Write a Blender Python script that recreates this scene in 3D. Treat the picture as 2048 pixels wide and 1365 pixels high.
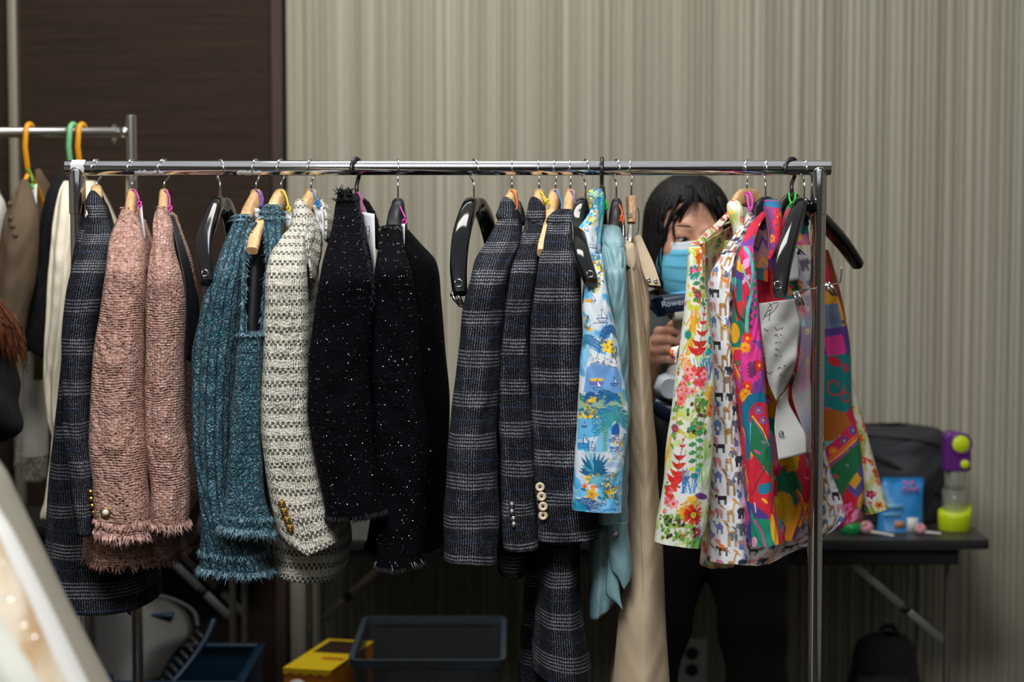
import bpy, bmesh, math, random
import numpy as np
from mathutils import Vector, Matrix
for _o in list(bpy.data.objects): bpy.data.objects.remove(_o)
SC = bpy.context.scene
C = SC.collection
# ---------------------------------------------------------------- camera
CAM_H, PITCH, FPX = 1.525, math.radians(4.0), 4000.0
cam_d = bpy.data.cameras.new('camera'); cam = bpy.data.objects.new('camera', cam_d); C.objects.link(cam)
cam.location = (0, 0, CAM_H); cam.rotation_euler = (math.pi/2 - PITCH, 0, 0)
cam_d.sensor_width = 36.0; cam_d.lens = 36.0*FPX/2048.0; cam_d.clip_start = 0.05
cam_d.dof.use_dof = True; cam_d.dof.focus_distance = 3.47; cam_d.dof.aperture_fstop = 2.8
SC.camera = cam
# ---------------------------------------------------------------- world, lights, exposure
SC.view_settings.view_transform = 'Standard'; SC.view_settings.look = 'None'
SC.view_settings.gamma = 1.0; SC.view_settings.use_curve_mapping = False
SC.view_settings.exposure = 0.0
wd = bpy.data.worlds.new('world'); SC.world = wd; wd.use_nodes = True
wd.node_tree.nodes['Background'].inputs[0].default_value = (0.80, 0.90, 1.0, 1)
wd.node_tree.nodes['Background'].inputs[1].default_value = 0.012
def area_light(name, loc, size, power, col, aim):
    d = bpy.data.lights.new(name, 'AREA'); d.shape = 'RECTANGLE'; d.size, d.size_y = size; d.energy = power; d.color = col
    o = bpy.data.objects.new(name, d); C.objects.link(o); o.location = loc
    o.rotation_euler = (Vector(aim)-Vector(loc)).to_track_quat('-Z', 'Y').to_euler()
    return o
area_light('overhead_fill_light', (0.0, 0.7, 3.17), (5.6, 8.6), 62, (0.95, 0.98, 1.0), (0.0, 0.7, 0.0))  # added broad overhead fill that brightens the chrome; no such fitting known
area_light('ceiling_panel_light', (-0.35, 1.5, 3.02), (1.3, 0.6), 74, (0.96, 0.98, 1.0), (-0.25, 3.0, 0.6))
area_light('ceiling_panel_light', (-0.25, 3.95, 3.05), (1.2, 0.4), 22, (1.0, 0.98, 0.93), (-0.15, 4.6, 0.8))
# ---------------------------------------------------------------- helpers
def W(px, py, Y):
    """point seen at photo pixel (px,py) standing at distance Y"""
    dx = (px-1024.0)/FPX; dy = (682.5-py)/FPX
    c, s = math.cos(PITCH), math.sin(PITCH)
    vy = c + dy*s; vz = -s + dy*c
    t = Y/vy
    return Vector((dx*t, Y, CAM_H + vz*t))
def mpp(Y): return Y/FPX
def hexc(r, g, b, a=1.0):
    f = lambda v: (v/255/12.92) if v/255 <= 0.04045 else ((v/255+0.055)/1.055)**2.4
    return (f(r), f(g), f(b), a)
def mk(name, verts, faces, mat=None, parent=None, smooth=True, uvs=None, cols=None):
    me = bpy.data.meshes.new(name)
    if isinstance(verts, np.ndarray) and isinstance(faces, np.ndarray) and faces.shape[1] == 4:
        nv, nf = len(verts), len(faces)
        me.vertices.add(nv); me.vertices.foreach_set('co', verts.astype(np.float32).ravel())
        me.loops.add(nf*4); me.loops.foreach_set('vertex_index', faces.astype(np.int32).ravel())
        me.polygons.add(nf); me.polygons.foreach_set('loop_start', np.arange(0, nf*4, 4, dtype=np.int32))
        me.polygons.foreach_set('loop_total', np.full(nf, 4, dtype=np.int32))
        me.update(calc_edges=True); me.validate()
    else:
        me.from_pydata([tuple(v) for v in verts], [], [tuple(f) for f in faces]); me.update()
    if uvs is not None:                      # per-vertex uv, in metres
        lay = me.uv_layers.new(name='UVMap')
        li = np.empty(len(me.loops), dtype=np.int32); me.loops.foreach_get('vertex_index', li)
        lay.data.foreach_set('uv', np.asarray(uvs, dtype=np.float32)[li].ravel())
    if cols is not None:
        at = me.color_attributes.new('print', 'FLOAT_COLOR', 'POINT')
        rgba = np.ones((len(me.vertices), 4), dtype=np.float32); rgba[:, :3] = cols
        at.data.foreach_set('color', rgba.ravel())
    if smooth: me.polygons.foreach_set('use_smooth', np.ones(len(me.polygons), dtype=bool))
    if mat is not None: me.materials.append(mat)
    o = bpy.data.objects.new(name, me); C.objects.link(o)
    if parent is not None: o.parent = parent
    return o
def tag(o, label, cat, group=None, kind=None):
    if label: o['label'] = label
    if cat: o['category'] = cat
    if group: o['group'] = group
    if kind: o['kind'] = kind
    return o
def thing(name, label, cat, group=None):
    o = bpy.data.objects.new(name, None); C.objects.link(o); o.empty_display_size = 0.05
    return tag(o, label, cat, group)
def settle(root, loc):
    """put the Empty at the thing's base, keeping its parts where they are"""
    root.location = loc
    for ch in root.children: ch.matrix_parent_inverse = Matrix.Translation(-Vector(loc))
def label(o, text): o['label'] = text; return o

class MB:
    """collects simple shapes into one mesh"""
    def __init__(s): s.v = []; s.f = []
    def add(s, vs, fs):
        n = len(s.v); s.v += [tuple(v) for v in vs]; s.f += [tuple(i+n for i in f) for f in fs]
        return s
    def box(s, c, size, rot=None, bev=0.0):
        bm = bmesh.new(); bmesh.ops.create_cube(bm, size=1.0)
        for v in bm.verts: v.co = Vector((v.co.x*size[0], v.co.y*size[1], v.co.z*size[2]))
        if bev > 0: bmesh.ops.bevel(bm, geom=list(bm.edges), offset=bev, segments=2, affect='EDGES', profile=0.7)
        M = (rot.to_4x4() if rot is not None else Matrix.Identity(4)); M = Matrix.Translation(c) @ M
        bm.verts.index_update()
        s.add([M @ v.co for v in bm.verts], [[v.index for v in f.verts] for f in bm.faces]); bm.free()
        return s
    def tube(s, pts, r, n=10, caps=True, flat=None):
        """tube along pts; r a number or one per point; flat=(axis,scale) squashes the section"""
        pts = [Vector(p) for p in pts]; m = len(pts)
        rs = [r]*m if not hasattr(r, '__len__') else list(r)
        rings = []; up = None
        for i, p in enumerate(pts):
            t = (pts[min(i+1, m-1)]-pts[max(i-1, 0)])
            if t.length < 1e-9: t = Vector((0, 0, 1))
            t.normalize()
            if up is None:
                a = Vector((0, 0, 1)) if abs(t.z) < 0.9 else Vector((1, 0, 0))
                up = (a - t*a.dot(t)).normalized()
            else:
                up = (up - t*up.dot(t))
                up = up.normalized() if up.length > 1e-6 else t.orthogonal().normalized()
            b = t.cross(up)
            ring = []
            for k in range(n):
                q = up*math.cos(2*math.pi*k/n)*rs[i] + b*math.sin(2*math.pi*k/n)*rs[i]
                if flat: q = q - Vector(flat[0])*q.dot(Vector(flat[0]))*(1-flat[1])
                ring.append(p+q)
            rings.append(ring)
        vs = [q for ring in rings for q in ring]; fs = []
        for i in range(m-1):
            for k in range(n):
                fs.append((i*n+k, i*n+(k+1) % n, (i+1)*n+(k+1) % n, (i+1)*n+k))
        if caps: fs.append(tuple(range(n))[::-1]); fs.append(tuple((m-1)*n+k for k in range(n)))
        return s.add(vs, fs)
    def lathe(s, prof, n=24, c=(0, 0, 0), rot=None):
        """prof: (r, z) pairs about z"""
        vs = []; fs = []; c = Vector(c)
        for r, z in prof:
            for k in range(n):
                q = Vector((r*math.cos(2*math.pi*k/n), r*math.sin(2*math.pi*k/n), z))
                if rot is not None: q = rot @ q
                vs.append(c+q)
        m = len(prof)
        for i in range(m-1):
            for k in range(n):
                fs.append((i*n+k, i*n+(k+1) % n, (i+1)*n+(k+1) % n, (i+1)*n+k))
        fs.append(tuple(range(n))[::-1]); fs.append(tuple((m-1)*n+k for k in range(n)))
        return s.add(vs, fs)
    def build(s, name, mat, parent=None, smooth=True): return mk(name, s.v, s.f, mat, parent, smooth)
def autosmooth(o, deg=35):
    me = o.data; bm = bmesh.new(); bm.from_mesh(me); lim = math.radians(deg)
    for e in bm.edges:
        if len(e.link_faces) == 2 and e.calc_face_angle(0) > lim: e.smooth = False
    bm.to_mesh(me); bm.free(); return o

def cr(keys, ts):
    """Catmull-Rom through keys [(t, a, b, ...)] sampled at ts (monotone-ish, numpy)"""
    K = np.array(keys, dtype=float); t = K[:, 0]; out = np.zeros((len(ts), K.shape[1]-1))
    m = np.zeros_like(K[:, 1:])
    for i in range(len(K)):
        a, b = max(i-1, 0), min(i+1, len(K)-1)
        m[i] = (K[b, 1:]-K[a, 1:])/max(t[b]-t[a], 1e-9)
    idx = np.clip(np.searchsorted(t, ts, side='right')-1, 0, len(t)-2)
    h = (t[idx+1]-t[idx]); u = np.clip((ts-t[idx])/h, 0, 1)
    u_ = u[:, None]; h_ = h[:, None]
    out = ((2*u_**3-3*u_**2+1)*K[idx, 1:] + (u_**3-2*u_**2+u_)*h_*m[idx] + (-2*u_**3+3*u_**2)*K[idx+1, 1:] + (u_**3-u_**2)*h_*m[idx+1])
    return out
def noise1(x, seed):
    r = np.random.RandomState(seed); ph = r.rand(6)*6.28; fr = r.rand(6)*1.5+0.5
    return sum(np.sin(x*f+p) for f, p in zip(fr, ph))/2.4

def loft(name, rows, mat, parent, Y=3.42, ry=0.05, seg=48, step=6, fold=0.0, nf=3, wr=0.0, seed=1, p=2.4, close=True,
         fringe=0, paint=None, dense=False, ubase=0.0, smooth_caps=True, solid=0.0, ragged=0.0, hem=None):
    """A hollow cloth form from traced rows (py, xl, xr[, Y[, ry]]): an oval section with folds at every height.
    uv runs in metres: u around (0 at the middle of the side to the camera), v down."""
    rows = [tuple(r)+(Y, ry)[len(r)-3:] if len(r) < 5 else tuple(r) for r in rows]
    y0, y1 = rows[0][0], rows[-1][0]
    n = max(8, int((y1-y0)/step)); ts = np.linspace(y0, y1, n+1)
    R = cr(rows, ts)
    xl, xr, YY, RY = R.T
    if dense:   # many columns on the outer half that carries the print
        a = np.concatenate([np.linspace(-math.pi*0.62, math.pi*0.62, int(seg*0.8), endpoint=False), np.linspace(math.pi*0.62, math.pi*1.38, seg-int(seg*0.8), endpoint=False)])
    else:
        a = np.linspace(-math.pi, math.pi, seg, endpoint=False)
    # a = 0 faces the camera
    sx = np.sign(np.sin(a))*np.abs(np.sin(a))**(2/p); sy = -np.sign(np.cos(a))*np.abs(np.cos(a))**(2/p)
    t01 = np.linspace(0, 1, n+1)[:, None]
    hw = np.maximum((xr-xl)/2, 0.5)[:, None]; xc = ((xl+xr)/2)[:, None]
    PX = xc + hw*sx[None, :]
    D = YY[:, None] + RY[:, None]*sy[None, :]
    vv = ts[:, None]
    if fold > 0:
        w = np.sin(nf*a[None, :] + seed + noise1(vv/170.0, seed)*0.9)*np.minimum(1, t01*2.2+0.15) + 0.5*np.sin((nf*2+1)*a[None, :]+seed*2+noise1(vv/120.0, seed+5)*1.2)
        D = D + fold*w*np.abs(np.cos(a))[None, :]
    if wr > 0:
        D = D + wr*(noise1(vv/23.0+2.0*np.sin(a*2+seed)[None, :], seed+9)+0.6*noise1(vv/11.0-3*np.cos(a*3)[None, :], seed+3))*np.abs(np.cos(a))[None, :]
        PX = PX + (wr/mpp(3.4))*0.6*noise1(vv/31.0, seed+21)*np.sign(sx)[None, :]*np.abs(sx)[None, :]
    VY = np.repeat(ts[:, None], len(a), 1)
    if hem is not None:   # hem(k) in photo pixels added at the bottom, blending up
        VY = VY + np.interp((sx+1)/2, [0, 0.5, 1], hem)[None, :]*np.clip((t01-0.75)/0.25, 0, 1)**1.5
    if ragged > 0: VY[-1] += np.random.RandomState(seed).uniform(-ragged, ragged, len(a))
    dx = (PX-1024)/FPX; dy = (682.5-VY)/FPX; c, s = math.cos(PITCH), math.sin(PITCH)
    # height is fixed by the middle of the form, so every row is level all the way round
    vy = c+dy*s; vz = -s+dy*c
    YM = YY[:, None]
    Z = CAM_H + vz*YM/vy
    X = dx*YM/vy
    P = np.stack([X, D, Z], -1)
    m = len(a)
    seglen = np.linalg.norm(np.roll(P, -1, 1)-P, axis=2)
    i0 = int(np.argmin(np.abs(a)))
    cum = np.concatenate([np.zeros((n+1, 1)), np.cumsum(seglen, 1)[:, :-1]], 1); U = cum - cum[:, i0:i0+1]
    # the column behind wraps: keep u continuous on the front
    dv = np.linalg.norm(np.diff(P, axis=0), axis=2).mean(1); V = np.repeat(np.concatenate([[0], np.cumsum(dv)])[:, None], m, 1)
    idx = np.arange((n+1)*m).reshape(n+1, m)
    q = np.stack([idx[:-1], idx[1:], np.roll(idx, -1, 1)[1:], np.roll(idx, -1, 1)[:-1]], -1).reshape(-1, 4)
    verts = P.reshape(-1, 3); uv = np.stack([U+ubase, V], -1).reshape(-1, 2)
    cols = None
    if paint is not None: cols = paint(U/mpp(float(YY.mean())), V/V.max()*(y1-y0), ts)
    o = mk(name, verts, q, mat, parent, True, uv, None if cols is None else cols.reshape(-1, 3))
    if solid > 0:
        md = o.modifiers.new('cloth', 'SOLIDIFY'); md.thickness = solid; md.offset = -1
    o['_rim'] = 0
    del o['_rim']
    return o, P

def strip(name, rows, mat, parent, thick=0.002, nu=8, step=8, bulge=0.0, paint=None, curl=0.0, seed=0):
    """A sheet between two traced edges: rows of (xl,yl,Yl, xr,yr,Yr)."""
    K = [(i,)+tuple(r) for i, r in enumerate(rows)]
    L = sum(math.hypot(rows[i+1][0]-rows[i][0], rows[i+1][1]-rows[i][1]) for i in range(len(rows)-1))
    n = max(2*(len(rows)-1), int(L/step)); ts = np.linspace(0, len(rows)-1, n+1)
    R = cr(K, ts) if len(rows) > 2 else np.array([np.array(rows[0])*(1-t)+np.array(rows[1])*t for t in np.linspace(0, 1, n+1)])
    P = np.zeros((n+1, nu+1, 3))
    for i in range(n+1):
        A = np.array(W(*R[i, :3])); B = np.array(W(*R[i, 3:]))
        for j in range(nu+1):
            t = j/nu; q = A*(1-t)+B*t
            q[1] -= bulge*math.sin(math.pi*t) + curl*math.sin(3.0*t*math.pi+i*0.5+seed)
            P[i, j] = q
    U = np.concatenate([np.zeros((n+1, 1)), np.cumsum(np.linalg.norm(np.diff(P, axis=1), axis=2), 1)], 1)
    V = np.repeat(np.concatenate([[0], np.cumsum(np.linalg.norm(np.diff(P, axis=0), axis=2).mean(1))])[:, None], nu+1, 1)
    idx = np.arange((n+1)*(nu+1)).reshape(n+1, nu+1)
    q = np.stack([idx[:-1, :-1], idx[1:, :-1], idx[1:, 1:], idx[:-1, 1:]], -1).reshape(-1, 4)
    cols = None
    if paint is not None: cols = paint(U/mpp(3.4)-U.max()/mpp(3.4)/2, V/mpp(3.4), None).reshape(-1, 3)
    o = mk(name, P.reshape(-1, 3), q, mat, parent, True, np.stack([U, V], -1).reshape(-1, 2), cols)
    if thick > 0:
        md = o.modifiers.new('cloth', 'SOLIDIFY'); md.thickness = thick; md.offset = 0
    return o
def pxtube(pts, r, n=10, sub=6):
    """smooth tube path through (px,py,Y) points -> world points"""
    K = np.array([(i,)+tuple(p) for i, p in enumerate(pts)], dtype=float)
    if len(pts) == 2: return [W(*p) for p in pts]
    R = cr(K, np.linspace(0, len(pts)-1, (len(pts)-1)*sub+1))
    return [W(*q) for q in R]
# ---------------------------------------------------------------- materials
class NT:
    def __init__(s, name):
        s.m = bpy.data.materials.new(name); s.m.use_nodes = True; s.t = s.m.node_tree
        s.b = s.t.nodes['Principled BSDF']; s.n = s.t.nodes; s.l = s.t.links
    def put(s, sock, v):
        if v is None: return
        if hasattr(v, 'is_output'): s.l.new(v, sock)
        elif isinstance(v, (tuple, list)) and sock.type == 'RGBA' and len(v) == 3: sock.default_value = tuple(v)+(1,)
        else: sock.default_value = v
    def math(s, op, a, b=None, c=None, clamp=False):
        nd = s.n.new('ShaderNodeMath'); nd.operation = op; nd.use_clamp = clamp
        for i, v in enumerate((a, b, c)):
            if v is not None: s.put(nd.inputs[i], v)
        return nd.outputs[0]
    def mul(s, a, b): return s.math('MULTIPLY', a, b)
    def add(s, a, b): return s.math('ADD', a, b)
    def sub(s, a, b): return s.math('SUBTRACT', a, b)
    def fract(s, a): return s.math('FRACT', a)
    def sstep(s, a, lo, hi, o0=0.0, o1=1.0):
        nd = s.n.new('ShaderNodeMapRange'); nd.interpolation_type = 'SMOOTHSTEP'
        s.put(nd.inputs[0], a); nd.inputs[1].default_value = lo; nd.inputs[2].default_value = hi
        nd.inputs[3].default_value = o0; nd.inputs[4].default_value = o1
        return nd.outputs[0]
    def gt(s, a, b): return s.math('GREATER_THAN', a, b)
    def lt(s, a, b): return s.math('LESS_THAN', a, b)
    def sin(s, a, period): return s.math('SINE', s.mul(a, 2*math.pi/period))
    def mix(s, f, a, b, mode='MIX'):
        nd = s.n.new('ShaderNodeMix'); nd.data_type = 'RGBA'; nd.blend_type = mode
        s.put(nd.inputs[0], f); s.put(nd.inputs[6], a); s.put(nd.inputs[7], b)
        return nd.outputs[2]
    def coords(s, kind='UV'):
        return s.n.new('ShaderNodeTexCoord').outputs[kind]
    def sep(s, v):
        nd = s.n.new('ShaderNodeSeparateXYZ'); s.l.new(v, nd.inputs[0]); return nd.outputs
    def comb(s, x, y, z=0.0):
        nd = s.n.new('ShaderNodeCombineXYZ'); s.put(nd.inputs[0], x); s.put(nd.inputs[1], y); s.put(nd.inputs[2], z); return nd.outputs[0]
    def noise(s, vec, scale=5.0, detail=2.0, rough=0.5, out=0):
        nd = s.n.new('ShaderNodeTexNoise'); s.put(nd.inputs['Vector'], vec); nd.inputs['Scale'].default_value = scale
        nd.inputs['Detail'].default_value = detail; nd.inputs['Roughness'].default_value = rough
        return nd.outputs[out]
    def voro(s, vec, scale, out=0, rnd=1.0):
        nd = s.n.new('ShaderNodeTexVoronoi'); s.put(nd.inputs['Vector'], vec); nd.inputs['Scale'].default_value = scale
        nd.inputs['Randomness'].default_value = rnd
        return nd.outputs[out]
    def scaled(s, vec, x, y, z=1.0):
        nd = s.n.new('ShaderNodeVectorMath'); nd.operation = 'MULTIPLY'; s.l.new(vec, nd.inputs[0]); nd.inputs[1].default_value = (x, y, z); return nd.outputs[0]
    def bump(s, h, strength=0.4, dist=0.002):
        nd = s.n.new('ShaderNodeBump'); nd.inputs['Strength'].default_value = strength; nd.inputs['Distance'].default_value = dist
        s.l.new(h, nd.inputs['Height']); s.l.new(nd.outputs[0], s.b.inputs['Normal'])
    def fin(s, color=None, rough=0.9, metal=0.0, spec=None, sheen=0.0, **k):
        s.put(s.b.inputs['Base Color'], color); s.put(s.b.inputs['Roughness'], rough); s.b.inputs['Metallic'].default_value = metal
        if spec is not None: s.b.inputs['Specular IOR Level'].default_value = spec
        if sheen: s.b.inputs['Sheen Weight'].default_value = sheen
        for kk, v in k.items(): s.put(s.b.inputs[kk.replace('_', ' ')], v)
        return s.m
def plain(name, col, rough=0.6, metal=0.0, bump=0.0, bscale=300.0, vary=0.0, **k):
    t = NT(name); ob = t.coords('Object'); c = col
    nz = t.noise(ob, bscale, 3.0)
    if vary > 0:
        big = t.noise(ob, bscale*0.15, 4.0)
        c = t.mix(t.sstep(big, 0.3, 0.7), tuple(v*(1-vary) for v in col[:3]), tuple(min(1, v*(1+vary)) for v in col[:3]))
    if bump > 0: t.bump(nz, bump, 0.001)
    r = t.math('MULTIPLY_ADD', nz, 0.10, rough-0.05)
    return t.fin(c, r, metal, **k)
M = {}
def chrome(name, col=(0.90, 0.91, 0.93), rough=0.08):
    t = NT(name); ob = t.coords('Object')
    sm = t.noise(t.scaled(ob, 3, 40, 40), 8.0, 4.0)
    return t.fin(t.mix(t.sstep(sm, 0.35, 0.75), col, tuple(v*0.82 for v in col)), t.math('MULTIPLY_ADD', sm, 0.10, rough-0.03), 1.0)
M['chrome'] = chrome('chrome'); M['steel'] = chrome('brushed_steel', (0.55, 0.54, 0.51), 0.28)
M['wire'] = chrome('hook_wire', (0.75, 0.75, 0.76), 0.12)
def wood(name, a, b, scale=1.0, axis=(6, 6, 60), rough=0.45):
    t = NT(name); ob = t.coords('Object')
    w = t.noise(t.scaled(ob, axis[0]*scale, axis[1]*scale, axis[2]*scale), 3.0, 5.0, 0.6)
    fine = t.noise(t.scaled(ob, axis[0]*8*scale, axis[1]*8*scale, axis[2]*4*scale), 3.0, 3.0)
    c = t.mix(t.sstep(w, 0.3, 0.7), a, b); c = t.mix(t.mul(t.sstep(fine, 0.5, 0.8), 0.35), c, tuple(v*0.6 for v in b[:3]))
    t.bump(fine, 0.12, 0.0006)
    return t.fin(c, rough)
M['beech'] = wood('beech', hexc(228, 190, 138), hexc(206, 160, 104), 2.0, (30, 4, 30))
M['beechblock'] = wood('beech_block', hexc(215, 175, 135), hexc(178, 130, 92), 3.0, (30, 4, 14))
M['doorwood'] = wood('dark_walnut_veneer', hexc(58, 44, 35), hexc(47, 35, 28), 0.35, (3, 40, 60), 0.75); M['doorwood'].node_tree.nodes['Principled BSDF'].inputs['Specular IOR Level'].default_value = 0.15
M['jambwood'] = wood('dark_jamb_wood', hexc(74, 54, 44), hexc(60, 43, 35), 0.4, (40, 40, 3), 0.75)
M['gloss'] = plain('glossy_black_lacquer', (0.004, 0.004, 0.005), 0.08, spec=0.45)
M['velvetblack'] = plain('black_soft_plastic', (0.018, 0.018, 0.020), 0.38, bump=0.1)
M['blackplastic'] = plain('black_plastic', (0.012, 0.012, 0.013), 0.30)
M['blackcloth'] = plain('black_cloth', (0.010, 0.010, 0.012), 0.95, bump=0.4, bscale=600)
M['blacksatin'] = plain('black_satin', (0.008, 0.008, 0.010), 0.45, bump=0.1)
M['pole_brass'] = plain('gold_metal', hexc(205, 160, 85), 0.28, 1.0, bump=0.2)
M['silver'] = plain('silver_metal', hexc(190, 188, 182), 0.3, 1.0, bump=0.2)
M['pearl'] = plain('pearl', hexc(232, 228, 214), 0.22, Coat_Weight=0.4)
M['ivory'] = plain('ivory_button', hexc(226, 205, 172), 0.32)
M['paper'] = plain('paper', hexc(226, 226, 226), 0.8, bump=0.05)
M['ink'] = plain('ink', hexc(48, 50, 66), 0.7)
M['tape'] = plain('tape_residue', hexc(212, 212, 212), 0.75, bump=0.4, bscale=250)
def cordm(n, c): M[n] = plain(n, c, 0.45)
cordm('magenta', hexc(214, 60, 170)); cordm('purple', hexc(112, 66, 172)); cordm('yellow', hexc(236, 208, 40)); cordm('blue', hexc(46, 132, 206))
cordm('orange', hexc(238, 100, 36)); cordm('green', hexc(50, 200, 60)); cordm('violet', hexc(128, 92, 190))
M['hgorange'] = plain('orange_plastic', hexc(240, 160, 20), 0.35); M['hggreen'] = plain('mint_plastic', hexc(122, 196, 138), 0.35)

def plaid(name, off=(0, 0), sc=1.0, light=1.0):
    t = NT(name); uv = t.coords('UV'); wob = t.noise(uv, 14.0, 2.0)
    x, y, _ = t.sep(uv)
    v = t.add(t.add(y, t.mul(wob, 0.006)), off[1]); u = t.add(t.add(x, t.mul(wob, 0.004)), off[0])
    PV, PU = 0.0705*sc, 0.078*sc
    fv = t.fract(t.mul(v, 1/PV)); fu = t.fract(t.mul(u, 1/PU))
    bv = t.mul(t.sstep(fv, 0.02, 0.06), t.sstep(fv, 0.42, 0.46, 1, 0)); bu = t.mul(t.sstep(fu, 0.05, 0.10), t.sstep(fu, 0.50, 0.55, 1, 0))
    lv = t.sstep(t.sin(v, 0.0062), -0.1, 0.6); lu = t.sstep(t.sin(u, 0.0044), -0.2, 0.7)
    yarn = t.noise(t.scaled(uv, 900, 420, 1), 1.0, 1.0); yarn2 = t.noise(t.scaled(uv, 420, 1000, 1), 1.0, 1.0)
    sp = t.sstep(yarn, 0.48, 0.62); sp2 = t.sstep(yarn2, 0.47, 0.62)
    cloud = t.sstep(t.noise(uv, 30.0, 3.0), 0.35, 0.65, 0.6, 1.0)
    hl = t.mul(t.mul(bv, lv), t.add(t.mul(sp2, 0.95), 0.08)); vl = t.mul(t.mul(t.add(t.mul(bu, 0.55), 0.45), lu), t.add(t.mul(sp, 0.9), 0.05))
    amt = t.mul(t.math('ADD', t.mul(hl, 0.64), t.mul(vl, 0.50), clamp=True), cloud)
    base = t.mix(t.sstep(t.noise(uv, 55.0, 3.0), 0.40, 0.62), hexc(12, 13, 17), hexc(18, 21, 32))
    fb = t.fract(t.add(t.mul(v, 1/PV), 0.26)); blue = t.mul(t.mul(t.sstep(fb, 0.955, 0.975), t.sstep(yarn2, 0.35, 0.6)), 0.8)
    base = t.mix(blue, base, hexc(36, 50, 82))
    col = t.mix(amt, base, tuple(c*light for c in hexc(206, 208, 216)[:3])+(1,))
    h = t.add(t.add(yarn, yarn2), t.mul(t.sin(v, 0.0031), 0.25))
    t.bump(h, 0.55, 0.0016)
    return t.fin(col, 0.95, spec=0.12)
M['plaid1'] = plaid('navy_plaid_wool', (0.01, 0.03), 1.0, 0.85); M['plaid2'] = plaid('charcoal_plaid_wool', (0.03, 0.012)); M['plaid3'] = plaid('charcoal_plaid_wool_b', (0.055, 0.035)); M['plaid4'] = plaid('charcoal_plaid_wool_c', (0.0, 0.05)); M['plaid5'] = plaid('charcoal_plaid_trouser', (0.02, 0.0), 1.05, 0.9)

def pink(name, off):
    t = NT(name); uv = t.coords('UV'); x, y, _ = t.sep(uv)
    wob = t.noise(uv, 22.0, 2.0); v = t.add(y, t.mul(wob, 0.010)); u = t.add(x, off)
    rows = t.sin(v, 0.0044); vec = t.comb(t.mul(u, 190), t.mul(v, 300), off*10)
    slub = t.noise(vec, 1.0, 2.0)                       # stretched along the weft
    vec2 = t.comb(t.mul(u, 150), t.mul(v, 235), off*7+3)
    cell = t.voro(vec2, 1.0, 0, 0.55); cc = t.voro(vec2, 1.0, 1, 0.55)
    ccs = t.sep(cc)
    base = t.mix(t.sstep(ccs[0], 0.2, 0.9), hexc(206, 164, 148), hexc(168, 124, 108))
    base = t.mix(t.sstep(t.noise(uv, 9, 3), 0.35, 0.7, 0, 0.35), base, hexc(196, 152, 148))
    gap = t.mul(t.sstep(rows, -0.95, -0.35, 1, 0), t.sstep(slub, 0.46, 0.62))
    band = t.sstep(t.noise(t.comb(0.0, t.mul(v, 48), off), 1.0, 2.0), 0.42, 0.64, 0.35, 0.95)
    col = t.mix(t.mul(gap, band), base, hexc(62, 44, 36))
    dash = t.mul(t.gt(ccs[1], 0.93), t.sstep(cell, 0.25, 0.5, 1, 0)); col = t.mix(dash, col, hexc(30, 24, 26))
    whit = t.mul(t.gt(ccs[2], 0.955), t.sstep(cell, 0.2, 0.4, 1, 0)); col = t.mix(whit, col, hexc(226, 220, 226))
    ed = t.sstep(cell, 0.45, 0.85); col = t.mix(t.mul(ed, 0.75), col, hexc(96, 64, 48))
    h = t.add(t.mul(t.sub(1.0, cell), 1.6), t.mul(t.mul(rows, slub), 0.25)); t.bump(h, 0.8, 0.003)
    return t.fin(col, 0.95, sheen=0.08, spec=0.15)
M['pink1'] = pink('pink_tweed', 0.0); M['pink2'] = pink('pink_tweed_b', 0.37)

def teal(name, vert, off):
    t = NT(name); uv = t.coords('UV'); x, y, _ = t.sep(uv)
    wob = t.noise(uv, 30.0, 2.0)
    a = t.add(x if vert else y, t.mul(wob, 0.006)); ribs = t.sin(a, 0.0165 if vert else 0.0125)
    vec = t.comb(t.mul(x, 430), t.mul(y, 340), off); cell = t.voro(vec, 1.0); ccs = t.sep(t.voro(vec, 1.0, 1))
    base = t.mix(ccs[0], hexc(36, 70, 84), hexc(52, 90, 104))
    base = t.mix(t.sstep(ccs[1], 0.62, 0.95), base, hexc(118, 150, 160))
    base = t.mix(t.mul(t.gt(ccs[2], 0.975), 0.7), base, hexc(190, 206, 214))
    col = t.mix(t.sstep(ribs, -0.98, -0.62, 0.85 if vert else 0.35, 0), base, hexc(12, 40, 56))
    col = t.mix(t.mul(t.sstep(cell, 0.45, 0.9), 0.6), col, hexc(16, 46, 60))
    tin = t.gt(t.sep(t.voro(t.scaled(uv, 420, 620), 1.0, 1))[1], 0.991); col = t.mix(tin, col, hexc(40, 190, 196))
    h = t.add(t.mul(t.sub(1.0, cell), 1.2), t.mul(t.sstep(ribs, -1, -0.4), 1.0 if vert else 0.3)); t.bump(h, 0.9, 0.003)
    return t.fin(col, 0.9, sheen=0.05, spec=0.2)
M['teal1'] = teal('teal_tweed_ribbed', True, 0.0); M['teal2'] = teal('teal_tweed_weft', False, 5.0)

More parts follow.
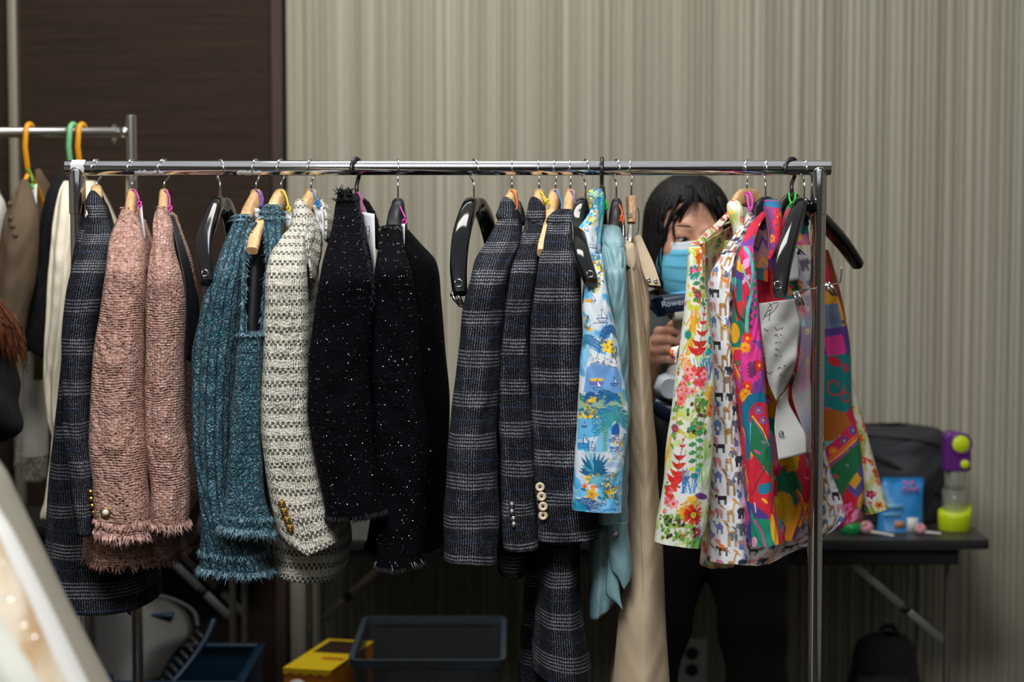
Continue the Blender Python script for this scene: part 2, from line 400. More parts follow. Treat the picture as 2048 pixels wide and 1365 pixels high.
def cream(name):
    t = NT(name); uv = t.coords('UV'); wob = t.noise(uv, 26.0, 2.0); x, y, _ = t.sep(uv)
    v = t.add(y, t.mul(wob, 0.005)); u = t.add(x, t.mul(wob, 0.003))
    P = 0.0232; tt = t.fract(t.mul(v, 1/P)); fu = t.fract(t.mul(u, 1/0.0092)); fu2 = t.fract(t.add(t.mul(u, 1/0.0092), 0.5))
    ra = t.mul(t.gt(tt, 0.03), t.lt(tt, 0.24)); rb = t.mul(t.gt(tt, 0.26), t.lt(tt, 0.47))
    da = t.fract(t.mul(t.sub(tt, 0.03), 1/0.105)); db = t.fract(t.mul(t.sub(tt, 0.26), 1/0.105))
    blk = t.add(t.mul(t.mul(ra, t.lt(fu, 0.56)), t.sstep(da, 0.12, 0.3, 0.35, 1)), t.mul(t.mul(rb, t.lt(fu2, 0.56)), t.sstep(db, 0.12, 0.3, 0.35, 1)))
    nzz = t.noise(t.scaled(uv, 700, 300), 1.0, 2.0)
    boucle = t.voro(t.scaled(uv, 300, 260), 1.0)
    base = t.mix(t.sstep(boucle, 0.2, 0.9), hexc(240, 235, 220), hexc(196, 187, 166))
    base = t.mix(t.sstep(nzz, 0.45, 0.7, 0, 0.35), base, hexc(190, 180, 158))
    col = t.mix(t.mul(blk, t.sstep(nzz, 0.25, 0.5, 0.85, 1.0)), base, hexc(52, 50, 46))
    h = t.add(t.sub(1.0, boucle), t.mul(t.sin(u, 0.0046), 0.3)); t.bump(h, 0.9, 0.003)
    return t.fin(col, 0.92, sheen=0.15, spec=0.2)
M['cream'] = cream('cream_basket_tweed')
def blackt(name):
    t = NT(name); uv = t.coords('UV'); cell = t.voro(t.scaled(uv, 260, 320), 1.0); nz = t.noise(t.scaled(uv, 500, 500), 1.0, 3.0)
    col = t.mix(t.sstep(nz, 0.4, 0.7), hexc(4, 4, 8), hexc(15, 15, 23)); t.bump(t.add(t.sub(1.0, cell), nz), 0.9, 0.003)
    return t.fin(col, 0.95, spec=0.08)
M['blacktweed'] = blackt('black_boucle_tweed')
M['sequin'] = plain('sequin', (0.90, 0.91, 0.98), 0.34, 1.0); M['sequinv'] = plain('violet_sequin', hexc(190, 150, 240), 0.34, 1.0)
M['yarn_pink'] = plain('pink_yarn', hexc(206, 164, 152), 0.9, vary=0.5, bscale=900); M['yarn_teal'] = plain('teal_yarn', hexc(116, 148, 162), 0.9, vary=0.6, bscale=900)
M['yarn_black'] = plain('black_yarn', (0.012, 0.012, 0.016), 0.9); M['yarn_cream'] = plain('cream_yarn', hexc(222, 216, 198), 0.9, vary=0.2, bscale=900)
M['yarn_pinkd'] = plain('brown_pink_yarn', hexc(150, 108, 92), 0.9, vary=0.4, bscale=900)

def cloth(name, col, scale=900.0, vary=0.12, rough=0.85, sheen=0.0, bumps=0.25, k=1.0):
    t = NT(name); uv = t.coords('UV'); a = t.noise(t.scaled(uv, 1.0, 6.0), scale*0.25, 2.0); b = t.noise(t.scaled(uv, 6.0, 1.0), scale*0.25, 2.0); big = t.noise(uv, 12.0, 3.0)
    c = t.mix(t.sstep(big, 0.3, 0.7), tuple(v*(1-vary) for v in col[:3]), tuple(min(1, v*(1+vary)) for v in col[:3]))
    t.bump(t.add(a, b), bumps, 0.001)
    return t.fin(c, rough, sheen=sheen, spec=0.3)
M['twill'] = cloth('beige_twill', hexc(192, 170, 142), vary=0.05, rough=0.7); M['satin'] = cloth('pale_teal_satin', hexc(124, 160, 166), vary=0.10, rough=0.36, bumps=0.35)
M['satin'].node_tree.nodes['Principled BSDF'].inputs['Specular IOR Level'].default_value = 0.6
M['brownknit'] = cloth('brown_knit', hexc(100, 84, 64), 700, 0.1); M['creamcloth'] = cloth('cream_cloth', hexc(236, 224, 200), vary=0.05, rough=0.7)
M['whitecloth'] = cloth('white_cloth', hexc(220, 216, 206)); M['lining'] = cloth('black_lining', (0.006, 0.006, 0.008), rough=0.6)
M['greytop'] = cloth('grey_knit', hexc(62, 66, 66), 500); M['blackwear'] = cloth('black_wear', (0.005, 0.005, 0.006), rough=0.95)
M['darkcloth'] = cloth('dark_grey_nylon', hexc(48, 49, 54), vary=0.15, rough=0.7)
def printed(name, rough=0.75):
    t = NT(name); nd = t.n.new('ShaderNodeVertexColor'); nd.layer_name = 'print'
    uv = t.coords('UV'); a = t.noise(t.scaled(uv, 1.0, 5.0), 260, 2.0); t.bump(t.add(a, t.mul(t.noise(uv, 40, 2), 1.5)), 0.12, 0.001)
    return t.fin(nd.outputs[0], rough, sheen=0.05, spec=0.3)
M['print'] = printed('printed_cotton')
def lace(name, col, alpha_lo):
    t = NT(name); uv = t.coords('UV'); c1 = t.voro(uv, 130.0); n = t.noise(uv, 40.0, 3.0)
    al = t.math('ADD', t.sstep(c1, 0.25, 0.5, 1.0, alpha_lo), t.sstep(n, 0.5, 0.62, 0, 0.8), clamp=True)
    return t.fin(t.mix(t.sstep(n, 0.4, 0.7), col, tuple(v*0.75 for v in col[:3])), 0.9, Alpha=al)
M['lace'] = lace('ivory_lace', hexc(214, 206, 190), 0.35)
# ---------------------------------------------------------------- the room
rnd = random.Random(7)
YW = 5.18
floor_m = NT('carpet'); _ob = floor_m.coords('Object'); _n = floor_m.noise(_ob, 60, 4); _b = floor_m.noise(_ob, 3, 3)
floor_m.bump(_n, 0.5, 0.004); floor_m = floor_m.fin(floor_m.mix(floor_m.sstep(_b, 0.35, 0.65), hexc(26, 23, 21), hexc(18, 17, 16)), 0.95)
o = MB().box((0, 0.7, -0.05), (6.6, 9.6, 0.1)).build('floor', floor_m, smooth=False); tag(o, 'dark patterned carpet floor of the function room', 'floor', kind='structure')
# fluted wall covering: uneven upright ribs, real relief
def rib_wall():
    t = NT('ribbed_wallcovering'); ob = t.coords('Object'); x, y, z = t.sep(ob)
    n = t.noise(t.comb(t.mul(x, 62.0), 0.0, t.mul(z, 0.25)), 1.0, 3.0, 0.6); fine = t.noise(t.comb(t.mul(x, 60), 0.0, t.mul(z, 500)), 1.0, 2.0)
    c = t.mix(t.sstep(n, 0.34, 0.66), hexc(152, 144, 127), hexc(182, 176, 159))
    c = t.mix(t.sstep(t.noise(t.comb(t.mul(x, 9.0), 0.0, t.mul(z, 0.3)), 1.0, 2.0), 0.4, 0.65, 0, 0.3), c, hexc(156, 154, 136))
    c = t.mix(t.sstep(fine, 0.4, 0.8, 0, 0.25), c, hexc(120, 108, 92)); t.bump(fine, 0.25, 0.002)
    return t.fin(c, 0.85, spec=0.2)
M['ribs'] = rib_wall()
xs, ys = [], []; x = W(574, 300, YW).x
XL = x
while x < 3.2:
    w = rnd.choice([0.011, 0.014, 0.017, 0.020, 0.024]); d = rnd.uniform(0.003, 0.006)
    for k in range(6):
        a = k/6*math.pi; xs.append(x+w*(1-math.cos(a))/2); ys.append(YW - d*math.sin(a)**0.8)
    x += w + rnd.choice([0.0, 0.002, 0.005]); xs.append(x); ys.append(YW)
n = len(xs); vs = [(a, b, 0) for a, b in zip(xs, ys)] + [(a, b, 3.2) for a, b in zip(xs, ys)]
fs = [(i, i+1, n+i+1, n+i) for i in range(n-1)]
vs += [(xs[0], YW+0.1, 0), (xs[-1], YW+0.1, 0), (xs[0], YW+0.1, 3.2), (xs[-1], YW+0.1, 3.2)]
fs += [(2*n+1, 2*n, 2*n+2, 2*n+3), (2*n, 0, n, 2*n+2), (n-1, 2*n+1, 2*n+3, 2*n-1)]
o = mk('wall_back', vs, fs, M['ribs'], smooth=False); tag(o, 'beige ribbed wall covering of uneven upright flutes', 'wall', kind='structure')
# panelled dark door wall at left
YD = YW - 0.012
def slab(name, x0, x1, y0, y1, z0, z1, mat, bev=0.002, **k):
    return MB().box(((x0+x1)/2, (y0+y1)/2, (z0+z1)/2), (x1-x0, y1-y0, z1-z0), bev=bev).build(name, mat, smooth=False)
xj1 = W(570, 300, YW).x; xj0 = W(546, 300, YW).x; xs0 = W(23, 100, YW).x; xs1 = W(40, 100, YW).x
o = slab('door_1', xs1, xj0-0.003, YD, YD+0.04, 0.008, 3.2, M['doorwood']); tag(o, 'wide dark walnut veneer door panel behind the clothes racks', 'door', kind='structure')
o = slab('trim_1', xj0, xj1-0.003, YD-0.016, YD+0.04, 0, 3.2, M['jambwood']); tag(o, 'dark wooden door jamb where door meets ribbed wall', 'trim', kind='structure')
o = slab('trim_2', xs0, xs1, YD-0.03, YD+0.03, 0, 3.2, plain('champagne_metal', hexc(152, 142, 124), 0.42, 0.35), 0.006); tag(o, 'upright champagne metal strip between two dark door panels', 'trim', kind='structure')
o = slab('door_2', -3.2, xs0, YD, YD+0.04, 0.008, 3.2, M['doorwood']); tag(o, 'dark walnut veneer door panel at the left edge of the picture', 'door', kind='structure')
o = slab('wall_backing', -3.2, 3.2, YW+0.05, YW+0.15, 0, 3.2, plain('dark_backing', (0.01, 0.01, 0.01), 0.9)); o.name = 'wall_behind'; tag(o, 'dark wall behind the door panels', 'wall', kind='structure')
o = slab('baseboard_back', xj1+0.01, 3.2, YW-0.022, YW, 0, 0.09, plain('dark_baseboard', hexc(58, 50, 44), 0.5)); tag(o, 'dark low baseboard under the ribbed wall', 'baseboard', kind='structure')
o = slab('ceiling', -3.3, 3.3, -4.1, 5.5, 3.2, 3.25, plain('ceiling_white', hexc(190, 189, 186), 0.9)); tag(o, 'pale ceiling of the function room', 'ceiling', kind='structure')
M['plaster'] = plain('warm_plaster', hexc(140, 133, 122), 0.85, bump=0.1, bscale=80)
o = slab("wall_left", -3.3, -3.2, -4.1, 5.5, 0, 3.2, M['plaster']); tag(o, 'plain warm wall on the left side of the room', 'wall', kind='structure')
o = slab("wall_right", 3.2, 3.3, -4.1, 5.5, 0, 3.2, M['plaster']); tag(o, 'plain warm wall on the right side of the room', 'wall', kind='structure')
o = slab('wall_front', -3.2, 3.2, -4.1, -4.0, 0, 3.2, M['plaster']); tag(o, 'plain warm wall behind the camera', 'wall', kind='structure')
# ---------------------------------------------------------------- racks
YR = 3.60
ZR = W(1024, 336, YR).z; RR = 0.0134
def clamp_bracket(mb, c): pass
def main_rack():
    t = thing('clothes_rack', 'chrome tube clothes rack across the front carrying jackets and printed shirts', 'clothes rack')
    xl = W(131, 336, YR).x; xr = W(1661, 336, YR).x
    def collar_tube(mb, x0, x1):    # hollow tube end: rim and inner wall
        pass
    mb = MB(); n = 28
    prof = []
    ring = lambda x, r: [(x, YR+r*math.sin(2*math.pi*k/n), ZR+r*math.cos(2*math.pi*k/n)) for k in range(n)]
    sec = [(xl+0.02, RR-0.0015), (xl, RR-0.0015), (xl, RR-0.0004), (xl+0.0006, RR), (xr-0.0006, RR), (xr, RR-0.0004), (xr, RR-0.0015), (xr-0.02, RR-0.0015)]
    vs = [p for x, r in sec for p in ring(x, r)]; fs = []
    for i in range(len(sec)-1):
        for k in range(n): fs.append((i*n+k, i*n+(k+1) % n, (i+1)*n+(k+1) % n, (i+1)*n+k))
    fs.append(tuple(range(n))); fs.append(tuple((len(sec)-1)*n+k for k in range(n))[::-1])
    autosmooth(mk('rail', vs, fs, M['chrome'], t), 40)
    for px, pyj, s in ((155, 428, -1), (1637, 430, 1)):
        x = W(px, 400, YR).x
        zj = W(px, pyj, YR).z
        mb = MB().lathe([(0.0142, zj), (0.0150, zj+0.001), (0.0150, ZR-0.006), (0.0138, ZR-0.002)], 28, (x, YR, 0))
        autosmooth(mb.build('joint_sleeve', M['chrome'], t))
        mb = MB().lathe([(0.0126, 0.075), (0.0134, 0.076), (0.0134, zj-0.0012), (0.0134, zj+0.004)], 28, (x, YR, 0))
        autosmooth(mb.build('post', M['chrome'], t))
        # weld bead where post meets rail
        pts = []
        for k in range(25):
            a = 2*math.pi*k/24; xx = 0.0150*math.cos(a); yy = 0.0150*math.sin(a)
            if abs(yy) > RR: yy = math.copysign(RR, yy)
            pts.append((x+xx, YR+yy*1.02, ZR-math.sqrt(max(RR*RR-yy*yy, 0))*0.96-0.0004))
        MB().tube(pts, 0.0016, 8, caps=False).build('weld_bead', M['chrome'], t)
        mb = MB().box((x, YR, 0.062), (0.03, 0.46, 0.03), bev=0.006); mb.build('foot_bar', M['chrome'], t)
        for sy in (-0.2, 0.2):
            mb = MB().lathe([(0.004, -0.011), (0.022, -0.011), (0.025, -0.006), (0.025, 0.006), (0.022, 0.011), (0.004, 0.011)], 20, (x, YR+sy, 0.0255), Matrix.Rotation(math.pi/2, 3, 'Y'))
            autosmooth(mb.build('caster_wheel', M['blackplastic'], t))
    x0 = W(155, 400, YR).x; x1 = W(1637, 400, YR).x
    MB().tube([(x0, YR, 0.062), (x1, YR, 0.062)], 0.0125, 20).build('lower_rail', M['chrome'], t)
    # tape residue, thin torn skins wrapped on the tube
    def residue(pxa, pxb, a0, a1, seed, px_h=None):
        r = random.Random(seed); xa, xb = W(pxa, 336, YR).x, W(pxb, 336, YR).x; vs = []; fs = []; nx, na = 18, 8
        for i in range(nx+1):
            for j in range(na+1):
                lo = a0 + r.uniform(-0.12, 0.12)*(j == 0); hi = a1 + r.uniform(-0.2, 0.2)*(j == na)
                a = lo+(hi-lo)*j/na; rr = RR+0.0007+r.uniform(0, 0.0009); dx = r.uniform(-0.0018, 0.0018)*(i in (0, nx))
                vs.append((xa+(xb-xa)*i/nx+dx, YR-rr*math.sin(a), ZR+rr*math.cos(a)))
        for i in range(nx):
            for j in range(na): fs.append((i*(na+1)+j, (i+1)*(na+1)+j, (i+1)*(na+1)+j+1, i*(na+1)+j+1))
        mk('tape_residue', vs, fs, M['tape'], t)
    residue(145, 171, -0.3, 2.3, 1); residue(272, 330, 1.95, 2.6, 2); residue(475, 523, 1.95, 2.75, 3)
    settle(t, (0, YR, 0))
main_rack()
def rear_rack():
    t = thing('clothes_rack', 'brushed steel clothes rack behind at left with orange and green hangers', 'clothes rack')
    Y = 4.30; m = mpp(Y); zr = W(100, 265, Y).z; xr = W(262, 300, Y).x; zt = W(262, 231, Y).z
    sl = (W(0, 267, Y).z-W(240, 264, Y).z)/(W(240, 265, Y).x-W(0, 265, Y).x)
    MB().tube([(-1.9, Y, zr), (xr-0.010, Y, zr)], 0.0115, 20).build('rail', M['steel'], t)
    MB().tube([(xr-0.022, Y, zr), (xr-0.004, Y, zr)], [0.0128, 0.0128], 18).build('rail_collar', M['steel'], t)
    mb = MB().lathe([(0.0112, 0.07), (0.0118, 0.071), (0.0118, zt-0.001), (0.0108, zt)], 24, (xr, Y, 0)); autosmooth(mb.build('post', M['steel'], t))
    xb = W(228, 265, Y).x
    mb = MB().lathe([(0.006, zr+0.010), (0.0065, zr+0.0145), (0.003, zr+0.0165)], 6, (xb, Y, 0)); mb.build('bolt_head', M['steel'], t, smooth=False)
    mb = MB().lathe([(0.002, zr-0.024), (0.0026, zr-0.022), (0.0026, zr-0.018), (0.0055, zr-0.018), (0.0055, zr-0.011)], 10, (xb, Y, 0)); mb.build('bolt_nut', M['steel'], t, smooth=False)
    mb = MB().box((xr, Y, 0.055), (0.028, 0.42, 0.028), bev=0.005); mb.build('foot_bar', M['steel'], t)
    for sy in (-0.18, 0.18):
        MB().lathe([(0.004, -0.01), (0.02, -0.01), (0.022, 0), (0.02, 0.01), (0.004, 0.01)], 18, (xr, Y+sy, 0.0225), Matrix.Rotation(math.pi/2, 3, 'Y')).build('caster_wheel', M['blackplastic'], t)
    mb = MB().lathe([(0.0112, 0.07), (0.0118, 0.071), (0.0118, zt-0.001), (0.0108, zt)], 24, (-1.9, Y, 0)); mb.build('post', M['steel'], t)
    MB().box((-1.9, Y, 0.055), (0.028, 0.42, 0.028), bev=0.005).build('foot_bar', M['steel'], t)
    for sy in (-0.18, 0.18):
        MB().lathe([(0.004, -0.01), (0.02, -0.01), (0.022, 0), (0.02, 0.01), (0.004, 0.01)], 18, (-1.9, Y+sy, 0.0225), Matrix.Rotation(math.pi/2, 3, 'Y')).build('caster_wheel', M['blackplastic'], t)
    settle(t, (-1.2, Y, 0))
rear_rack()
# ---------------------------------------------------------------- hangers, cords and tags
def hook_path(tip_px, neck_px, py_end, R=0.0185, rw=0.0016, YRl=YR, zr=None, rr=None):
    zr = ZR if zr is None else zr; rr = RR if rr is None else rr
    xn = W(neck_px, 345, YRl).x; xt = W(tip_px, 335, YRl).x
    sa = max(-0.8, min(0.8, (xn-xt)/R)); ca = math.sqrt(1-sa*sa)
    zc = zr+rr+rw-R
    pts = []
    for k in range(27):
        a = math.radians(-8 + (240+8)*k/26)
        hh = -R*math.cos(a)           # front negative
        pts.append(Vector((xn+hh*sa, YRl+hh*ca, zc+R*math.sin(a))))
    ze = W(neck_px, py_end, YRl).z
    z1 = zc-R*1.28
    pts.append(Vector((xn+0.0035*sa, YRl+0.0035*ca, zc-R*1.08)))
    for k in range(5):
        pts.append(Vector((xn, YRl, z1+(ze-0.004-z1)*k/4)))
    return pts, (xn, ze)
def rsec(path, ws, hs, name, mat, parent, n=16, p=3.2, endround=True):
    """solid with a rounded-rectangle section along a path; width lies level, across the path"""
    path = [Vector(q) for q in path]; m = len(path); vs = []; fs = []
    for i, q in enumerate(path):
        t = (path[min(i+1, m-1)]-path[max(i-1, 0)]).normalized()
        h = Vector((-t.y, t.x, 0))
        if h.length < 0.05: h = Vector((1, 0, 0))
        h.normalize()
        if h.x < 0: h = -h
        u = t.cross(h); 
        if u.z < 0: u = -u
        for k in range(n):
            a = 2*math.pi*k/n
            cx = math.copysign(abs(math.cos(a))**(2/p), math.cos(a)); sy = math.copysign(abs(math.sin(a))**(2/p), math.sin(a))
            vs.append(q + h*cx*ws[i]/2 + u*sy*hs[i]/2)
    for i in range(m-1):
        for k in range(n): fs.append((i*n+k, i*n+(k+1) % n, (i+1)*n+(k+1) % n, (i+1)*n+k))
    fs.append(tuple(range(n))[::-1]); fs.append(tuple((m-1)*n+k for k in range(n)))
    return autosmooth(mk(name, vs, fs, mat, parent), 50)
HCOUNT = {}
def hanger(lab, kind, tip, neck, ytop, near=None, far=None, width=None, group=None, pts_near=None, pts_far=None):
    """kind: wood | gloss | velvet | plastic | clip ; near/far tips are (px,py,Y)"""
    names = dict(wood='wooden_hanger', gloss='black_lacquer_hanger', velvet='black_hanger', plastic='black_plastic_hanger')
    t = thing(names[kind], lab, 'hanger', group)
    thick = kind == 'plastic'
    if thick:
        pts, (xn, ze) = hook_path(tip, neck, ytop, R=0.0225, rw=0.0034)
        pts = pts[:20]; e = pts[-1]; zz = ZR-0.030
        pts += [Vector((xn+(e.x-xn)*0.5, YR+(e.y-YR)*0.7, ZR-0.012)), Vector((xn, YR+0.004, zz)), Vector((xn, YR, (zz+ze)/2)), Vector((xn, YR, ze-0.006))]
        MB().tube(pts, [0.0036]*len(pts), 10, flat=((0, 1, 0), 1.0)).build('hook', M['blackplastic'], t)
    else:
        pts, (xn, ze) = hook_path(tip, neck, ytop)
        rs = [0.0017]*len(pts)
        MB().tube(pts, rs, 8).build('hook', M['wire'], t)
        if kind == 'wood': MB().lathe([(0.0035, -0.001), (0.0035, 0.004), (0.002, 0.006)], 10, (xn, YR, ze)).build('ferrule', M['wire'], t)
    c = (neck, ytop+10, YR)
    mat = dict(wood=M['beech'], gloss=M['gloss'], velvet=M['velvetblack'], plastic=M['blackplastic'])[kind]
    near = near or (neck-8, ytop+95, YR-0.19); far = far or (neck+10, ytop+92, YR+0.19)
    wd = width or dict(wood=0.021, gloss=0.032, velvet=0.026, plastic=0.011)[kind]
    if pts_near is None: pts_near = [(neck, ytop+13, YR-0.018), (neck*0.55+near[0]*0.45, ytop+48, YR-0.04), (neck*0.2+near[0]*0.8, ytop+112, YR-0.10)]
    if pts_far is None: pts_far = [(neck, ytop+13, YR+0.018), (neck+4, ytop+50, YR+0.05), (neck+8, ytop+112, YR+0.12)]
    allp = list(pts_near)[::-1] + [c] + list(pts_far)
    K = np.array([(i,)+tuple(q) for i, q in enumerate(allp)], dtype=float)
    R = cr(K, np.linspace(0, len(allp)-1, 49)); path = [W(*q) for q in R]
    nn = len(path); ws, hs = [], []
    for i in range(nn):
        s = abs(i/(nn-1)*2-1)
        if kind == 'gloss': ws.append(wd*(0.80+0.28*math.sin(s*math.pi*0.9)) if s < 0.97 else wd*0.80); hs.append(0.030-0.010*s)
        elif kind == 'wood': ws.append(wd*(1.0 if s < 0.95 else 0.9)); hs.append(0.034-0.018*s)
        elif kind == 'velvet': ws.append(wd*(0.7+0.35*s)); hs.append(0.040-0.018*s)
        else: ws.append(wd); hs.append(0.018-0.004*s)
    rsec(path, ws, hs, 'body', mat, t)
    t['_n'] = 1; del t['_n']
    settle(t, (xn, YR, min(q.z for q in path)))
    return t, path
def tip_glint(t, px, py, Y, r=6):
    """small bright-edged facet cut into the tip of a lacquered arm"""
    pts = [(px-r*0.9, py-r*0.9), (px+r*0.3, py-r*1.2), (px+r*1.1, py-r*0.5), (px+r*0.9, py+r*0.8), (px-r*0.6, py+r*1.0), (px-r*1.1, py+r*0.2), (px-r*0.9, py-r*0.9)]
    o = MB().tube([W(a, b, Y) for a, b in pts], 0.0010, 6).build('notch_glint', M['wire'], t)  # bright wire ring modelled in place of a reflected highlight
    o.matrix_parent_inverse = Matrix.Translation(-Vector(t.location)); return o
def attach(o, t): o.parent = t; o.matrix_parent_inverse = Matrix.Translation(-Vector(t.location)); return o
def clip_bar(t, pts, clips, r=0.0014):
    """trouser bar of bent wire with spring clips"""
    attach(MB().tube(pxtube(pts, r), r, 8).build('clip_bar', M['wire'], t), t)
    for (px, py, Y, a) in clips:
        mb = MB(); c = W(px, py, Y)
        for s in (-1, 1):
            mb.tube([c+Vector((s*0.002, -0.002*s, 0.006)), c+Vector((s*0.005+0.006*math.cos(a), -0.004, -0.006)), c+Vector((s*0.003+0.014*math.cos(a), -0.004, -0.018))], [0.0026, 0.0034, 0.0026], 8)
        mb.tube([c+Vector((-0.006, 0, 0)), c+Vector((0.006, 0, 0))], 0.0032, 10)
        attach(mb.build('spring_clip', M['wire'], t), t)
G_W = 'beech hangers under the jackets'
hanger('chrome-hooked beech hanger inside the navy plaid blazer by the left post', 'wood', 186, 193, 378, near=(192, 480, 3.43), far=(232, 470, 3.78))
hanger('beech hanger end under a magenta cord, in the left pink jacket', 'wood', 258, 264, 386, near=(252, 485, 3.42), far=(285, 470, 3.78), width=0.0175)
hanger('beech hanger end under a magenta cord, in the right pink jacket', 'wood', 318, 328, 386, near=(324, 485, 3.42), far=(372, 480, 3.78), width=0.0175)
h4, _ = hanger('bare glossy black hanger between pink and teal jackets', 'gloss', 449, 440, 402, pts_near=[(432, 412, 3.56), (412, 470, 3.49), (408, 520, 3.44), (414, 566, 3.41)], pts_far=[(450, 412, 3.64), (462, 450, 3.72), (470, 520, 3.79)], width=0.0255)
tip_glint(h4, 410, 547, 3.405)
clip_bar(h4, [(409, 566, 3.44), (408, 590, 3.44), (412, 598, 3.46), (455, 600, 3.60)], [])
hanger('beech hanger with a purple cord, in the teal ribbed jacket', 'wood', 506, 512, 387, near=(470, 480, 3.46), far=(545, 470, 3.78), width=0.022)
hanger('beech hanger with a yellow cord, its bare tip poking from the teal vest armhole', 'wood', 555, 562, 387, near=(506, 500, 3.41), far=(602, 470, 3.78), width=0.022, pts_near=[(558, 400, 3.585), (542, 428, 3.55), (514, 462, 3.47), (504, 502, 3.425)])
hanger('beech hanger with a blue cord, in the cream checked jacket', 'wood', 616, 622, 386, near=(570, 500, 3.43), far=(660, 470, 3.78), width=0.022)
hanger('thick black plastic hook hanger in the black fringed sequin jacket', 'plastic', 704, 713, 388, near=(680, 480, 3.43), far=(745, 470, 3.78))
hanger('matte black hanger with a magenta cord, in the long black sequin jacket', 'velvet', 798, 796, 408, near=(778, 490, 3.43), far=(856, 515, 3.78), width=0.030)
h9, _ = hanger('bare glossy black hanger left of the plaid blazers', 'gloss', 957, 948, 404, pts_near=[(940, 414, 3.56), (924, 465, 3.49), (917, 530, 3.44), (920, 588, 3.41)], pts_far=[(958, 412, 3.64), (975, 450, 3.72), (990, 520, 3.79)], width=0.0285)
tip_glint(h9, 917, 567, 3.405, 7)
clip_bar(h9, [(918, 588, 3.44), (917, 606, 3.45), (925, 614, 3.47), (985, 614, 3.60)], [(907, 590, 3.42, 0.2)])
hanger('beech hanger with an orange cord, in the leftmost plaid blazer of the middle group', 'wood', 1024, 1024, 386, near=(985, 495, 3.43), far=(1056, 470, 3.78), width=0.020)
hanger('beech hanger with a yellow cord, between two plaid blazers', 'wood', 1076, 1078, 386, near=(1074, 495, 3.44), far=(1100, 470, 3.78), width=0.020)
hanger('beech hanger with a blue cord, bare tip showing beside the ivory-buttoned blazer', 'wood', 1107, 1111, 386, near=(1078, 508, 3.42), far=(1140, 470, 3.78), width=0.020, pts_near=[(1108, 400, 3.585), (1102, 430, 3.56), (1092, 470, 3.51), (1084, 506, 3.46)])
hanger('beech hanger with a violet cord, carrying the long plaid trousers', 'wood', 1139, 1141, 386, near=(1128, 490, 3.46), far=(1160, 470, 3.78), width=0.020)
h13, _ = hanger('glossy black hanger against the blue riviera print shirt', 'gloss', 1177, 1171, 402, pts_near=[(1163, 414, 3.55), (1154, 455, 3.50), (1163, 508, 3.40), (1183, 566, 3.345)], pts_far=[(1180, 412, 3.64), (1195, 450, 3.72), (1205, 520, 3.79)], width=0.0265)
tip_glint(h13, 1180, 549, 3.333, 6)
clip_bar(h13, [(1169, 566, 3.36), (1166, 600, 3.44), (1172, 610, 3.46), (1200, 612, 3.60)], [])
hanger('thick black plastic hook hanger in the blue riviera print shirt', 'plastic', 1203, 1204, 372, near=(1196, 480, 3.44), far=(1228, 470, 3.78))
hanger('matte black hanger with an orange cord, in the pale teal satin blouse', 'velvet', 1239, 1233, 408, near=(1225, 500, 3.46), far=(1252, 500, 3.78), width=0.026)
hanger('broad beech hanger with a magenta ribbon, in the yellow floral shirt', 'wood', 1489, 1494, 386, pts_near=[(1482, 395, 3.585), (1471, 411, 3.575), (1467, 440, 3.565)], pts_far=[(1507, 395, 3.615), (1519, 411, 3.625), (1524, 440, 3.635)], width=0.014)
hanger('matte black hanger inside the animal print shirt', 'velvet', 1531, 1531, 404, pts_near=[(1524, 415, 3.585), (1516, 432, 3.58), (1512, 450, 3.575)], pts_far=[(1540, 415, 3.615), (1548, 432, 3.62), (1552, 450, 3.625)], width=0.014)
hanger('thick black plastic hook hanger with a green cord, in the bright patchwork print shirt', 'plastic', 1568, 1584, 384, pts_near=[(1578, 396, 3.58), (1566, 410, 3.57), (1556, 440, 3.56)], pts_far=[(1592, 398, 3.62), (1604, 420, 3.64), (1612, 450, 3.66)])
h20, _ = hanger('bare glossy black hanger in front of the right post with clipped notes', 'gloss', 1611, 1609, 404, pts_near=[(1600, 414, 3.55), (1582, 465, 3.48), (1566, 530, 3.42), (1560, 592, 3.39)], pts_far=[(1634, 432, 3.66), (1680, 480, 3.75), (1716, 530, 3.81)], width=0.0275)
tip_glint(h20, 1556, 571, 3.385, 7)
clip_bar(h20, [(1683, 535, 3.76), (1681, 560, 3.76), (1672, 568, 3.75), (1600, 582, 3.52), (1575, 585, 3.46), (1566, 584, 3.42)], [(1590, 590, 3.50, 0.6), (1655, 572, 3.70, 0.3)])
# clip hanger for the trousers: wooden block with wire clips
def block_hanger():
    t = thing('clip_hanger', 'small wooden block clip hanger gripping the beige trousers', 'hanger')
    pts, (xn, ze) = hook_path(1259, 1263, 396); MB().tube(pts, 0.0016, 8).build('hook', M['wire'], t)
    rsec([W(1262, 394, YR), W(1263, 420, YR-0.004), W(1263, 446, YR-0.008)], [0.0155, 0.0155, 0.014], [0.03, 0.03, 0.03], 'block', M['beechblock'], t, n=16, p=6)
    for a in ((1249, 421), (1277, 419)):
        pass
    MB().tube(pxtube([(1262, 424, 3.575), (1262, 431, 3.573), (1248, 428, 3.565), (1247, 470, 3.55), (1251, 480, 3.55)], 1), 0.0012, 8).build('clip_wire', M['wire'], t)
    MB().tube(pxtube([(1265, 418, 3.63), (1277, 420, 3.64), (1277, 458, 3.65), (1272, 470, 3.65)], 1), 0.0012, 8).build('clip_wire', M['wire'], t)
    rsec([W(1262, 444, 3.585), W(1260, 470, 3.555), W(1258, 500, 3.548)], [0.006, 0.010, 0.004], [0.003]*3, 'clip_jaw', M['silver'], t)
    rsec([W(1252, 474, 3.552), W(1249, 484, 3.55), W(1247, 494, 3.55)], [0.008, 0.010, 0.006], [0.004]*3, 'clip_jaw', M['silver'], t)
    settle(t, (xn, YR, W(1263, 500, YR).z))
block_hanger()
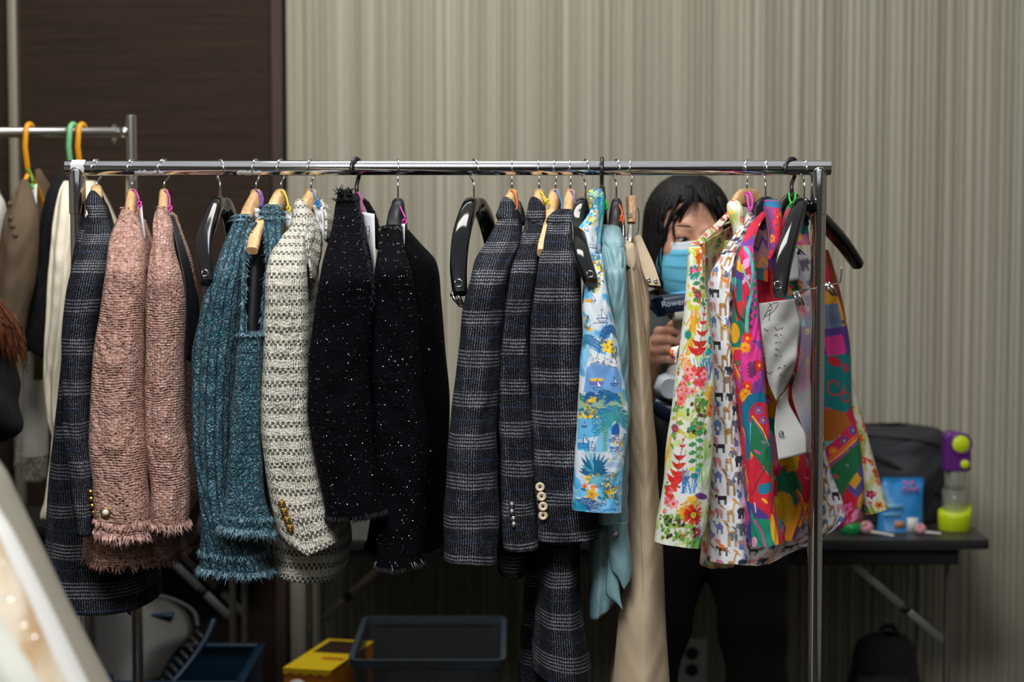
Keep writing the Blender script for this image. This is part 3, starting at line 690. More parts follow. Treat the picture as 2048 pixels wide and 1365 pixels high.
# ---------------------------------------------------------------- coloured cords and paper tags
def cord(lab, mat, loop, knot, tails=(), card=None, r=0.0015, cardmat='paper', ink=None):
    t = thing('tag_cord', lab, 'cord')
    MB().tube(pxtube(loop, r), r, 8).build('cord_loop', M[mat], t)
    if knot:
        k = W(*knot); mb = MB()
        pts = [k+Vector((0.0032*math.cos(a)*1.0, -0.001+0.0022*math.sin(2*a), 0.0042*math.sin(a))) for a in np.linspace(0, 2*math.pi*1.6, 22)]
        mb.tube(pts, r*1.05, 7); mb.build('knot', M[mat], t)
    for tl in tails: MB().tube(pxtube(tl, r), r*0.85, 7).build('cord_end', M[mat], t)
    if card:
        o = strip('paper_tag', card, M[cardmat], t, 0.0004, 4, 6, 0.004)
        if ink:
            mb = MB()
            for st in ink: mb.tube(pxtube(st, 1), 0.0006, 5)
            mb.build('handwriting', M['ink'], t)
    settle(t, W(*loop[0])); return t
cord('magenta cord tied on the left pink jacket hanger', 'magenta', [(262, 382, 3.585), (268, 380, 3.575), (275, 390, 3.56), (278, 400, 3.55)], (279, 408, 3.545), [[(279, 410, 3.545), (275, 418, 3.54), (280, 420, 3.54)]], [(276, 414, 3.56, 284, 410, 3.545), (280, 440, 3.55, 287, 440, 3.54), (286, 480, 3.55, 292, 478, 3.545)])
cord('magenta cord tied on the right pink jacket hanger', 'magenta', [(327, 383, 3.585), (333, 383, 3.57), (339, 395, 3.56), (340, 412, 3.55)], (340, 417, 3.545), [[(340, 419, 3.545), (336, 427, 3.54)]], [(336, 420, 3.56, 341, 424, 3.55), (338, 446, 3.56, 343, 450, 3.55)])
cord('purple cord tied on the teal ribbed jacket hanger', 'purple', [(511, 381, 3.585), (516, 383, 3.57), (521, 395, 3.56), (523, 412, 3.55)], (523, 415, 3.545), [[(521, 382, 3.58), (526, 398, 3.56), (524, 412, 3.55)]], [(508, 416, 3.565, 524, 418, 3.555), (508, 434, 3.56, 522, 440, 3.55)])
cord('yellow cord tied on the teal vest hanger', 'yellow', [(559, 384, 3.585), (566, 383, 3.57), (573, 395, 3.56), (577, 414, 3.55)], (577, 418, 3.545), [[(577, 420, 3.545), (580, 426, 3.54)]], [(571, 422, 3.56, 583, 426, 3.55), (569, 456, 3.55, 583, 452, 3.54)])
cord('blue cord tied on the cream checked jacket hanger', 'blue', [(619, 386, 3.585), (624, 380, 3.575), (630, 390, 3.56), (636, 402, 3.55)], (637, 410, 3.545), [[(637, 412, 3.545), (632, 402, 3.54), (630, 408, 3.54), (640, 416, 3.54)]], [(625, 410, 3.56, 646, 414, 3.545), (634, 450, 3.55, 648, 456, 3.54), (640, 490, 3.55, 646, 492, 3.545)], ink=[[(636, 430, 3.535), (640, 440, 3.535), (637, 446, 3.535)], [(640, 428, 3.535), (644, 446, 3.535)]])
cord('magenta cord and white lettered tag on the black fringed jacket', 'magenta', [(711, 385, 3.585), (718, 388, 3.57), (724, 405, 3.56), (724, 422, 3.55)], (724, 425, 3.545), [], [(722, 424, 3.53, 749, 428, 3.50), (730, 470, 3.52, 750, 480, 3.49), (742, 520, 3.52, 751, 530, 3.49), (746, 550, 3.52, 750, 552, 3.50)],
     ink=[[(727, 456, 3.495), (729, 470, 3.495), (727, 474, 3.495)], [(729, 458, 3.492), (732, 455, 3.492), (733, 472, 3.49)], [(739, 453, 3.485), (733, 454, 3.486), (733, 462, 3.486), (738, 462, 3.485), (739, 453, 3.485), (738, 474, 3.485), (732, 478, 3.486)]])
cord('magenta cord and slim tag on the long black sequin jacket', 'magenta', [(793, 412, 3.585), (799, 412, 3.57), (805, 424, 3.56), (811, 436, 3.55)], (809, 444, 3.545), [], [(803, 448, 3.54, 810, 448, 3.525), (806, 492, 3.53, 809, 494, 3.52)])
cord('orange cord on the leftmost plaid blazer of the middle group', 'orange', [(1020, 382, 3.585), (1026, 383, 3.57), (1033, 396, 3.555), (1034, 414, 3.545), (1031, 422, 3.54)], None)
cord('yellow cord on the silver-buttoned plaid blazer hanger', 'yellow', [(1075, 386, 3.585), (1083, 386, 3.57), (1090, 396, 3.56), (1096, 402, 3.55)], (1096, 405, 3.545), [[(1086, 394, 3.565), (1094, 412, 3.545)]], [(1092, 412, 3.565, 1096, 412, 3.56), (1091, 428, 3.56, 1095, 430, 3.555)])
cord('blue cord on the ivory-buttoned plaid blazer hanger', 'blue', [(1107, 384, 3.585), (1113, 381, 3.57), (1120, 394, 3.555), (1124, 410, 3.545), (1122, 418, 3.54)], None)
cord('violet cord on the plaid trousers hanger', 'violet', [(1138, 385, 3.585), (1144, 383, 3.57), (1149, 394, 3.555), (1150, 412, 3.545)], (1149, 420, 3.54))
cord('green cord knot behind the blue riviera print collar', 'green', [(1206, 402, 3.59), (1212, 402, 3.575), (1214, 414, 3.57), (1210, 424, 3.57)], (1211, 414, 3.565), r=0.0025)
cord('orange cord on the pale teal satin blouse hanger', 'orange', [(1230, 408, 3.585), (1238, 410, 3.57), (1244, 424, 3.56), (1243, 438, 3.55)], (1244, 436, 3.545), [[(1244, 440, 3.545), (1246, 448, 3.54)], [(1244, 438, 3.545), (1239, 442, 3.54)]])
cord('magenta ribbon looped on the yellow floral shirt hanger', 'magenta', [(1490, 386, 3.575), (1500, 387, 3.56), (1505, 400, 3.55), (1503, 420, 3.545), (1498, 415, 3.545), (1495, 395, 3.56), (1491, 387, 3.575)], None, [[(1503, 416, 3.545), (1500, 424, 3.54)]], r=0.0022)
cord('bright green cord around the neck of the patchwork print hanger', 'green', [(1578, 386, 3.575), (1579, 398, 3.57), (1584, 408, 3.565), (1590, 398, 3.57), (1591, 386, 3.575)], (1584, 410, 3.56), [[(1584, 412, 3.56), (1586, 422, 3.56)]], r=0.0018)
cord('short magenta cord on the animal print shirt hanger', 'magenta', [(1527, 404, 3.585), (1531, 402, 3.577), (1536, 402, 3.577), (1540, 402, 3.58)], None, r=0.0018)
# ---------------------------------------------------------------- printed patterns, drawn as colour on the cloth's own vertices
SS = 2
class Canvas:
    def __init__(s, w, h, bg, seed=1):
        s.w, s.h = w, h; s.a = np.ones((h*SS, w*SS, 3), np.float32)*np.array(bg, np.float32); s.r = random.Random(seed); s.ox = w/2; s.oy = 0
    def _box(s, x0, y0, x1, y1):
        H, Wd = s.a.shape[:2]
        x0, x1 = int(max(0, (x0+s.ox)*SS-1)), int(min(Wd, (x1+s.ox)*SS+2)); y0, y1 = int(max(0, (y0+s.oy)*SS-1)), int(min(H, (y1+s.oy)*SS+2))
        if x1 <= x0 or y1 <= y0: return None
        yy, xx = np.mgrid[y0:y1, x0:x1]
        return (slice(y0, y1), slice(x0, x1)), (xx+0.5)/SS-s.ox, (yy+0.5)/SS-s.oy
    def _put(s, sl, mask, col, al):
        reg = s.a[sl]; m = (np.clip(mask, 0, 1)*al)[..., None]
        reg[:] = reg*(1-m)+np.array(col, np.float32)*m
    def ell(s, x, y, rx, ry, col, ang=0.0, al=1.0):
        R = max(rx, ry)+1; b = s._box(x-R, y-R, x+R, y+R)
        if not b: return
        sl, X, Y = b; c, n = math.cos(ang), math.sin(ang); dx, dy = X-x, Y-y
        u = (dx*c+dy*n)/rx; v = (-dx*n+dy*c)/ry; d = np.sqrt(u*u+v*v); s._put(sl, (1-d)*min(rx, ry)*1.2+0.5, col, al)
    def poly(s, pts, col, al=1.0):
        P = np.array(pts, float); b = s._box(P[:, 0].min(), P[:, 1].min(), P[:, 0].max(), P[:, 1].max())
        if not b: return
        sl, X, Y = b; ins = np.zeros(X.shape, bool); n = len(P)
        for i in range(n):
            x0, y0 = P[i]; x1, y1 = P[(i+1) % n]
            if y0 == y1: continue
            c = ((y0 > Y) != (y1 > Y)) & (X < (x1-x0)*(Y-y0)/(y1-y0)+x0); ins ^= c
        s._put(sl, ins.astype(np.float32), col, al)
    def line(s, pts, w, col, al=1.0):
        for (x0, y0), (x1, y1) in zip(pts[:-1], pts[1:]):
            b = s._box(min(x0, x1)-w, min(y0, y1)-w, max(x0, x1)+w, max(y0, y1)+w)
            if not b: continue
            sl, X, Y = b; dx, dy = x1-x0, y1-y0; L = dx*dx+dy*dy+1e-9; t = np.clip(((X-x0)*dx+(Y-y0)*dy)/L, 0, 1)
            d = np.hypot(X-x0-t*dx, Y-y0-t*dy); s._put(sl, (w/2-d)*1.5+0.5, col, al)
    def wash(s, col, scale, lo, hi, al, seed, box=None):
        """soft watercolour patches"""
        r = np.random.RandomState(seed); sl, X, Y = s._box(*(box or (-s.ox, -s.oy, s.w-s.ox, s.h-s.oy)))
        f = np.zeros(X.shape)
        for k in range(7):
            a = r.rand()*6.28; q = (0.6+1.4*r.rand())/scale; f += np.sin((X*math.cos(a)+Y*math.sin(a))*q*6.28+r.rand()*6.28)
        f = f/4; s._put(sl, np.clip((f-lo)/(hi-lo), 0, 1), col, al)
    def daisy(s, x, y, r, n, col, cen, wd=0.28, a0=0.0):
        for k in range(n):
            a = a0+2*math.pi*k/n; s.ell(x+math.cos(a)*r*0.55, y+math.sin(a)*r*0.55, r*0.5, r*wd*0.5, s.jit(col, 10), a)
        s.ell(x, y, r*0.24, r*0.24, cen)
    def bloom(s, x, y, r, col, cen, n=5):
        a0 = s.r.random()*6
        for k in range(n):
            a = a0+2*math.pi*k/n; s.ell(x+math.cos(a)*r*0.55, y+math.sin(a)*r*0.55, r*0.5, r*0.38, s.jit(col, 14), a)
        s.ell(x, y, r*0.28, r*0.28, cen)
    def leaf(s, x, y, L, w, ang, col):
        c, n = math.cos(ang), math.sin(ang); pts = []
        for t, k in ((0, 0), (0.25, 0.8), (0.5, 1), (0.8, 0.5), (1, 0), (0.8, -0.5), (0.5, -1), (0.25, -0.8)): pts.append((x+c*t*L-n*k*w/2, y+n*t*L+c*k*w/2))
        s.poly(pts, s.jit(col, 14))
    def plume(s, x, y, L, w, ang, col, n=26):
        for k in range(n):
            t = s.r.random(); a = ang+s.r.uniform(-0.5, 0.5); px = x+math.cos(ang)*L*t; py = y+math.sin(ang)*L*t
            d = s.r.uniform(-w, w)*(1-t*0.6); s.line([(px+d*math.sin(ang), py-d*math.cos(ang)), (px+d*1.5*math.sin(ang)+math.cos(a)*L*0.3, py-d*1.5*math.cos(ang)+math.sin(a)*L*0.3)], s.r.uniform(1.5, 3.5), s.jit(col, 26), 0.9)
    def jit(s, c, k): return tuple(min(255, max(0, v+s.r.uniform(-k, k))) for v in c)
    def zig(s, pts, col, amp, n, closed=True):
        """blob outline with saw teeth"""
        out = []; m = len(pts)
        for i in range(m):
            a, b = pts[i], pts[(i+1) % m]; L = math.hypot(b[0]-a[0], b[1]-a[1])+1e-6; nx, ny = (b[1]-a[1])/L, -(b[0]-a[0])/L; kk = max(1, int(L/n))
            for j in range(kk):
                t = j/kk; out.append((a[0]+(b[0]-a[0])*t, a[1]+(b[1]-a[1])*t)); t = (j+0.5)/kk; out.append((a[0]+(b[0]-a[0])*t+nx*amp, a[1]+(b[1]-a[1])*t+ny*amp))
        s.poly(out, col)
    def lin(s):
        v = s.a/255.0; return np.where(v <= 0.04045, v/12.92, ((v+0.055)/1.055)**2.4).astype(np.float32)
    def painter(s, du=0, dv=0, tile=False, k=1.0):
        L = s.lin()
        def f(U, V, ts):
            x = ((U*k+du+s.ox)*SS).astype(int); y = ((V*k+dv+s.oy)*SS).astype(int); H, Wd = L.shape[:2]
            if tile:
                x = np.abs((x % (2*Wd))-Wd+0)-1; y = y % H
            return L[np.clip(y, 0, H-1), np.clip(x, 0, Wd-1)]
        return f
def placer(rows):
    K = np.array([r[:3] for r in rows], float)
    def f(px, py): return (px-(np.interp(py, K[:, 0], K[:, 1])+np.interp(py, K[:, 0], K[:, 2]))/2, py-K[0, 0])
    return f
RED, PNK, ORG, YEL, LIM, GRN, TEA, MAG, DRK, BLU = (206, 40, 34), (226, 110, 118), (228, 110, 30), (236, 190, 40), (170, 196, 50), (74, 130, 52), (20, 140, 130), (150, 30, 84), (64, 46, 30), (40, 130, 200)
# --- white cotton with a bright garden print
ROW_FLORAL = [(493, 1376, 1404, 3.40, 0.012), (505, 1375, 1406, 3.385, 0.02), (567, 1373, 1410, 3.375, 0.024), (628, 1368, 1418, 3.37, 0.026), (690, 1359, 1426, 3.365, 0.028), (760, 1350, 1430, 3.36, 0.03), (811, 1344, 1428, 3.36, 0.03), (878, 1335, 1426, 3.36, 0.03), (959, 1326, 1423, 3.36, 0.03), (1040, 1315, 1413, 3.36, 0.03), (1088, 1309, 1399, 3.36, 0.03)]
def floral():
    c = Canvas(320, 640, (222, 222, 212), 3); at = placer(ROW_FLORAL); R = c.r
    c.wash((236, 234, 200), 90, 0.1, 0.6, 0.6, 4); c.wash((222, 206, 60), 46, 0.1, 0.45, 0.85, 6, (-160, 0, 160, 70)); c.wash((170, 196, 70), 50, 0.35, 0.6, 0.5, 12)
    for k in range(420):      # small leaves, stalks and buds that fill the ground between the big motifs
        x, y = R.uniform(-160, 160), R.uniform(0, 640); q = R.random()
        if q < 0.42: c.leaf(x, y, R.uniform(7, 15), R.uniform(4, 7), R.random()*6.3, R.choice([GRN, LIM, (120, 170, 70), (60, 150, 110), (214, 190, 50)]))
        elif q < 0.62: c.line([(x, y), (x+R.uniform(-9, 9), y-R.uniform(10, 26))], R.uniform(1.1, 2.0), R.choice([(150, 180, 70), (196, 140, 50), BLU, (110, 170, 90)]))
        elif q < 0.82: c.ell(x, y, R.uniform(2, 4.5), R.uniform(2, 4), R.choice([(146, 184, 80), (226, 150, 40), (220, 90, 110), (90, 66, 30), (84, 130, 60)]))
        else: c.bloom(x, y, R.uniform(3.5, 6.5), R.choice([RED, PNK, ORG, (236, 200, 60)]), R.choice([YEL, DRK]))
    def spikes(lst):
        x0, y0 = at(*lst[0][:2]); x1, y1 = at(*lst[-1][:2]); c.line([(x0, y0), (x1, y1+12)], 1.6, (120, 70, 30))
        for (px, py, w) in lst:
            x, y = at(px, py); h = max(4, w*0.28)
            c.poly([(x-w/2, y-h*0.9), (x-w*0.12, y-h*0.35), (x+w*0.1, y-h*0.5), (x+w/2, y-h*0.6), (x+w*0.22, y+h*0.55), (x, y+h*0.9), (x-w*0.3, y+h*0.35)], c.jit(RED, 16))
            c.line([(x, y+h*0.6), (x-w*0.2, y-h*0.3)], 1.2, DRK, 0.7); c.line([(x, y+h*0.6), (x+w*0.22, y-h*0.2)], 1.2, (240, 120, 60), 0.7)
    def cluster(px, py, w, h, n):
        for k in range(n*2): x, y = at(px+R.uniform(-w, w)*1.15, py+R.uniform(-h, h)*1.15); c.leaf(x, y, 9, 5, R.random()*6, R.choice([GRN, LIM, (60, 150, 60)]))
        for k in range(n): x, y = at(px+R.uniform(-w, w), py+R.uniform(-h, h)); c.bloom(x, y, R.uniform(7, 11), R.choice([(214, 44, 48), (232, 120, 122), (222, 76, 84), (240, 150, 150)]), (200, 60, 20))
    def vine(px, py, h, w, n):
        for k in range(3): x, y = at(px+R.uniform(-w, w)*0.5, py); x2, y2 = at(px+R.uniform(-w, w), py+h); c.line([(x, y), ((x+x2)/2+R.uniform(-8, 8), (y+y2)/2), (x2, y2)], 1.2, (176, 120, 50))
        for k in range(n): x, y = at(px+R.uniform(-w, w), py+R.uniform(0, h)); q = R.uniform(2.6, 5.0); c.ell(x, y, q*1.15, q*0.85, R.choice([(110, 154, 60), (146, 184, 80), (84, 130, 60), (90, 66, 30), (60, 44, 26)]), R.random()*3)
    def chain(px, py0, py1, col, stem):
        a = at(px, py0); b = at(px, py1); c.line([a, b], 1.8, stem); y = py0; s_ = 1
        while y < py1:
            x, v = at(px, y); c.leaf(x, v, 17, 10, 0.25 if s_ > 0 else math.pi-0.25, R.choice([col, (96, 150, 60), (190, 200, 50), (50, 140, 90)])); s_ = -s_; y += 8
    def grass(px, py, h, n, col):
        for k in range(n): x, y = at(px+R.uniform(-14, 14), py); c.line([(x, y), (x+R.uniform(-12, 12), y-h*R.uniform(0.5, 1))], 1.5, c.jit(col, 20))
    # upper part near the shoulder
    for k in range(14): x, y = at(R.uniform(1374, 1404), R.uniform(495, 520)); c.leaf(x, y, 14, 6, R.random()*6, R.choice([LIM, YEL, (200, 200, 60)]))
    for k in range(10): x, y = at(R.uniform(1391, 1404), R.uniform(500, 550)); c.bloom(x, y, 6, R.choice([RED, (232, 70, 60), ORG]), YEL)
    x, y = at(1384, 556)
    for k in range(60): a = R.random()*6.28; c.line([(x+math.cos(a)*3, y+math.sin(a)*3), (x+math.cos(a)*R.uniform(8, 16), y+math.sin(a)*R.uniform(8, 16))], 1.8, R.choice([(20, 150, 110), (30, 110, 150), (60, 180, 90), (20, 90, 140)]))
    for k in range(7): x, y = at(1386+R.uniform(-8, 10), 556+R.uniform(-8, 6)); c.ell(x, y, 3, 3, R.choice([(220, 40, 110), (240, 110, 140)]))
    chain(1398, 566, 622, GRN, (228, 90, 40)); x, y = at(1393, 598); c.daisy(x, y, 9, 11, MAG, ORG)
    for (px, py, r) in ((1378, 598, 6), (1376, 622, 7), (1390, 624, 7), (1372, 612, 5)): c.ell(*at(px, py), r, r*0.9, (206, 206, 60))
    x, y = at(1384, 626); c.plume(x, y, 70, 9, math.pi/2+0.1, (222, 156, 30), 44)
    x, y = at(1371, 676); c.daisy(x, y, 10, 12, (20, 130, 90), (30, 110, 190))
    spikes([(1409, 624, 7), (1408, 636, 13), (1404, 652, 20), (1402, 672, 28), (1397, 692, 36), (1391, 706, 42)])
    x, y = at(1372, 716); c.plume(x, y, 26, 14, 2.2, (230, 150, 40), 26)
    grass(1407, 762, 60, 18, BLU)
    for k in range(5): c.ell(*at(1418+R.uniform(-4, 6), 690+R.uniform(-20, 50)), 6, 5, (30, 160, 160))
    cluster(1384, 764, 22, 24, 17); cluster(1358, 780, 10, 14, 6)
    x, y = at(1420, 770); c.plume(x, y, 50, 7, math.pi/2, (236, 170, 30), 30); x, y = at(1421, 806); c.plume(x, y, 22, 6, math.pi/2, (226, 80, 30), 18)
    chain(1348, 812, 876, GRN, (228, 90, 40)); x, y = at(1345, 858); c.daisy(x, y, 10, 11, MAG, ORG); cluster(1352, 804, 8, 7, 4)
    vine(1392, 800, 70, 20, 60); chain(1389, 845, 935, (60, 140, 80), (90, 150, 60))
    x, y = at(1338, 870); c.plume(x, y, 90, 6, 1.9, (232, 170, 40), 30)
    spikes([(1363, 878, 7), (1361, 890, 16), (1355, 912, 27), (1353, 928, 33), (1352, 944, 38), (1347, 956, 46)])
    grass(1372, 982, 50, 18, BLU); c.ell(*at(1385, 948), 7, 5, (20, 140, 140)); c.ell(*at(1392, 936), 5, 4, (30, 170, 190))
    for k in range(14): x, y = at(1405+R.uniform(-12, 12), 960+R.uniform(-60, 20)); c.line([(x, y), (x+R.uniform(-6, 6), y-24)], 2.6, R.choice([(130, 196, 90), (160, 210, 110), (90, 170, 80)]), 0.85)
    cluster(1336, 985, 12, 18, 10); x, y = at(1343, 1004); c.bloom(x, y, 11, (240, 150, 160), RED)
    x, y = at(1392, 990); c.plume(x, y, 40, 16, 2.2, (230, 160, 30), 60)
    c.ell(*at(1402, 988), 16, 6, (110, 60, 130), 0.2)
    x, y = at(1384, 1024)
    for k in range(60): a = R.random()*6.28; q = R.uniform(14, 22); c.line([(x, y), (x+math.cos(a)*q, y+math.sin(a)*q)], 3, R.choice([(214, 50, 24), (230, 80, 30), (200, 40, 30)]))
    for k in range(16): a = R.random()*6.28; c.ell(x+math.cos(a)*8, y+math.sin(a)*8, 3, 2, (160, 20, 20), a)
    c.ell(x, y, 6, 6, (226, 190, 40)); c.ell(x, y, 3, 3, (130, 190, 60))
    vine(1338, 1028, 48, 22, 52); vine(1372, 1044, 36, 16, 24)
    x, y = at(1393, 1057); c.daisy(x, y, 11, 11, MAG, YEL); c.daisy(*at(1398, 1078), 14, 14, (30, 150, 130), LIM)
    for k in range(12): x, y = at(1385+R.uniform(-16, 16), 1092); c.line([(x, y), (x+R.uniform(-8, 8), y-22)], 3, R.choice([(110, 190, 80), (150, 210, 90)]), 0.9)
    return c
CV_FLORAL = floral()
def garden_random(seed, bg=(214, 206, 150)):
    c = Canvas(320, 640, bg, seed); R = c.r
    c.wash((150, 160, 40), 60, 0.0, 0.4, 0.7, seed); c.wash((226, 224, 206), 70, 0.2, 0.5, 0.8, seed+1)
    for k in range(120): c.line([(x := R.uniform(-160, 160), y := R.uniform(0, 640)), (x+R.uniform(-8, 8), y-R.uniform(14, 40))], R.uniform(1.5, 3.5), R.choice([LIM, GRN, (190, 180, 40), (226, 200, 60)]), 0.9)
    for k in range(330): c.bloom(R.uniform(-160, 160), R.uniform(0, 640), R.uniform(4, 10), R.choice([RED, PNK, ORG, YEL, (226, 90, 60), MAG]), R.choice([YEL, ORG, DRK]))
    for k in range(150): c.leaf(R.uniform(-160, 160), R.uniform(0, 640), R.uniform(8, 18), R.uniform(4, 8), R.random()*6, R.choice([GRN, LIM, TEA, (240, 200, 60)]))
    for k in range(14): c.daisy(R.uniform(-160, 160), R.uniform(0, 640), R.uniform(8, 13), 11, R.choice([MAG, TEA, (200, 60, 30)]), YEL)
    return c
CV_GARDEN = garden_random(11)
CV_COLLAR = garden_random(23, (226, 222, 206))
# --- small animals on white
def animals(seed=5, bg=(224, 224, 226)):
    c = Canvas(320, 720, bg, seed); R = c.r
    def elephant(x, y, s, col, f=1):
        c.ell(x, y, 9*s, 6.4*s, c.jit(col, 10)); c.ell(x-f*8.5*s, y-2.5*s, 4.6*s, 4.4*s, c.jit(col, 8)); c.ell(x-f*6.5*s, y-2*s, 2.8*s, 3.6*s, tuple(v*0.8 for v in col))
        c.line([(x-f*12*s, y-1*s), (x-f*13.5*s, y+4*s), (x-f*13*s, y+9*s)], 2.6*s, c.jit(col, 8))
        for dx in (-6, -3, 4, 7): c.line([(x+dx*s, y+3*s), (x+dx*s, y+11.5*s)], 3.0*s, tuple(v*R.uniform(0.8, 1) for v in col))
    def giraffe(x, y, s, f=1):
        col = R.choice([(196, 150, 96), (178, 130, 80), (206, 164, 110)])
        c.ell(x, y, 6.5*s, 4.2*s, c.jit(col, 8), -0.3*f); c.line([(x-f*4*s, y-2*s), (x-f*8*s, y-15*s)], 3.2*s, col); c.ell(x-f*9.5*s, y-16*s, 3.4*s, 1.8*s, col, 0.3*f)
        for dx in (-5, -3, 4, 5.5): c.line([(x+dx*s, y+2*s), (x+dx*s*1.05, y+16*s)], 1.7*s, tuple(v*0.9 for v in col))
        for k in range(7): c.ell(x+R.uniform(-5, 5)*s, y+R.uniform(-3, 3)*s, 0.9*s, 0.9*s, (130, 84, 44))
    def flamingo(x, y, s, col):
        c.ell(x, y, 5*s, 3.2*s, col, 0.3); c.line([(x-4*s, y-1*s), (x-6*s, y-5*s), (x-4*s, y-9*s), (x-6.5*s, y-10*s)], 1.5*s, col)
        c.line([(x, y+2*s), (x+0.5*s, y+12*s)], 1.0*s, c.jit(col, 10)); c.line([(x+1.5*s, y+2*s), (x+3*s, y+8*s)], 0.9*s, c.jit(col, 10))
    def camel(x, y, s, col):
        c.ell(x, y, 8*s, 5*s, c.jit(col, 10)); c.ell(x+1*s, y-5*s, 3*s, 3*s, col); c.line([(x-6*s, y), (x-10*s, y-2*s), (x-11*s, y-8*s), (x-14*s, y-8*s)], 2.6*s, col)
        for dx in (-5, -3, 4, 6): c.line([(x+dx*s, y+3*s), (x+dx*s, y+12*s)], 1.7*s, tuple(v*0.85 for v in col))
    def cow(x, y, s):
        c.poly([(x-8*s, y-4*s), (x+8*s, y-4*s), (x+8*s, y+2*s), (x-8*s, y+2*s)], (40, 38, 38)); c.ell(x-10*s, y-3*s, 3*s, 2.4*s, (30, 28, 30))
        for dx in (-6, -4, 5, 7): c.line([(x+dx*s, y+1*s), (x+dx*s, y+8*s)], 1.6*s, (36, 34, 34))
    def monkey(x, y, s, col):
        c.ell(x, y, 4.5*s, 6*s, col, 0.4); c.ell(x-3*s, y-7*s, 3*s, 3*s, col); pts = [(x+4*s+math.cos(t)*4*s*(1-t/9), y+2*s-math.sin(t)*5*s*(1-t/9)) for t in np.linspace(0, 6, 10)]; c.line(pts, 1.4*s, col)
    def bird(x, y, s, col): c.ell(x, y, 4*s, 2.2*s, col, 0.6); c.ell(x-3*s, y-2.4*s, 1.6*s, 1.6*s, col); c.line([(x+2*s, y+2*s), (x+7*s, y+6*s)], 1.4*s, tuple(v*0.8 for v in col))
    GRY, BLUE, NAVY, ROSE, ORGE = (128, 124, 132), (106, 126, 176), (44, 54, 70), (206, 142, 142), (232, 118, 44)
    per = 76.0; y = -30.0; row = 0
    while y < 740:
        for k, x0 in enumerate((-186, -124, -62, 0, 62, 124, 186)):
            x = x0 + (k % 2)*5
            giraffe(x-2, y+18, 1.15); elephant(x+17, y+8, 1.0, GRY); cow(x-17, y+42, 1.0); camel(x-22, y+8, 0.85, BLUE); monkey(x+12, y+36, 0.9, (100, 118, 176))
            elephant(x+14, y+60, 0.85, NAVY, -1); flamingo(x-25, y+30, 1.1, ROSE); bird(x+30, y+38, 1.0, (196, 128, 80)); giraffe(x-4, y+62, 0.9, -1); flamingo(x+31, y+64, 1.0, ORGE)
            elephant(x-22, y+62, 0.75, (206, 150, 150)); bird(x+4, y+44, 0.9, (226, 140, 70)); monkey(x+31, y+22, 0.8, BLUE); bird(x-10, y+4, 0.7, (120, 100, 90))
        y += per; row += 1
    for k in range(330):      # small ones between the rows
        x, y = R.uniform(-158, 158), R.uniform(0, 715); q = R.random(); m = 0.55+0.25*R.random()
        if q < 0.34: bird(x, y, m, R.choice([(196, 128, 80), (120, 110, 120), (226, 140, 70), (96, 116, 170)]))
        elif q < 0.62: monkey(x, y, m*0.9, R.choice([BLUE, (128, 124, 132), (84, 96, 140)]))
        elif q < 0.82: elephant(x, y, m*0.8, R.choice([GRY, NAVY, (206, 150, 150)]))
        else: flamingo(x, y, m*1.2, R.choice([ROSE, ORGE]))
    return c
CV_ANIMAL = animals()
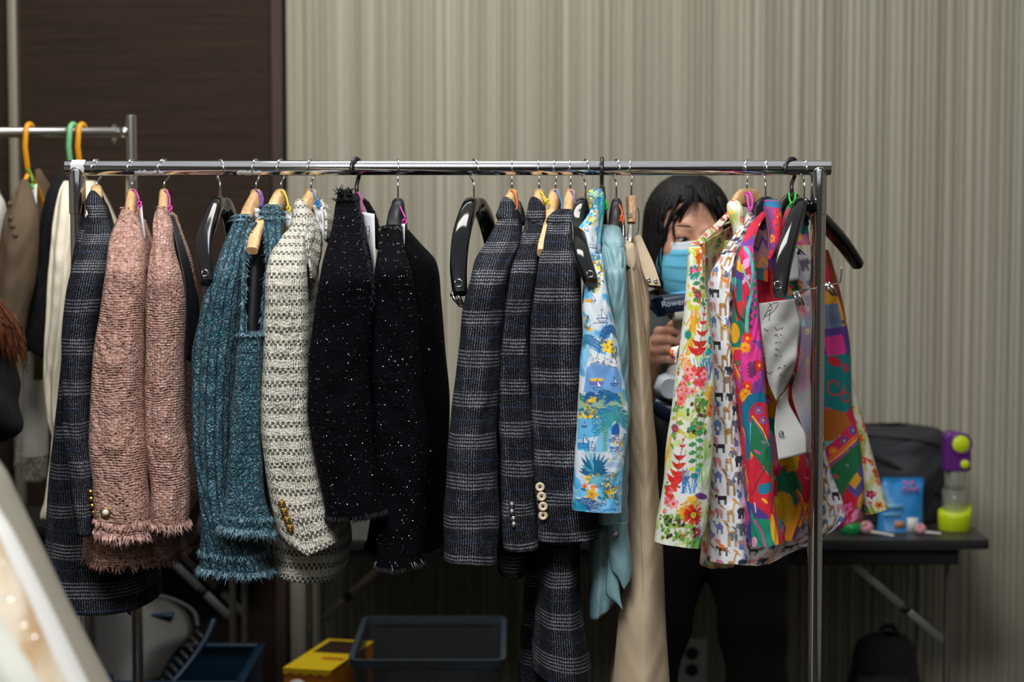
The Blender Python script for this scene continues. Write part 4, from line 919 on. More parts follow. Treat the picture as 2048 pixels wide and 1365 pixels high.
# --- bright patchwork of cut shapes
PAT = [(206, 30, 54), (222, 52, 140), (118, 62, 140), (18, 118, 128), (30, 116, 72), (216, 150, 24), (226, 92, 24), (44, 76, 140), (96, 44, 60), (232, 130, 170), (90, 190, 180)]
ROW_PATCH = [(492, 1483, 1506, 3.46, 0.012), (512, 1474, 1509, 3.445, 0.02), (540, 1469, 1512, 3.435, 0.024), (598, 1466, 1516, 3.43, 0.028), (659, 1457, 1521, 3.425, 0.03), (730, 1459, 1528, 3.42, 0.032), (808, 1474, 1533, 3.42, 0.032), (906, 1484, 1545, 3.415, 0.034), (1012, 1489, 1549, 3.41, 0.036), (1086, 1498, 1565, 3.41, 0.036)]
def patchwork(seed, specific=False):
    c = Canvas(340, 640, (200, 34, 60), seed); R = c.r
    for k in range(110):
        x, y = R.uniform(-170, 170), R.uniform(-10, 650); col = c.jit(R.choice(PAT), 10); kind = R.random(); q = R.uniform(14, 44)
        if kind < 0.45:
            n = R.randint(4, 6); a0 = R.random()*6; c.poly([(x+math.cos(a0+6.28*i/n)*q*R.uniform(0.5, 1.1), y+math.sin(a0+6.28*i/n)*q*R.uniform(0.7, 1.4)) for i in range(n)], col)
        elif kind < 0.62: c.ell(x, y, q*0.5, q*0.7, col, R.random()*3)
        elif kind < 0.80:
            n = 7; c.zig([(x+math.cos(6.28*i/n)*q*0.8, y+math.sin(6.28*i/n)*q*1.2) for i in range(n)], col, 4, 7)
        else:
            pts = [(x, y)]; 
            for i in range(6): pts.append((pts[-1][0]+R.uniform(-9, 9), pts[-1][1]+q*0.35))
            c.line(pts, R.uniform(3, 7), col)
    for k in range(34): c.bloom(R.uniform(-170, 170), R.uniform(0, 640), R.uniform(5, 10), R.choice([(236, 90, 40), (240, 180, 40), (226, 52, 120), (150, 80, 170)]), R.choice([(240, 200, 60), (60, 60, 150), (200, 30, 40)]), 7)
    for k in range(10): x, y = R.uniform(-160, 160), R.uniform(0, 600); a = R.uniform(0.5, 1.3); c.line([(x, y), (x+60*math.cos(a), y+60*math.sin(a))], 6, (226, 100, 30)); c.line([(x+3, y-3), (x+3+60*math.cos(a), y-3+60*math.sin(a))], 2.4, (244, 190, 50)); c.line([(x-5, y+4), (x-5+60*math.cos(a), y+4+60*math.sin(a))], 2.4, (110, 90, 170))
    for k in range(90):
        x, y = R.uniform(-170, 170), R.uniform(0, 640); col = c.jit(R.choice(PAT), 14); q = R.uniform(4, 11); kind = R.random()
        if kind < 0.35: c.poly([(x, y-q), (x+q*0.8, y+q*0.6), (x-q*0.7, y+q*0.5)], col)
        elif kind < 0.6: c.ell(x, y, q, q*0.45, col, R.random()*3)
        elif kind < 0.8: c.line([(x, y), (x+q, y+q*0.6), (x+q*1.3, y+q*1.8)], 2.2, col)
        else: c.daisy(x, y, q*1.2, 8, col, R.choice([(244, 190, 50), (230, 60, 40)]), 0.45)
    if specific == 'far':
        at = placer(ROW_FARP); P = lambda pts: [at(*q) for q in pts]
        c.poly(P([(1625, 500), (1690, 500), (1700, 640), (1625, 640)]), (150, 70, 40)); c.poly(P([(1640, 560), (1672, 590), (1690, 640), (1630, 640)]), (222, 160, 40)); c.poly(P([(1630, 610), (1672, 606), (1684, 660), (1630, 668)]), (110, 126, 160)); c.poly(P([(1625, 520), (1660, 540), (1650, 580), (1625, 590)]), (196, 36, 70))
        c.poly(P([(1620, 660), (1710, 650), (1712, 720), (1620, 720)]), (90, 60, 140)); c.zig(P([(1640, 676), (1680, 670), (1688, 705), (1650, 712)]), (222, 56, 140), 4, 8)
        c.poly(P([(1620, 712), (1712, 706), (1712, 800), (1690, 824), (1620, 806)]), (24, 124, 124))
        for (px, py, r) in ((1664, 770, 22), (1690, 790, 14)): x, y = at(px, py); c.line([(x+math.cos(a)*r*(1-a/9), y+math.sin(a)*r*(1-a/9)) for a in np.linspace(0, 6.2, 18)], 3.4, (206, 50, 60))
        c.ell(*at(1664, 722), 16, 9, (206, 40, 60), 0.4); c.bloom(*at(1690, 735), 9, (206, 50, 70), (40, 120, 120)); c.poly(P([(1620, 806), (1660, 818), (1690, 824), (1700, 848), (1660, 880), (1620, 884)]), (176, 96, 30))
        c.poly(P([(1620, 912), (1714, 838), (1722, 872), (1622, 954)]), (206, 40, 90)); 
        for (px, py) in ((1660, 900), (1684, 880), (1704, 860), (1640, 916)): c.bloom(*at(px, py), 9, R.choice([(110, 80, 160), (230, 120, 40)]), (240, 180, 60), 7)
        c.line(P([(1620, 940), (1722, 862)]), 5, (236, 110, 30)); c.line(P([(1620, 948), (1722, 870)]), 3, (246, 190, 50)); c.line(P([(1620, 955), (1722, 877)]), 3, (120, 90, 170))
        c.poly(P([(1620, 960), (1726, 876), (1730, 920), (1676, 990), (1620, 1020)]), (34, 108, 66)); c.ell(*at(1666, 950), 6, 3, (226, 60, 60), 0.7); c.ell(*at(1690, 930), 5, 3, (110, 130, 150), 0.6); c.ell(*at(1656, 980), 6, 3, (220, 60, 120), 0.4)
        c.poly(P([(1690, 976), (1726, 920), (1732, 980), (1712, 1000)]), (90, 80, 150)); c.poly(P([(1694, 965), (1710, 945), (1722, 960), (1706, 980)]), (216, 160, 40)); c.bloom(*at(1660, 1034), 24, (222, 52, 130), (236, 120, 60), 6); c.bloom(*at(1690, 1016), 13, (236, 110, 160), (210, 40, 90), 5); c.bloom(*at(1692, 1044), 12, (226, 70, 110), (240, 140, 170), 5); c.ell(*at(1722, 1010), 9, 18, (222, 170, 40))
        return c
    if specific:
        at = placer(ROW_PATCH); P = lambda pts: [at(*q) for q in pts]
        c.poly(P([(1480, 492), (1512, 492), (1516, 600), (1480, 600)]), (206, 34, 60))
        c.poly(P([(1483, 487), (1510, 487), (1513, 530), (1500, 545), (1484, 515)]), (222, 64, 150)); c.poly(P([(1484, 530), (1498, 520), (1496, 542), (1482, 552)]), (230, 150, 200)); c.poly(P([(1480, 568), (1498, 556), (1498, 566), (1482, 578)]), (232, 150, 200))
        c.zig(P([(1503, 502), (1520, 520), (1520, 690), (1504, 690), (1506, 600)]), (222, 56, 150), 7, 14); 
        for k in range(9): x, y = at(1506, 512+k*15); c.poly([(x, y), (x+12, y+6), (x, y+13)], (30, 124, 84))
        c.line(P([(1486, 492), (1500, 520), (1505, 555), (1500, 595), (1492, 625), (1490, 660), (1494, 678)]), 7, (86, 190, 176)); c.line(P([(1500, 590), (1488, 560), (1484, 545)]), 3.5, (86, 190, 176))
        c.poly(P([(1456, 620), (1484, 606), (1490, 700), (1456, 700)]), (24, 112, 90)); c.poly(P([(1466, 598), (1484, 590), (1480, 640), (1470, 650)]), (210, 40, 40)); c.poly(P([(1468, 560), (1482, 570), (1480, 610), (1466, 612)]), (20, 110, 120))
        c.ell(*at(1464, 672), 13, 20, (222, 160, 30)); c.line(P([(1458, 605), (1474, 640), (1484, 648)]), 6, (70, 44, 36))
        c.poly(P([(1466, 527), (1484, 540), (1484, 556), (1466, 548)]), (226, 170, 40)); c.poly(P([(1464, 548), (1484, 556), (1484, 570), (1464, 566)]), (80, 54, 130))
        c.poly(P([(1480, 680), (1530, 690), (1532, 810), (1480, 800)]), (120, 66, 150)); c.zig(P([(1484, 700), (1508, 692), (1524, 712), (1516, 760), (1488, 772), (1482, 740)]), (226, 58, 140), 5, 8); c.zig(P([(1494, 730), (1510, 728), (1512, 750), (1498, 758)]), (120, 50, 100), 4, 7)
        for (px, py) in ((1493, 682), (1492, 775), (1518, 735)): c.bloom(*at(px, py), 11, (230, 50, 40), (244, 190, 50), 8)
        for (px, py) in ((1488, 700), (1484, 796), (1489, 790)): c.daisy(*at(px, py), 11, 9, (240, 160, 30), (230, 80, 30), 0.5)
        c.line(P([(1484, 850), (1486, 820), (1500, 800), (1520, 796), (1536, 800)]), 18, (20, 108, 140)); c.poly(P([(1484, 830), (1496, 820), (1496, 920), (1484, 920)]), (20, 108, 140))
        c.poly(P([(1502, 832), (1520, 812), (1536, 806), (1540, 880), (1520, 862)]), (206, 40, 60)); c.bloom(*at(1514, 822), 9, (118, 90, 170), (244, 160, 60), 6); c.bloom(*at(1524, 842), 8, (118, 90, 170), (244, 160, 60), 6)
        c.poly(P([(1500, 834), (1540, 886), (1546, 960), (1496, 900)]), (30, 110, 70)); c.line(P([(1502, 834), (1522, 860), (1536, 890)]), 3.0, (246, 190, 40)); c.line(P([(1504, 840), (1520, 866), (1532, 894)]), 2.4, (120, 90, 170)); c.ell(*at(1511, 903), 7, 3, (226, 60, 130), 0.5); c.ell(*at(1523, 884), 5, 3, (110, 130, 150), 0.4)
        c.poly(P([(1490, 916), (1546, 956), (1552, 1030), (1492, 1000)]), (208, 34, 54)); c.poly(P([(1514, 966), (1544, 960), (1540, 980), (1520, 986), (1512, 978)]), (30, 120, 150)); c.line(P([(1500, 985), (1512, 960), (1530, 930)]), 2, (90, 50, 30)); c.ell(*at(1526, 997), 8, 3, (240, 170, 40), 0.7)
        c.poly(P([(1494, 1012), (1500, 1000), (1520, 1016), (1536, 1030), (1520, 1038), (1502, 1034)]), (88, 60, 140)); c.poly(P([(1494, 1090), (1496, 1010), (1506, 1030), (1536, 1034), (1542, 1088)]), (30, 140, 110)); c.line(P([(1506, 1034), (1520, 1056), (1526, 1088)]), 4, (226, 70, 150)); c.ell(*at(1502, 1078), 7, 12, (236, 160, 190), 0.4)
        c.ell(*at(1546, 1056), 8, 34, (222, 170, 40), 0.05); c.poly(P([(1552, 1020), (1568, 1040), (1570, 1090), (1556, 1090)]), (206, 36, 50))
        c.line(P([(1506, 1000), (1508, 1018)]), 2.4, (210, 210, 214))
    return c
ROW_FARP = [(500, 1640, 1656, 3.81, 0.02), (560, 1638, 1674, 3.81, 0.028), (620, 1636, 1688, 3.81, 0.03), (700, 1634, 1700, 3.81, 0.03), (815, 1632, 1704, 3.81, 0.03), (871, 1632, 1717, 3.81, 0.03), (994, 1632, 1728, 3.81, 0.03), (1050, 1634, 1719, 3.81, 0.03)]
CV_PATCHF = patchwork(5, 'far'); CV_PATCH = patchwork(3, True); CV_PATCHR = patchwork(8)
def patch_collar():
    c = Canvas(120, 160, (150, 48, 110), 4); R = c.r
    c.poly([(-60, 30), (60, 30), (60, 160), (-60, 160)], (126, 56, 120)); c.poly([(0, 40), (60, 30), (60, 110), (10, 120)], (216, 130, 40)); c.zig([(-6, 52), (14, 46), (18, 84), (0, 92)], (206, 36, 60), 3, 7)
    c.poly([(-60, -5), (60, -5), (60, 14), (20, 30), (-20, 26), (-60, 34)], (28, 108, 146)); c.line([(-60, 6), (-20, 3), (20, 8), (60, 2)], 4, (40, 130, 80)); c.line([(-60, 12), (-10, 9), (30, 13), (60, 9)], 2.4, (226, 60, 140)); c.line([(-40, 26), (-24, 120)], 3, (240, 150, 40)); c.line([(22, 24), (26, 130)], 5, (50, 80, 150))
    for (x, y) in ((0, 60), (-10, 84), (12, 100), (-4, 112), (4, 38)): c.bloom(x, y, 8, R.choice([(226, 50, 50), (236, 120, 40)]), (80, 60, 150), 7)
    return c
def mauve_inside():
    c = Canvas(160, 160, (176, 124, 128), 5)
    c.zig([(-80, 0), (80, 0), (80, 22), (40, 30), (0, 20), (-40, 32), (-80, 24)], (90, 60, 130), 5, 20); c.line([(-50, 30), (-14, 70), (6, 40), (34, 90), (60, 60)], 6, (60, 70, 150)); c.line([(-60, 80), (-20, 110), (0, 84), (40, 120)], 8, (216, 150, 40)); c.poly([(-80, 110), (80, 104), (80, 160), (-80, 160)], (40, 100, 110)); c.ell(10, 128, 14, 20, (226, 96, 30)); c.line([(-70, -2), (-64, 60)], 7, (196, 50, 140))
    return c
CV_PCOL = patch_collar(); CV_MAUVE = mauve_inside()
# --- riviera scene in blue watercolour
ROW_BLUE = [(508, 1181, 1206, 3.40, 0.012), (540, 1174, 1209, 3.39, 0.018), (567, 1171, 1213, 3.38, 0.02), (616, 1166, 1221, 3.37, 0.022), (660, 1166, 1231, 3.365, 0.022), (724, 1160, 1241, 3.36, 0.022), (813, 1155, 1256, 3.36, 0.022), (860, 1153, 1256, 3.36, 0.022), (910, 1150, 1249, 3.36, 0.022), (980, 1146, 1245, 3.36, 0.022), (1022, 1144, 1243, 3.36, 0.022)]
def riviera():
    c = Canvas(300, 600, (214, 222, 226), 9); at = placer(ROW_BLUE); R = c.r; P = lambda pts: [at(*q) for q in pts]
    SKY, AZ, SEA, NV, TL, OLV, OCH = (120, 188, 226), (60, 160, 220), (110, 160, 214), (34, 50, 110), (20, 124, 140), (150, 176, 120), (196, 136, 40)
    c.wash(SKY, 90, 0.12, 0.5, 0.9, 3); c.wash(AZ, 60, 0.38, 0.65, 0.85, 8)
    def blooms(px, py, w, h, n):
        for k in range(n): x, y = at(px+R.uniform(-w, w), py+R.uniform(-h, h)); c.ell(x, y, R.uniform(3, 5.5), R.uniform(3, 5), R.choice([(240, 206, 50), (206, 150, 40), (190, 124, 40), (240, 206, 50), (120, 160, 150)])); 
        for k in range(n): x, y = at(px+R.uniform(-w, w), py+R.uniform(-h, h)); c.leaf(x, y, 9, 4.5, R.random()*6, R.choice([TL, (40, 110, 170), (100, 150, 130)])); c.line([(x, y), (x+R.uniform(-8, 8), y+R.uniform(-8, 8))], 1.0, NV, 0.8)
    def boat(px, py, s):
        x, y = at(px, py); c.line([(x-8*s, y), (x+8*s, y), (x+5*s, y+4*s), (x-5*s, y+4*s), (x-8*s, y)], 1.2, NV); c.poly([(x, y-12*s), (x+7*s, y-2*s), (x, y-2*s)], (230, 234, 238)); c.line([(x, y), (x, y-13*s), (x+7*s, y-2*s)], 1.1, NV)
    def frond(px, py, L, ang, col):
        x, y = at(px, py); pts = [(x+math.cos(ang)*L*t, y+math.sin(ang)*L*t+L*0.35*t*t) for t in np.linspace(0, 1, 8)]; c.line(pts, 2.0, col)
        for (qx, qy) in pts[1:]:
            for sg in (-1, 1): c.line([(qx, qy), (qx+math.cos(ang+sg*0.9)*L*0.24, qy+math.sin(ang+sg*0.9)*L*0.24+3)], 1.6, c.jit(col, 14))
    def palm(px, py, L, col, n=8):
        for k in range(n): frond(px, py, L, -math.pi*(k+0.5)/n*1.3+0.4, c.jit(col, 14))
    blooms(1192, 560, 14, 30, 16); blooms(1190, 520, 10, 14, 10)
    boat(1182, 605, 1.1); c.ell(*at(1174, 606), 8, 4, (226, 160, 60)); boat(1206, 634, 1.3); c.poly(P([(1192, 622), (1215, 600), (1228, 660), (1190, 650)]), (214, 220, 220), 0.6); boat(1204, 640, 1.4); c.line(P([(1186, 650), (1214, 648), (1210, 658)]), 1.6, NV)
    blooms(1172, 650, 6, 14, 8); palm(1172, 690, 26, (50, 110, 160), 9); palm(1222, 668, 22, (30, 90, 140), 9); blooms(1212, 695, 12, 10, 12); blooms(1232, 708, 6, 12, 8)
    x, y = at(1214, 697); c.daisy(x, y, 12, 5, (244, 204, 50), OCH, 0.6)
    c.poly(P([(1176, 716), (1200, 708), (1232, 722), (1242, 736), (1170, 740)]), (222, 224, 224)); 
    for k in range(26): x, y = at(R.uniform(1178, 1234), R.uniform(714, 732)); c.line([(x, y), (x+R.uniform(-4, 4), y-R.uniform(2, 5))], 1.1, (60, 64, 120))
    c.poly(P([(1172, 736), (1190, 728), (1236, 738), (1248, 762), (1244, 790), (1164, 786)]), SEA); c.line(P([(1176, 732), (1192, 726), (1236, 738)]), 1.2, NV)
    c.poly(P([(1178, 757), (1206, 757), (1204, 764), (1180, 764)]), (240, 190, 70)); c.poly(P([(1176, 764), (1208, 764), (1204, 772), (1180, 772)]), (110, 110, 180)); boat(1194, 776, 1.2); boat(1228, 768, 1.0)
    c.poly(P([(1150, 790), (1250, 786), (1256, 812), (1150, 820)]), OLV, 0.7); blooms(1170, 800, 14, 12, 14); palm(1208, 790, 16, (30, 100, 150), 7); palm(1224, 796, 16, (30, 100, 150), 7); palm(1180, 792, 12, (40, 90, 150), 7)
    c.poly(P([(1183, 794), (1192, 794), (1190, 806), (1185, 806)]), (222, 190, 60))
    blooms(1176, 824, 22, 12, 26); c.poly(P([(1150, 838), (1190, 836), (1200, 870), (1150, 880)]), (70, 170, 224), 0.8); boat(1166, 852, 0.7)
    c.poly(P([(1205, 900), (1204, 872), (1208, 848), (1222, 838), (1228, 842), (1216, 856), (1212, 874), (1213, 900)]), (110, 180, 160)); 
    for k in range(10): a = at(1205, 854+k*5); c.line([a, (a[0]+8, a[1]+1)], 1.0, TL)
    palm(1226, 838, 38, (24, 120, 140), 11); palm(1226, 840, 28, (60, 150, 160), 9); c.ell(*at(1230, 862), 8, 16, (30, 90, 160))
    for k in range(40): x, y = at(R.uniform(1214, 1252), R.uniform(866, 918)); c.poly([(x, y), (x+7, y), (x+7, y+5), (x, y+5)], R.choice([(222, 220, 210), (240, 210, 100), (200, 200, 220), (120, 140, 200)])); c.line([(x, y), (x+7, y), (x+7, y+5)], 1.0, NV)
    c.poly(P([(1152, 884), (1178, 884), (1178, 898), (1152, 900)]), (60, 160, 220)); boat(1164, 888, 1.5); c.ell(*at(1182, 892), 5, 12, (206, 210, 212)); boat(1182, 894, 1.0)
    c.poly(P([(1148, 902), (1250, 902), (1248, 950), (1146, 955)]), (206, 218, 226), 0.7)
    x, y = at(1186, 948)
    for k in range(13): a = -math.pi*(0.06+0.88*k/12); L = 46 if 2 < k < 10 else 32; c.leaf(x, y, L, 8, a, R.choice([(20, 110, 150), (40, 140, 170), (110, 190, 200), (24, 90, 130)])); 
    c.poly(P([(1210, 922), (1250, 924), (1248, 934), (1210, 932)]), (150, 180, 220), 0.8); blooms(1215, 960, 26, 14, 34); blooms(1180, 956, 10, 8, 8)
    c.wash((90, 180, 224), 40, 0.0, 0.4, 0.8, 5, (-70, 430, 70, 520))
    for (px, py, col) in ((1166, 971, (240, 110, 40)), (1185, 972, (240, 120, 50))): x, y = at(px, py); c.poly([(x-6, y-6), (x-2, y-2), (x, y-7), (x+3, y-2), (x+7, y-6), (x+4, y+5), (x-3, y+5)], col)
    x, y = at(1182, 986); c.daisy(x, y, 13, 5, (244, 180, 40), OCH, 0.6); c.leaf(*at(1158, 976), 14, 6, 0.3, TL); c.leaf(*at(1192, 990), 14, 6, 0.4, TL)
    for k in range(7): frond(1170, 1018, 34, -math.pi*(k+1)/8, (30, 80, 140))
    palm(1150, 1015, 20, (20, 140, 160), 7); blooms(1222, 985, 14, 12, 18); c.poly(P([(1195, 1000), (1246, 1000), (1244, 1030), (1195, 1026)]), (100, 176, 226), 0.7); boat(1205, 1004, 0.9); boat(1238, 1004, 0.7); c.line(P([(1206, 1016), (1232, 1014), (1228, 1022), (1210, 1022), (1206, 1016)]), 1.6, (40, 80, 150)); c.ell(*at(1214, 1024), 10, 2.4, (240, 180, 50))
    return c
CV_BLUE = riviera()
# ---------------------------------------------------------------- garments on the front rack
def project(P):
    """world points -> photo pixels"""
    P = np.asarray(P, float); c, s = math.cos(PITCH), math.sin(PITCH)
    dz = P[..., 2]-CAM_H; f = P[..., 1]*c - dz*s; u = P[..., 1]*s + dz*c
    return 1024+FPX*P[..., 0]/f, 682.5-FPX*u/f
def surf(P, px, py):
    """nearest-to-camera point of a loft grid at a photo pixel"""
    x, y = project(P); d = np.hypot(x-px, y-py); k = d < max(6, d.min()+3); yy = np.where(k, P[..., 1]+d*0.0008, 9); i = np.unravel_index(np.argmin(yy), yy.shape)
    q = W(px, py, float(P[i][1])); return q
def fringe(parent, base, L, mat, name='fringe', n=400, seed=1, spread=0.5, r=0.0006, up=0.0):
    """cut yarn ends: bent strands rooted along polylines"""
    R = random.Random(seed); V = []; F = []
    seg = []
    for poly in base:
        for a, b in zip(poly[:-1], poly[1:]): seg.append((Vector(a), Vector(b), (Vector(b)-Vector(a)).length))
    tot = sum(s_[2] for s_ in seg)
    for k in range(n):
        d = R.uniform(0, tot)
        for a, b, l in seg:
            if d <= l: break
            d -= l
        p = a.lerp(b, d/max(l, 1e-6)); l = L*R.uniform(0.5, 1.15)
        dr = Vector((R.gauss(0, spread), R.gauss(-0.25, spread*0.8), -1+up)).normalized(); bend = Vector((R.gauss(0, 0.5), R.gauss(0, 0.5), -0.4))
        rr = r*R.uniform(0.7, 1.5)
        q = [p+Vector((0, 0, 0.003)), p+dr*l*0.5, p+dr*l+bend*l*0.3]
        n0 = len(V)
        for i, c_ in enumerate(q):
            w = rr*(1, 1.1, 0.5)[i]
            for a_ in range(3): V.append(c_+Vector((math.cos(a_*2.094)*w, math.sin(a_*2.094)*w, 0)))
        for i in range(2):
            for a_ in range(3): F.append((n0+i*3+a_, n0+i*3+(a_+1) % 3, n0+i*3+3+(a_+1) % 3, n0+i*3+3+a_))
        F.append((n0+6, n0+7, n0+8))
    o = mk(name, V, F, mat, parent); o['kind'] = 'stuff'; return o
def edge_of(P, row=-1, closed=True):
    e = [tuple(q) for q in P[row]]; return e+[e[0]] if closed else e
def front_of(P, row=-1):
    e = P[row]; i = [k for k in range(len(e)) if e[k][1] <= np.median(e[:, 1])]
    return [tuple(e[k]) for k in sorted(i, key=lambda k: e[k][0])]
def sequins(parent, P, n, seed, size=0.0005, vio=0.06, rows=True):
    R = np.random.RandomState(seed); H, m = P.shape[:2]; out = {0: ([], []), 1: ([], [])}
    for k in range(n):
        i = R.randint(2, H-2)
        if rows: i = min(H-2, (i//4)*4+R.choice([0, 0, 0, 1, 2]))
        j = R.randint(0, m); a = P[i, j]; b = P[i, (j+1) % m]; c = P[i+1, j]; 
        nrm = np.cross(b-a, c-a); ln = np.linalg.norm(nrm)
        if ln < 1e-12: continue
        nrm /= ln; s, t = R.rand(), R.rand(); p = a+(b-a)*s+(c-a)*t
        if nrm[1] > 0 and P[i, :, 1].mean() > a[1]: nrm = -nrm
        nrm = nrm+np.array([0, -0.25, 0.45])+R.normal(0, 0.45, 3); nrm /= np.linalg.norm(nrm); t1 = np.cross(nrm, [0.3, 0.1, 1]); t1 /= np.linalg.norm(t1); t2 = np.cross(nrm, t1); sz = size*R.uniform(0.5, 1.15)
        p = p+np.array([0, -0.0012, 0]); V, F = out[1 if R.rand() < vio else 0]; n0 = len(V)
        for q in range(5): V.append(p+t1*sz*math.cos(q*1.2566)+t2*sz*math.sin(q*1.2566))
        F.append(tuple(range(n0, n0+5)))
    for key, mat in ((0, 'sequin'), (1, 'sequinv')):
        V, F = out[key]
        if F: o = mk('sequins', V, F, M[mat], parent, smooth=False); o['kind'] = 'stuff'
def buttons(parent, P, pts, r, style, lift=0.0):
    for (px, py) in pts:
        c = surf(P, px, py)+Vector((0, -0.0015-lift, 0)); rot = Matrix.Rotation(math.pi/2, 3, 'X')   # lathe axis -> towards the camera
        if style == 'gold': o = MB().lathe([(r*0.98, 0), (r, r*0.25), (r*0.92, r*0.4), (r*0.85, r*0.34), (r*0.7, r*0.5), (r*0.35, r*0.62), (0.0001, r*0.65)], 20, c, rot).build('button', M['pole_brass'], parent)
        elif style == 'silver': o = MB().lathe([(r*0.98, 0), (r, r*0.2), (r*0.9, r*0.5), (r*0.62, r*0.72), (r*0.5, r*0.66), (r*0.25, r*0.9), (0.0001, r*0.95)], 18, c, rot).build('button', M['silver'], parent)
        elif style == 'ivory':
            o = MB().lathe([(r*0.9, 0), (r, r*0.3), (r*0.93, r*0.6), (r*0.66, r*0.66), (r*0.40, r*0.45), (r*0.26, r*0.3)], 22, c, rot).build('button', M['ivory'], parent)
            MB().lathe([(r*0.24, r*0.1), (r*0.25, r*0.42), (r*0.12, r*0.5), (0.0001, r*0.5)], 12, c, rot).build('button_centre', M['gloss'], o)
        elif style == 'filigree':
            mb = MB(); cc = c+Vector((0, -r*0.55, 0))
            for k in range(5):
                a = math.pi*k/5
                mb.tube([cc+Vector((math.cos(a)*math.cos(t), math.sin(a)*math.cos(t), math.sin(t)))*r for t in np.linspace(0, 2*math.pi, 17)], r*0.16, 6, caps=False)
            for z in (-0.55, 0, 0.55):
                q = math.sqrt(1-z*z); mb.tube([cc+Vector((math.cos(t)*q, math.sin(t)*q, z))*r for t in np.linspace(0, 2*math.pi, 17)], r*0.16, 6, caps=False)
            o = mb.build('button', M['pole_brass'], parent); MB().lathe([(0.0001, -r*0.7), (r*0.5, -r*0.5), (r*0.7, 0), (r*0.5, r*0.5), (0.0001, r*0.7)], 12, cc).build('button_core', plain('dark_gold', hexc(90, 66, 30), 0.5, 0.6) if 'dg' not in M else M['dg'], o)
        elif style == 'pearl':
            o = MB().lathe([(r*0.9, 0), (r, r*0.2), (r*0.97, r*0.4), (r*0.78, r*0.42), (r*0.72, r*0.2)], 24, c, rot).build('button', M['pole_brass'], parent)
            MB().lathe([(r*0.70, r*0.1), (r*0.66, r*0.5), (r*0.5, r*0.78), (r*0.25, r*0.92), (0.0001, r*0.96)], 24, c, rot).build('pearl_centre', M['pearl'], o)
M['dg'] = plain('dark_gold', hexc(90, 66, 30), 0.5, 0.6)
def finish(t, zpx=None):
    zs = []; cs = []
    for ch in t.children:
        if ch.type == 'MESH' and len(ch.data.vertices):
            a = np.empty(len(ch.data.vertices)*3, np.float32); ch.data.vertices.foreach_get('co', a); a = a.reshape(-1, 3); zs.append(a[:, 2].min()); cs.append(a.mean(0))
    c = np.mean(cs, 0); settle(t, (float(c[0]), float(c[1]), float(min(zs))))
def far_rows(rows, dx, y0, y1, Y=3.83, ry=0.035, k=0.62):
    ts = np.linspace(y0, y1, 7); K = np.array([r[:3] for r in rows], float); out = []
    for t in ts:
        ys = rows[0][0]+(t-y0)/(y1-y0)*(rows[-1][0]-rows[0][0]); a = np.interp(ys, K[:, 0], K[:, 1]); b = np.interp(ys, K[:, 0], K[:, 2]); c = (a+b)/2*0.88+1024*0.12+dx; h = (b-a)/2*k; out.append((t, c-h, c+h, Y, ry))
    return out
S3 = lambda rows, Yt, Ys, ys, ry=0.045: [(r[0], r[1], r[2], Ys+(Yt-Ys)*max(0.0, 1-(r[0]-rows[0][0])/max(1, ys-rows[0][0]))**1.3, 0.018+(ry-0.018)*min(1, (r[0]-rows[0][0])/max(1, ys-rows[0][0]))) for r in rows]
PLBL = 'plaid blazers hanging in the middle of the rack'

# 1 navy plaid blazer at the left post
t = thing('plaid_blazer', 'dark navy plaid blazer with small gold cuff buttons, beside the left post', 'blazer')
rows = [(440, 177, 214), (470, 168, 226), (505, 156, 221), (545, 144, 216), (590, 135, 207), (645, 128, 196), (700, 126, 190), (800, 127, 184), (880, 130, 184), (945, 142, 190), (1010, 148, 192), (1066, 156, 192)]
o, P = loft('sleeve', S3(rows, 3.53, 3.42, 560), M['plaid1'], t, fold=0.003, wr=0.0015, seed=4, solid=0.002)
buttons(t, P, [(181, 985), (182, 999), (184, 1013), (186, 1026)], 0.0046, 'gold')
loft('collar', [(381, 182, 192, 3.58, 0.01), (390, 177, 199, 3.57, 0.02), (404, 173, 206, 3.56, 0.028), (416, 173, 211, 3.55, 0.032), (424, 177, 213, 3.545, 0.03), (450, 178, 216, 3.53, 0.03), (475, 184, 214, 3.52, 0.025)], M['plaid1'], t, step=3, seed=3, wr=0.001, solid=0.003)
strip('lapel', [(205, 392, 3.58, 214, 410, 3.62), (208, 420, 3.55, 224, 440, 3.62), (212, 450, 3.52, 229, 470, 3.60), (216, 480, 3.50, 226, 500, 3.58)], M['plaid1'], t, 0.003, bulge=0.006)
loft('body', [(430, 180, 214, 3.64, 0.06), (480, 168, 226, 3.64, 0.13), (560, 158, 226, 3.64, 0.155), (700, 142, 226, 3.64, 0.16), (860, 124, 236, 3.64, 0.165), (960, 112, 258, 3.64, 0.17), (1060, 103, 292, 3.64, 0.17), (1130, 99, 312, 3.64, 0.17), (1192, 104, 318, 3.64, 0.17)], M['plaid1'], t, fold=0.006, nf=5, seed=7, hem=(-6, 4, 0), solid=0.002)
loft('far_sleeve', far_rows(rows, 20, 470, 1060), M['plaid1'], t, step=14, seg=24)
strip('coat_tail', [(216, 1180, 3.70, 262, 1176, 3.70), (236, 1205, 3.70, 262, 1205, 3.70), (256, 1228, 3.70, 262, 1232, 3.70)], M['plaid1'], t, 0.003)
finish(t)

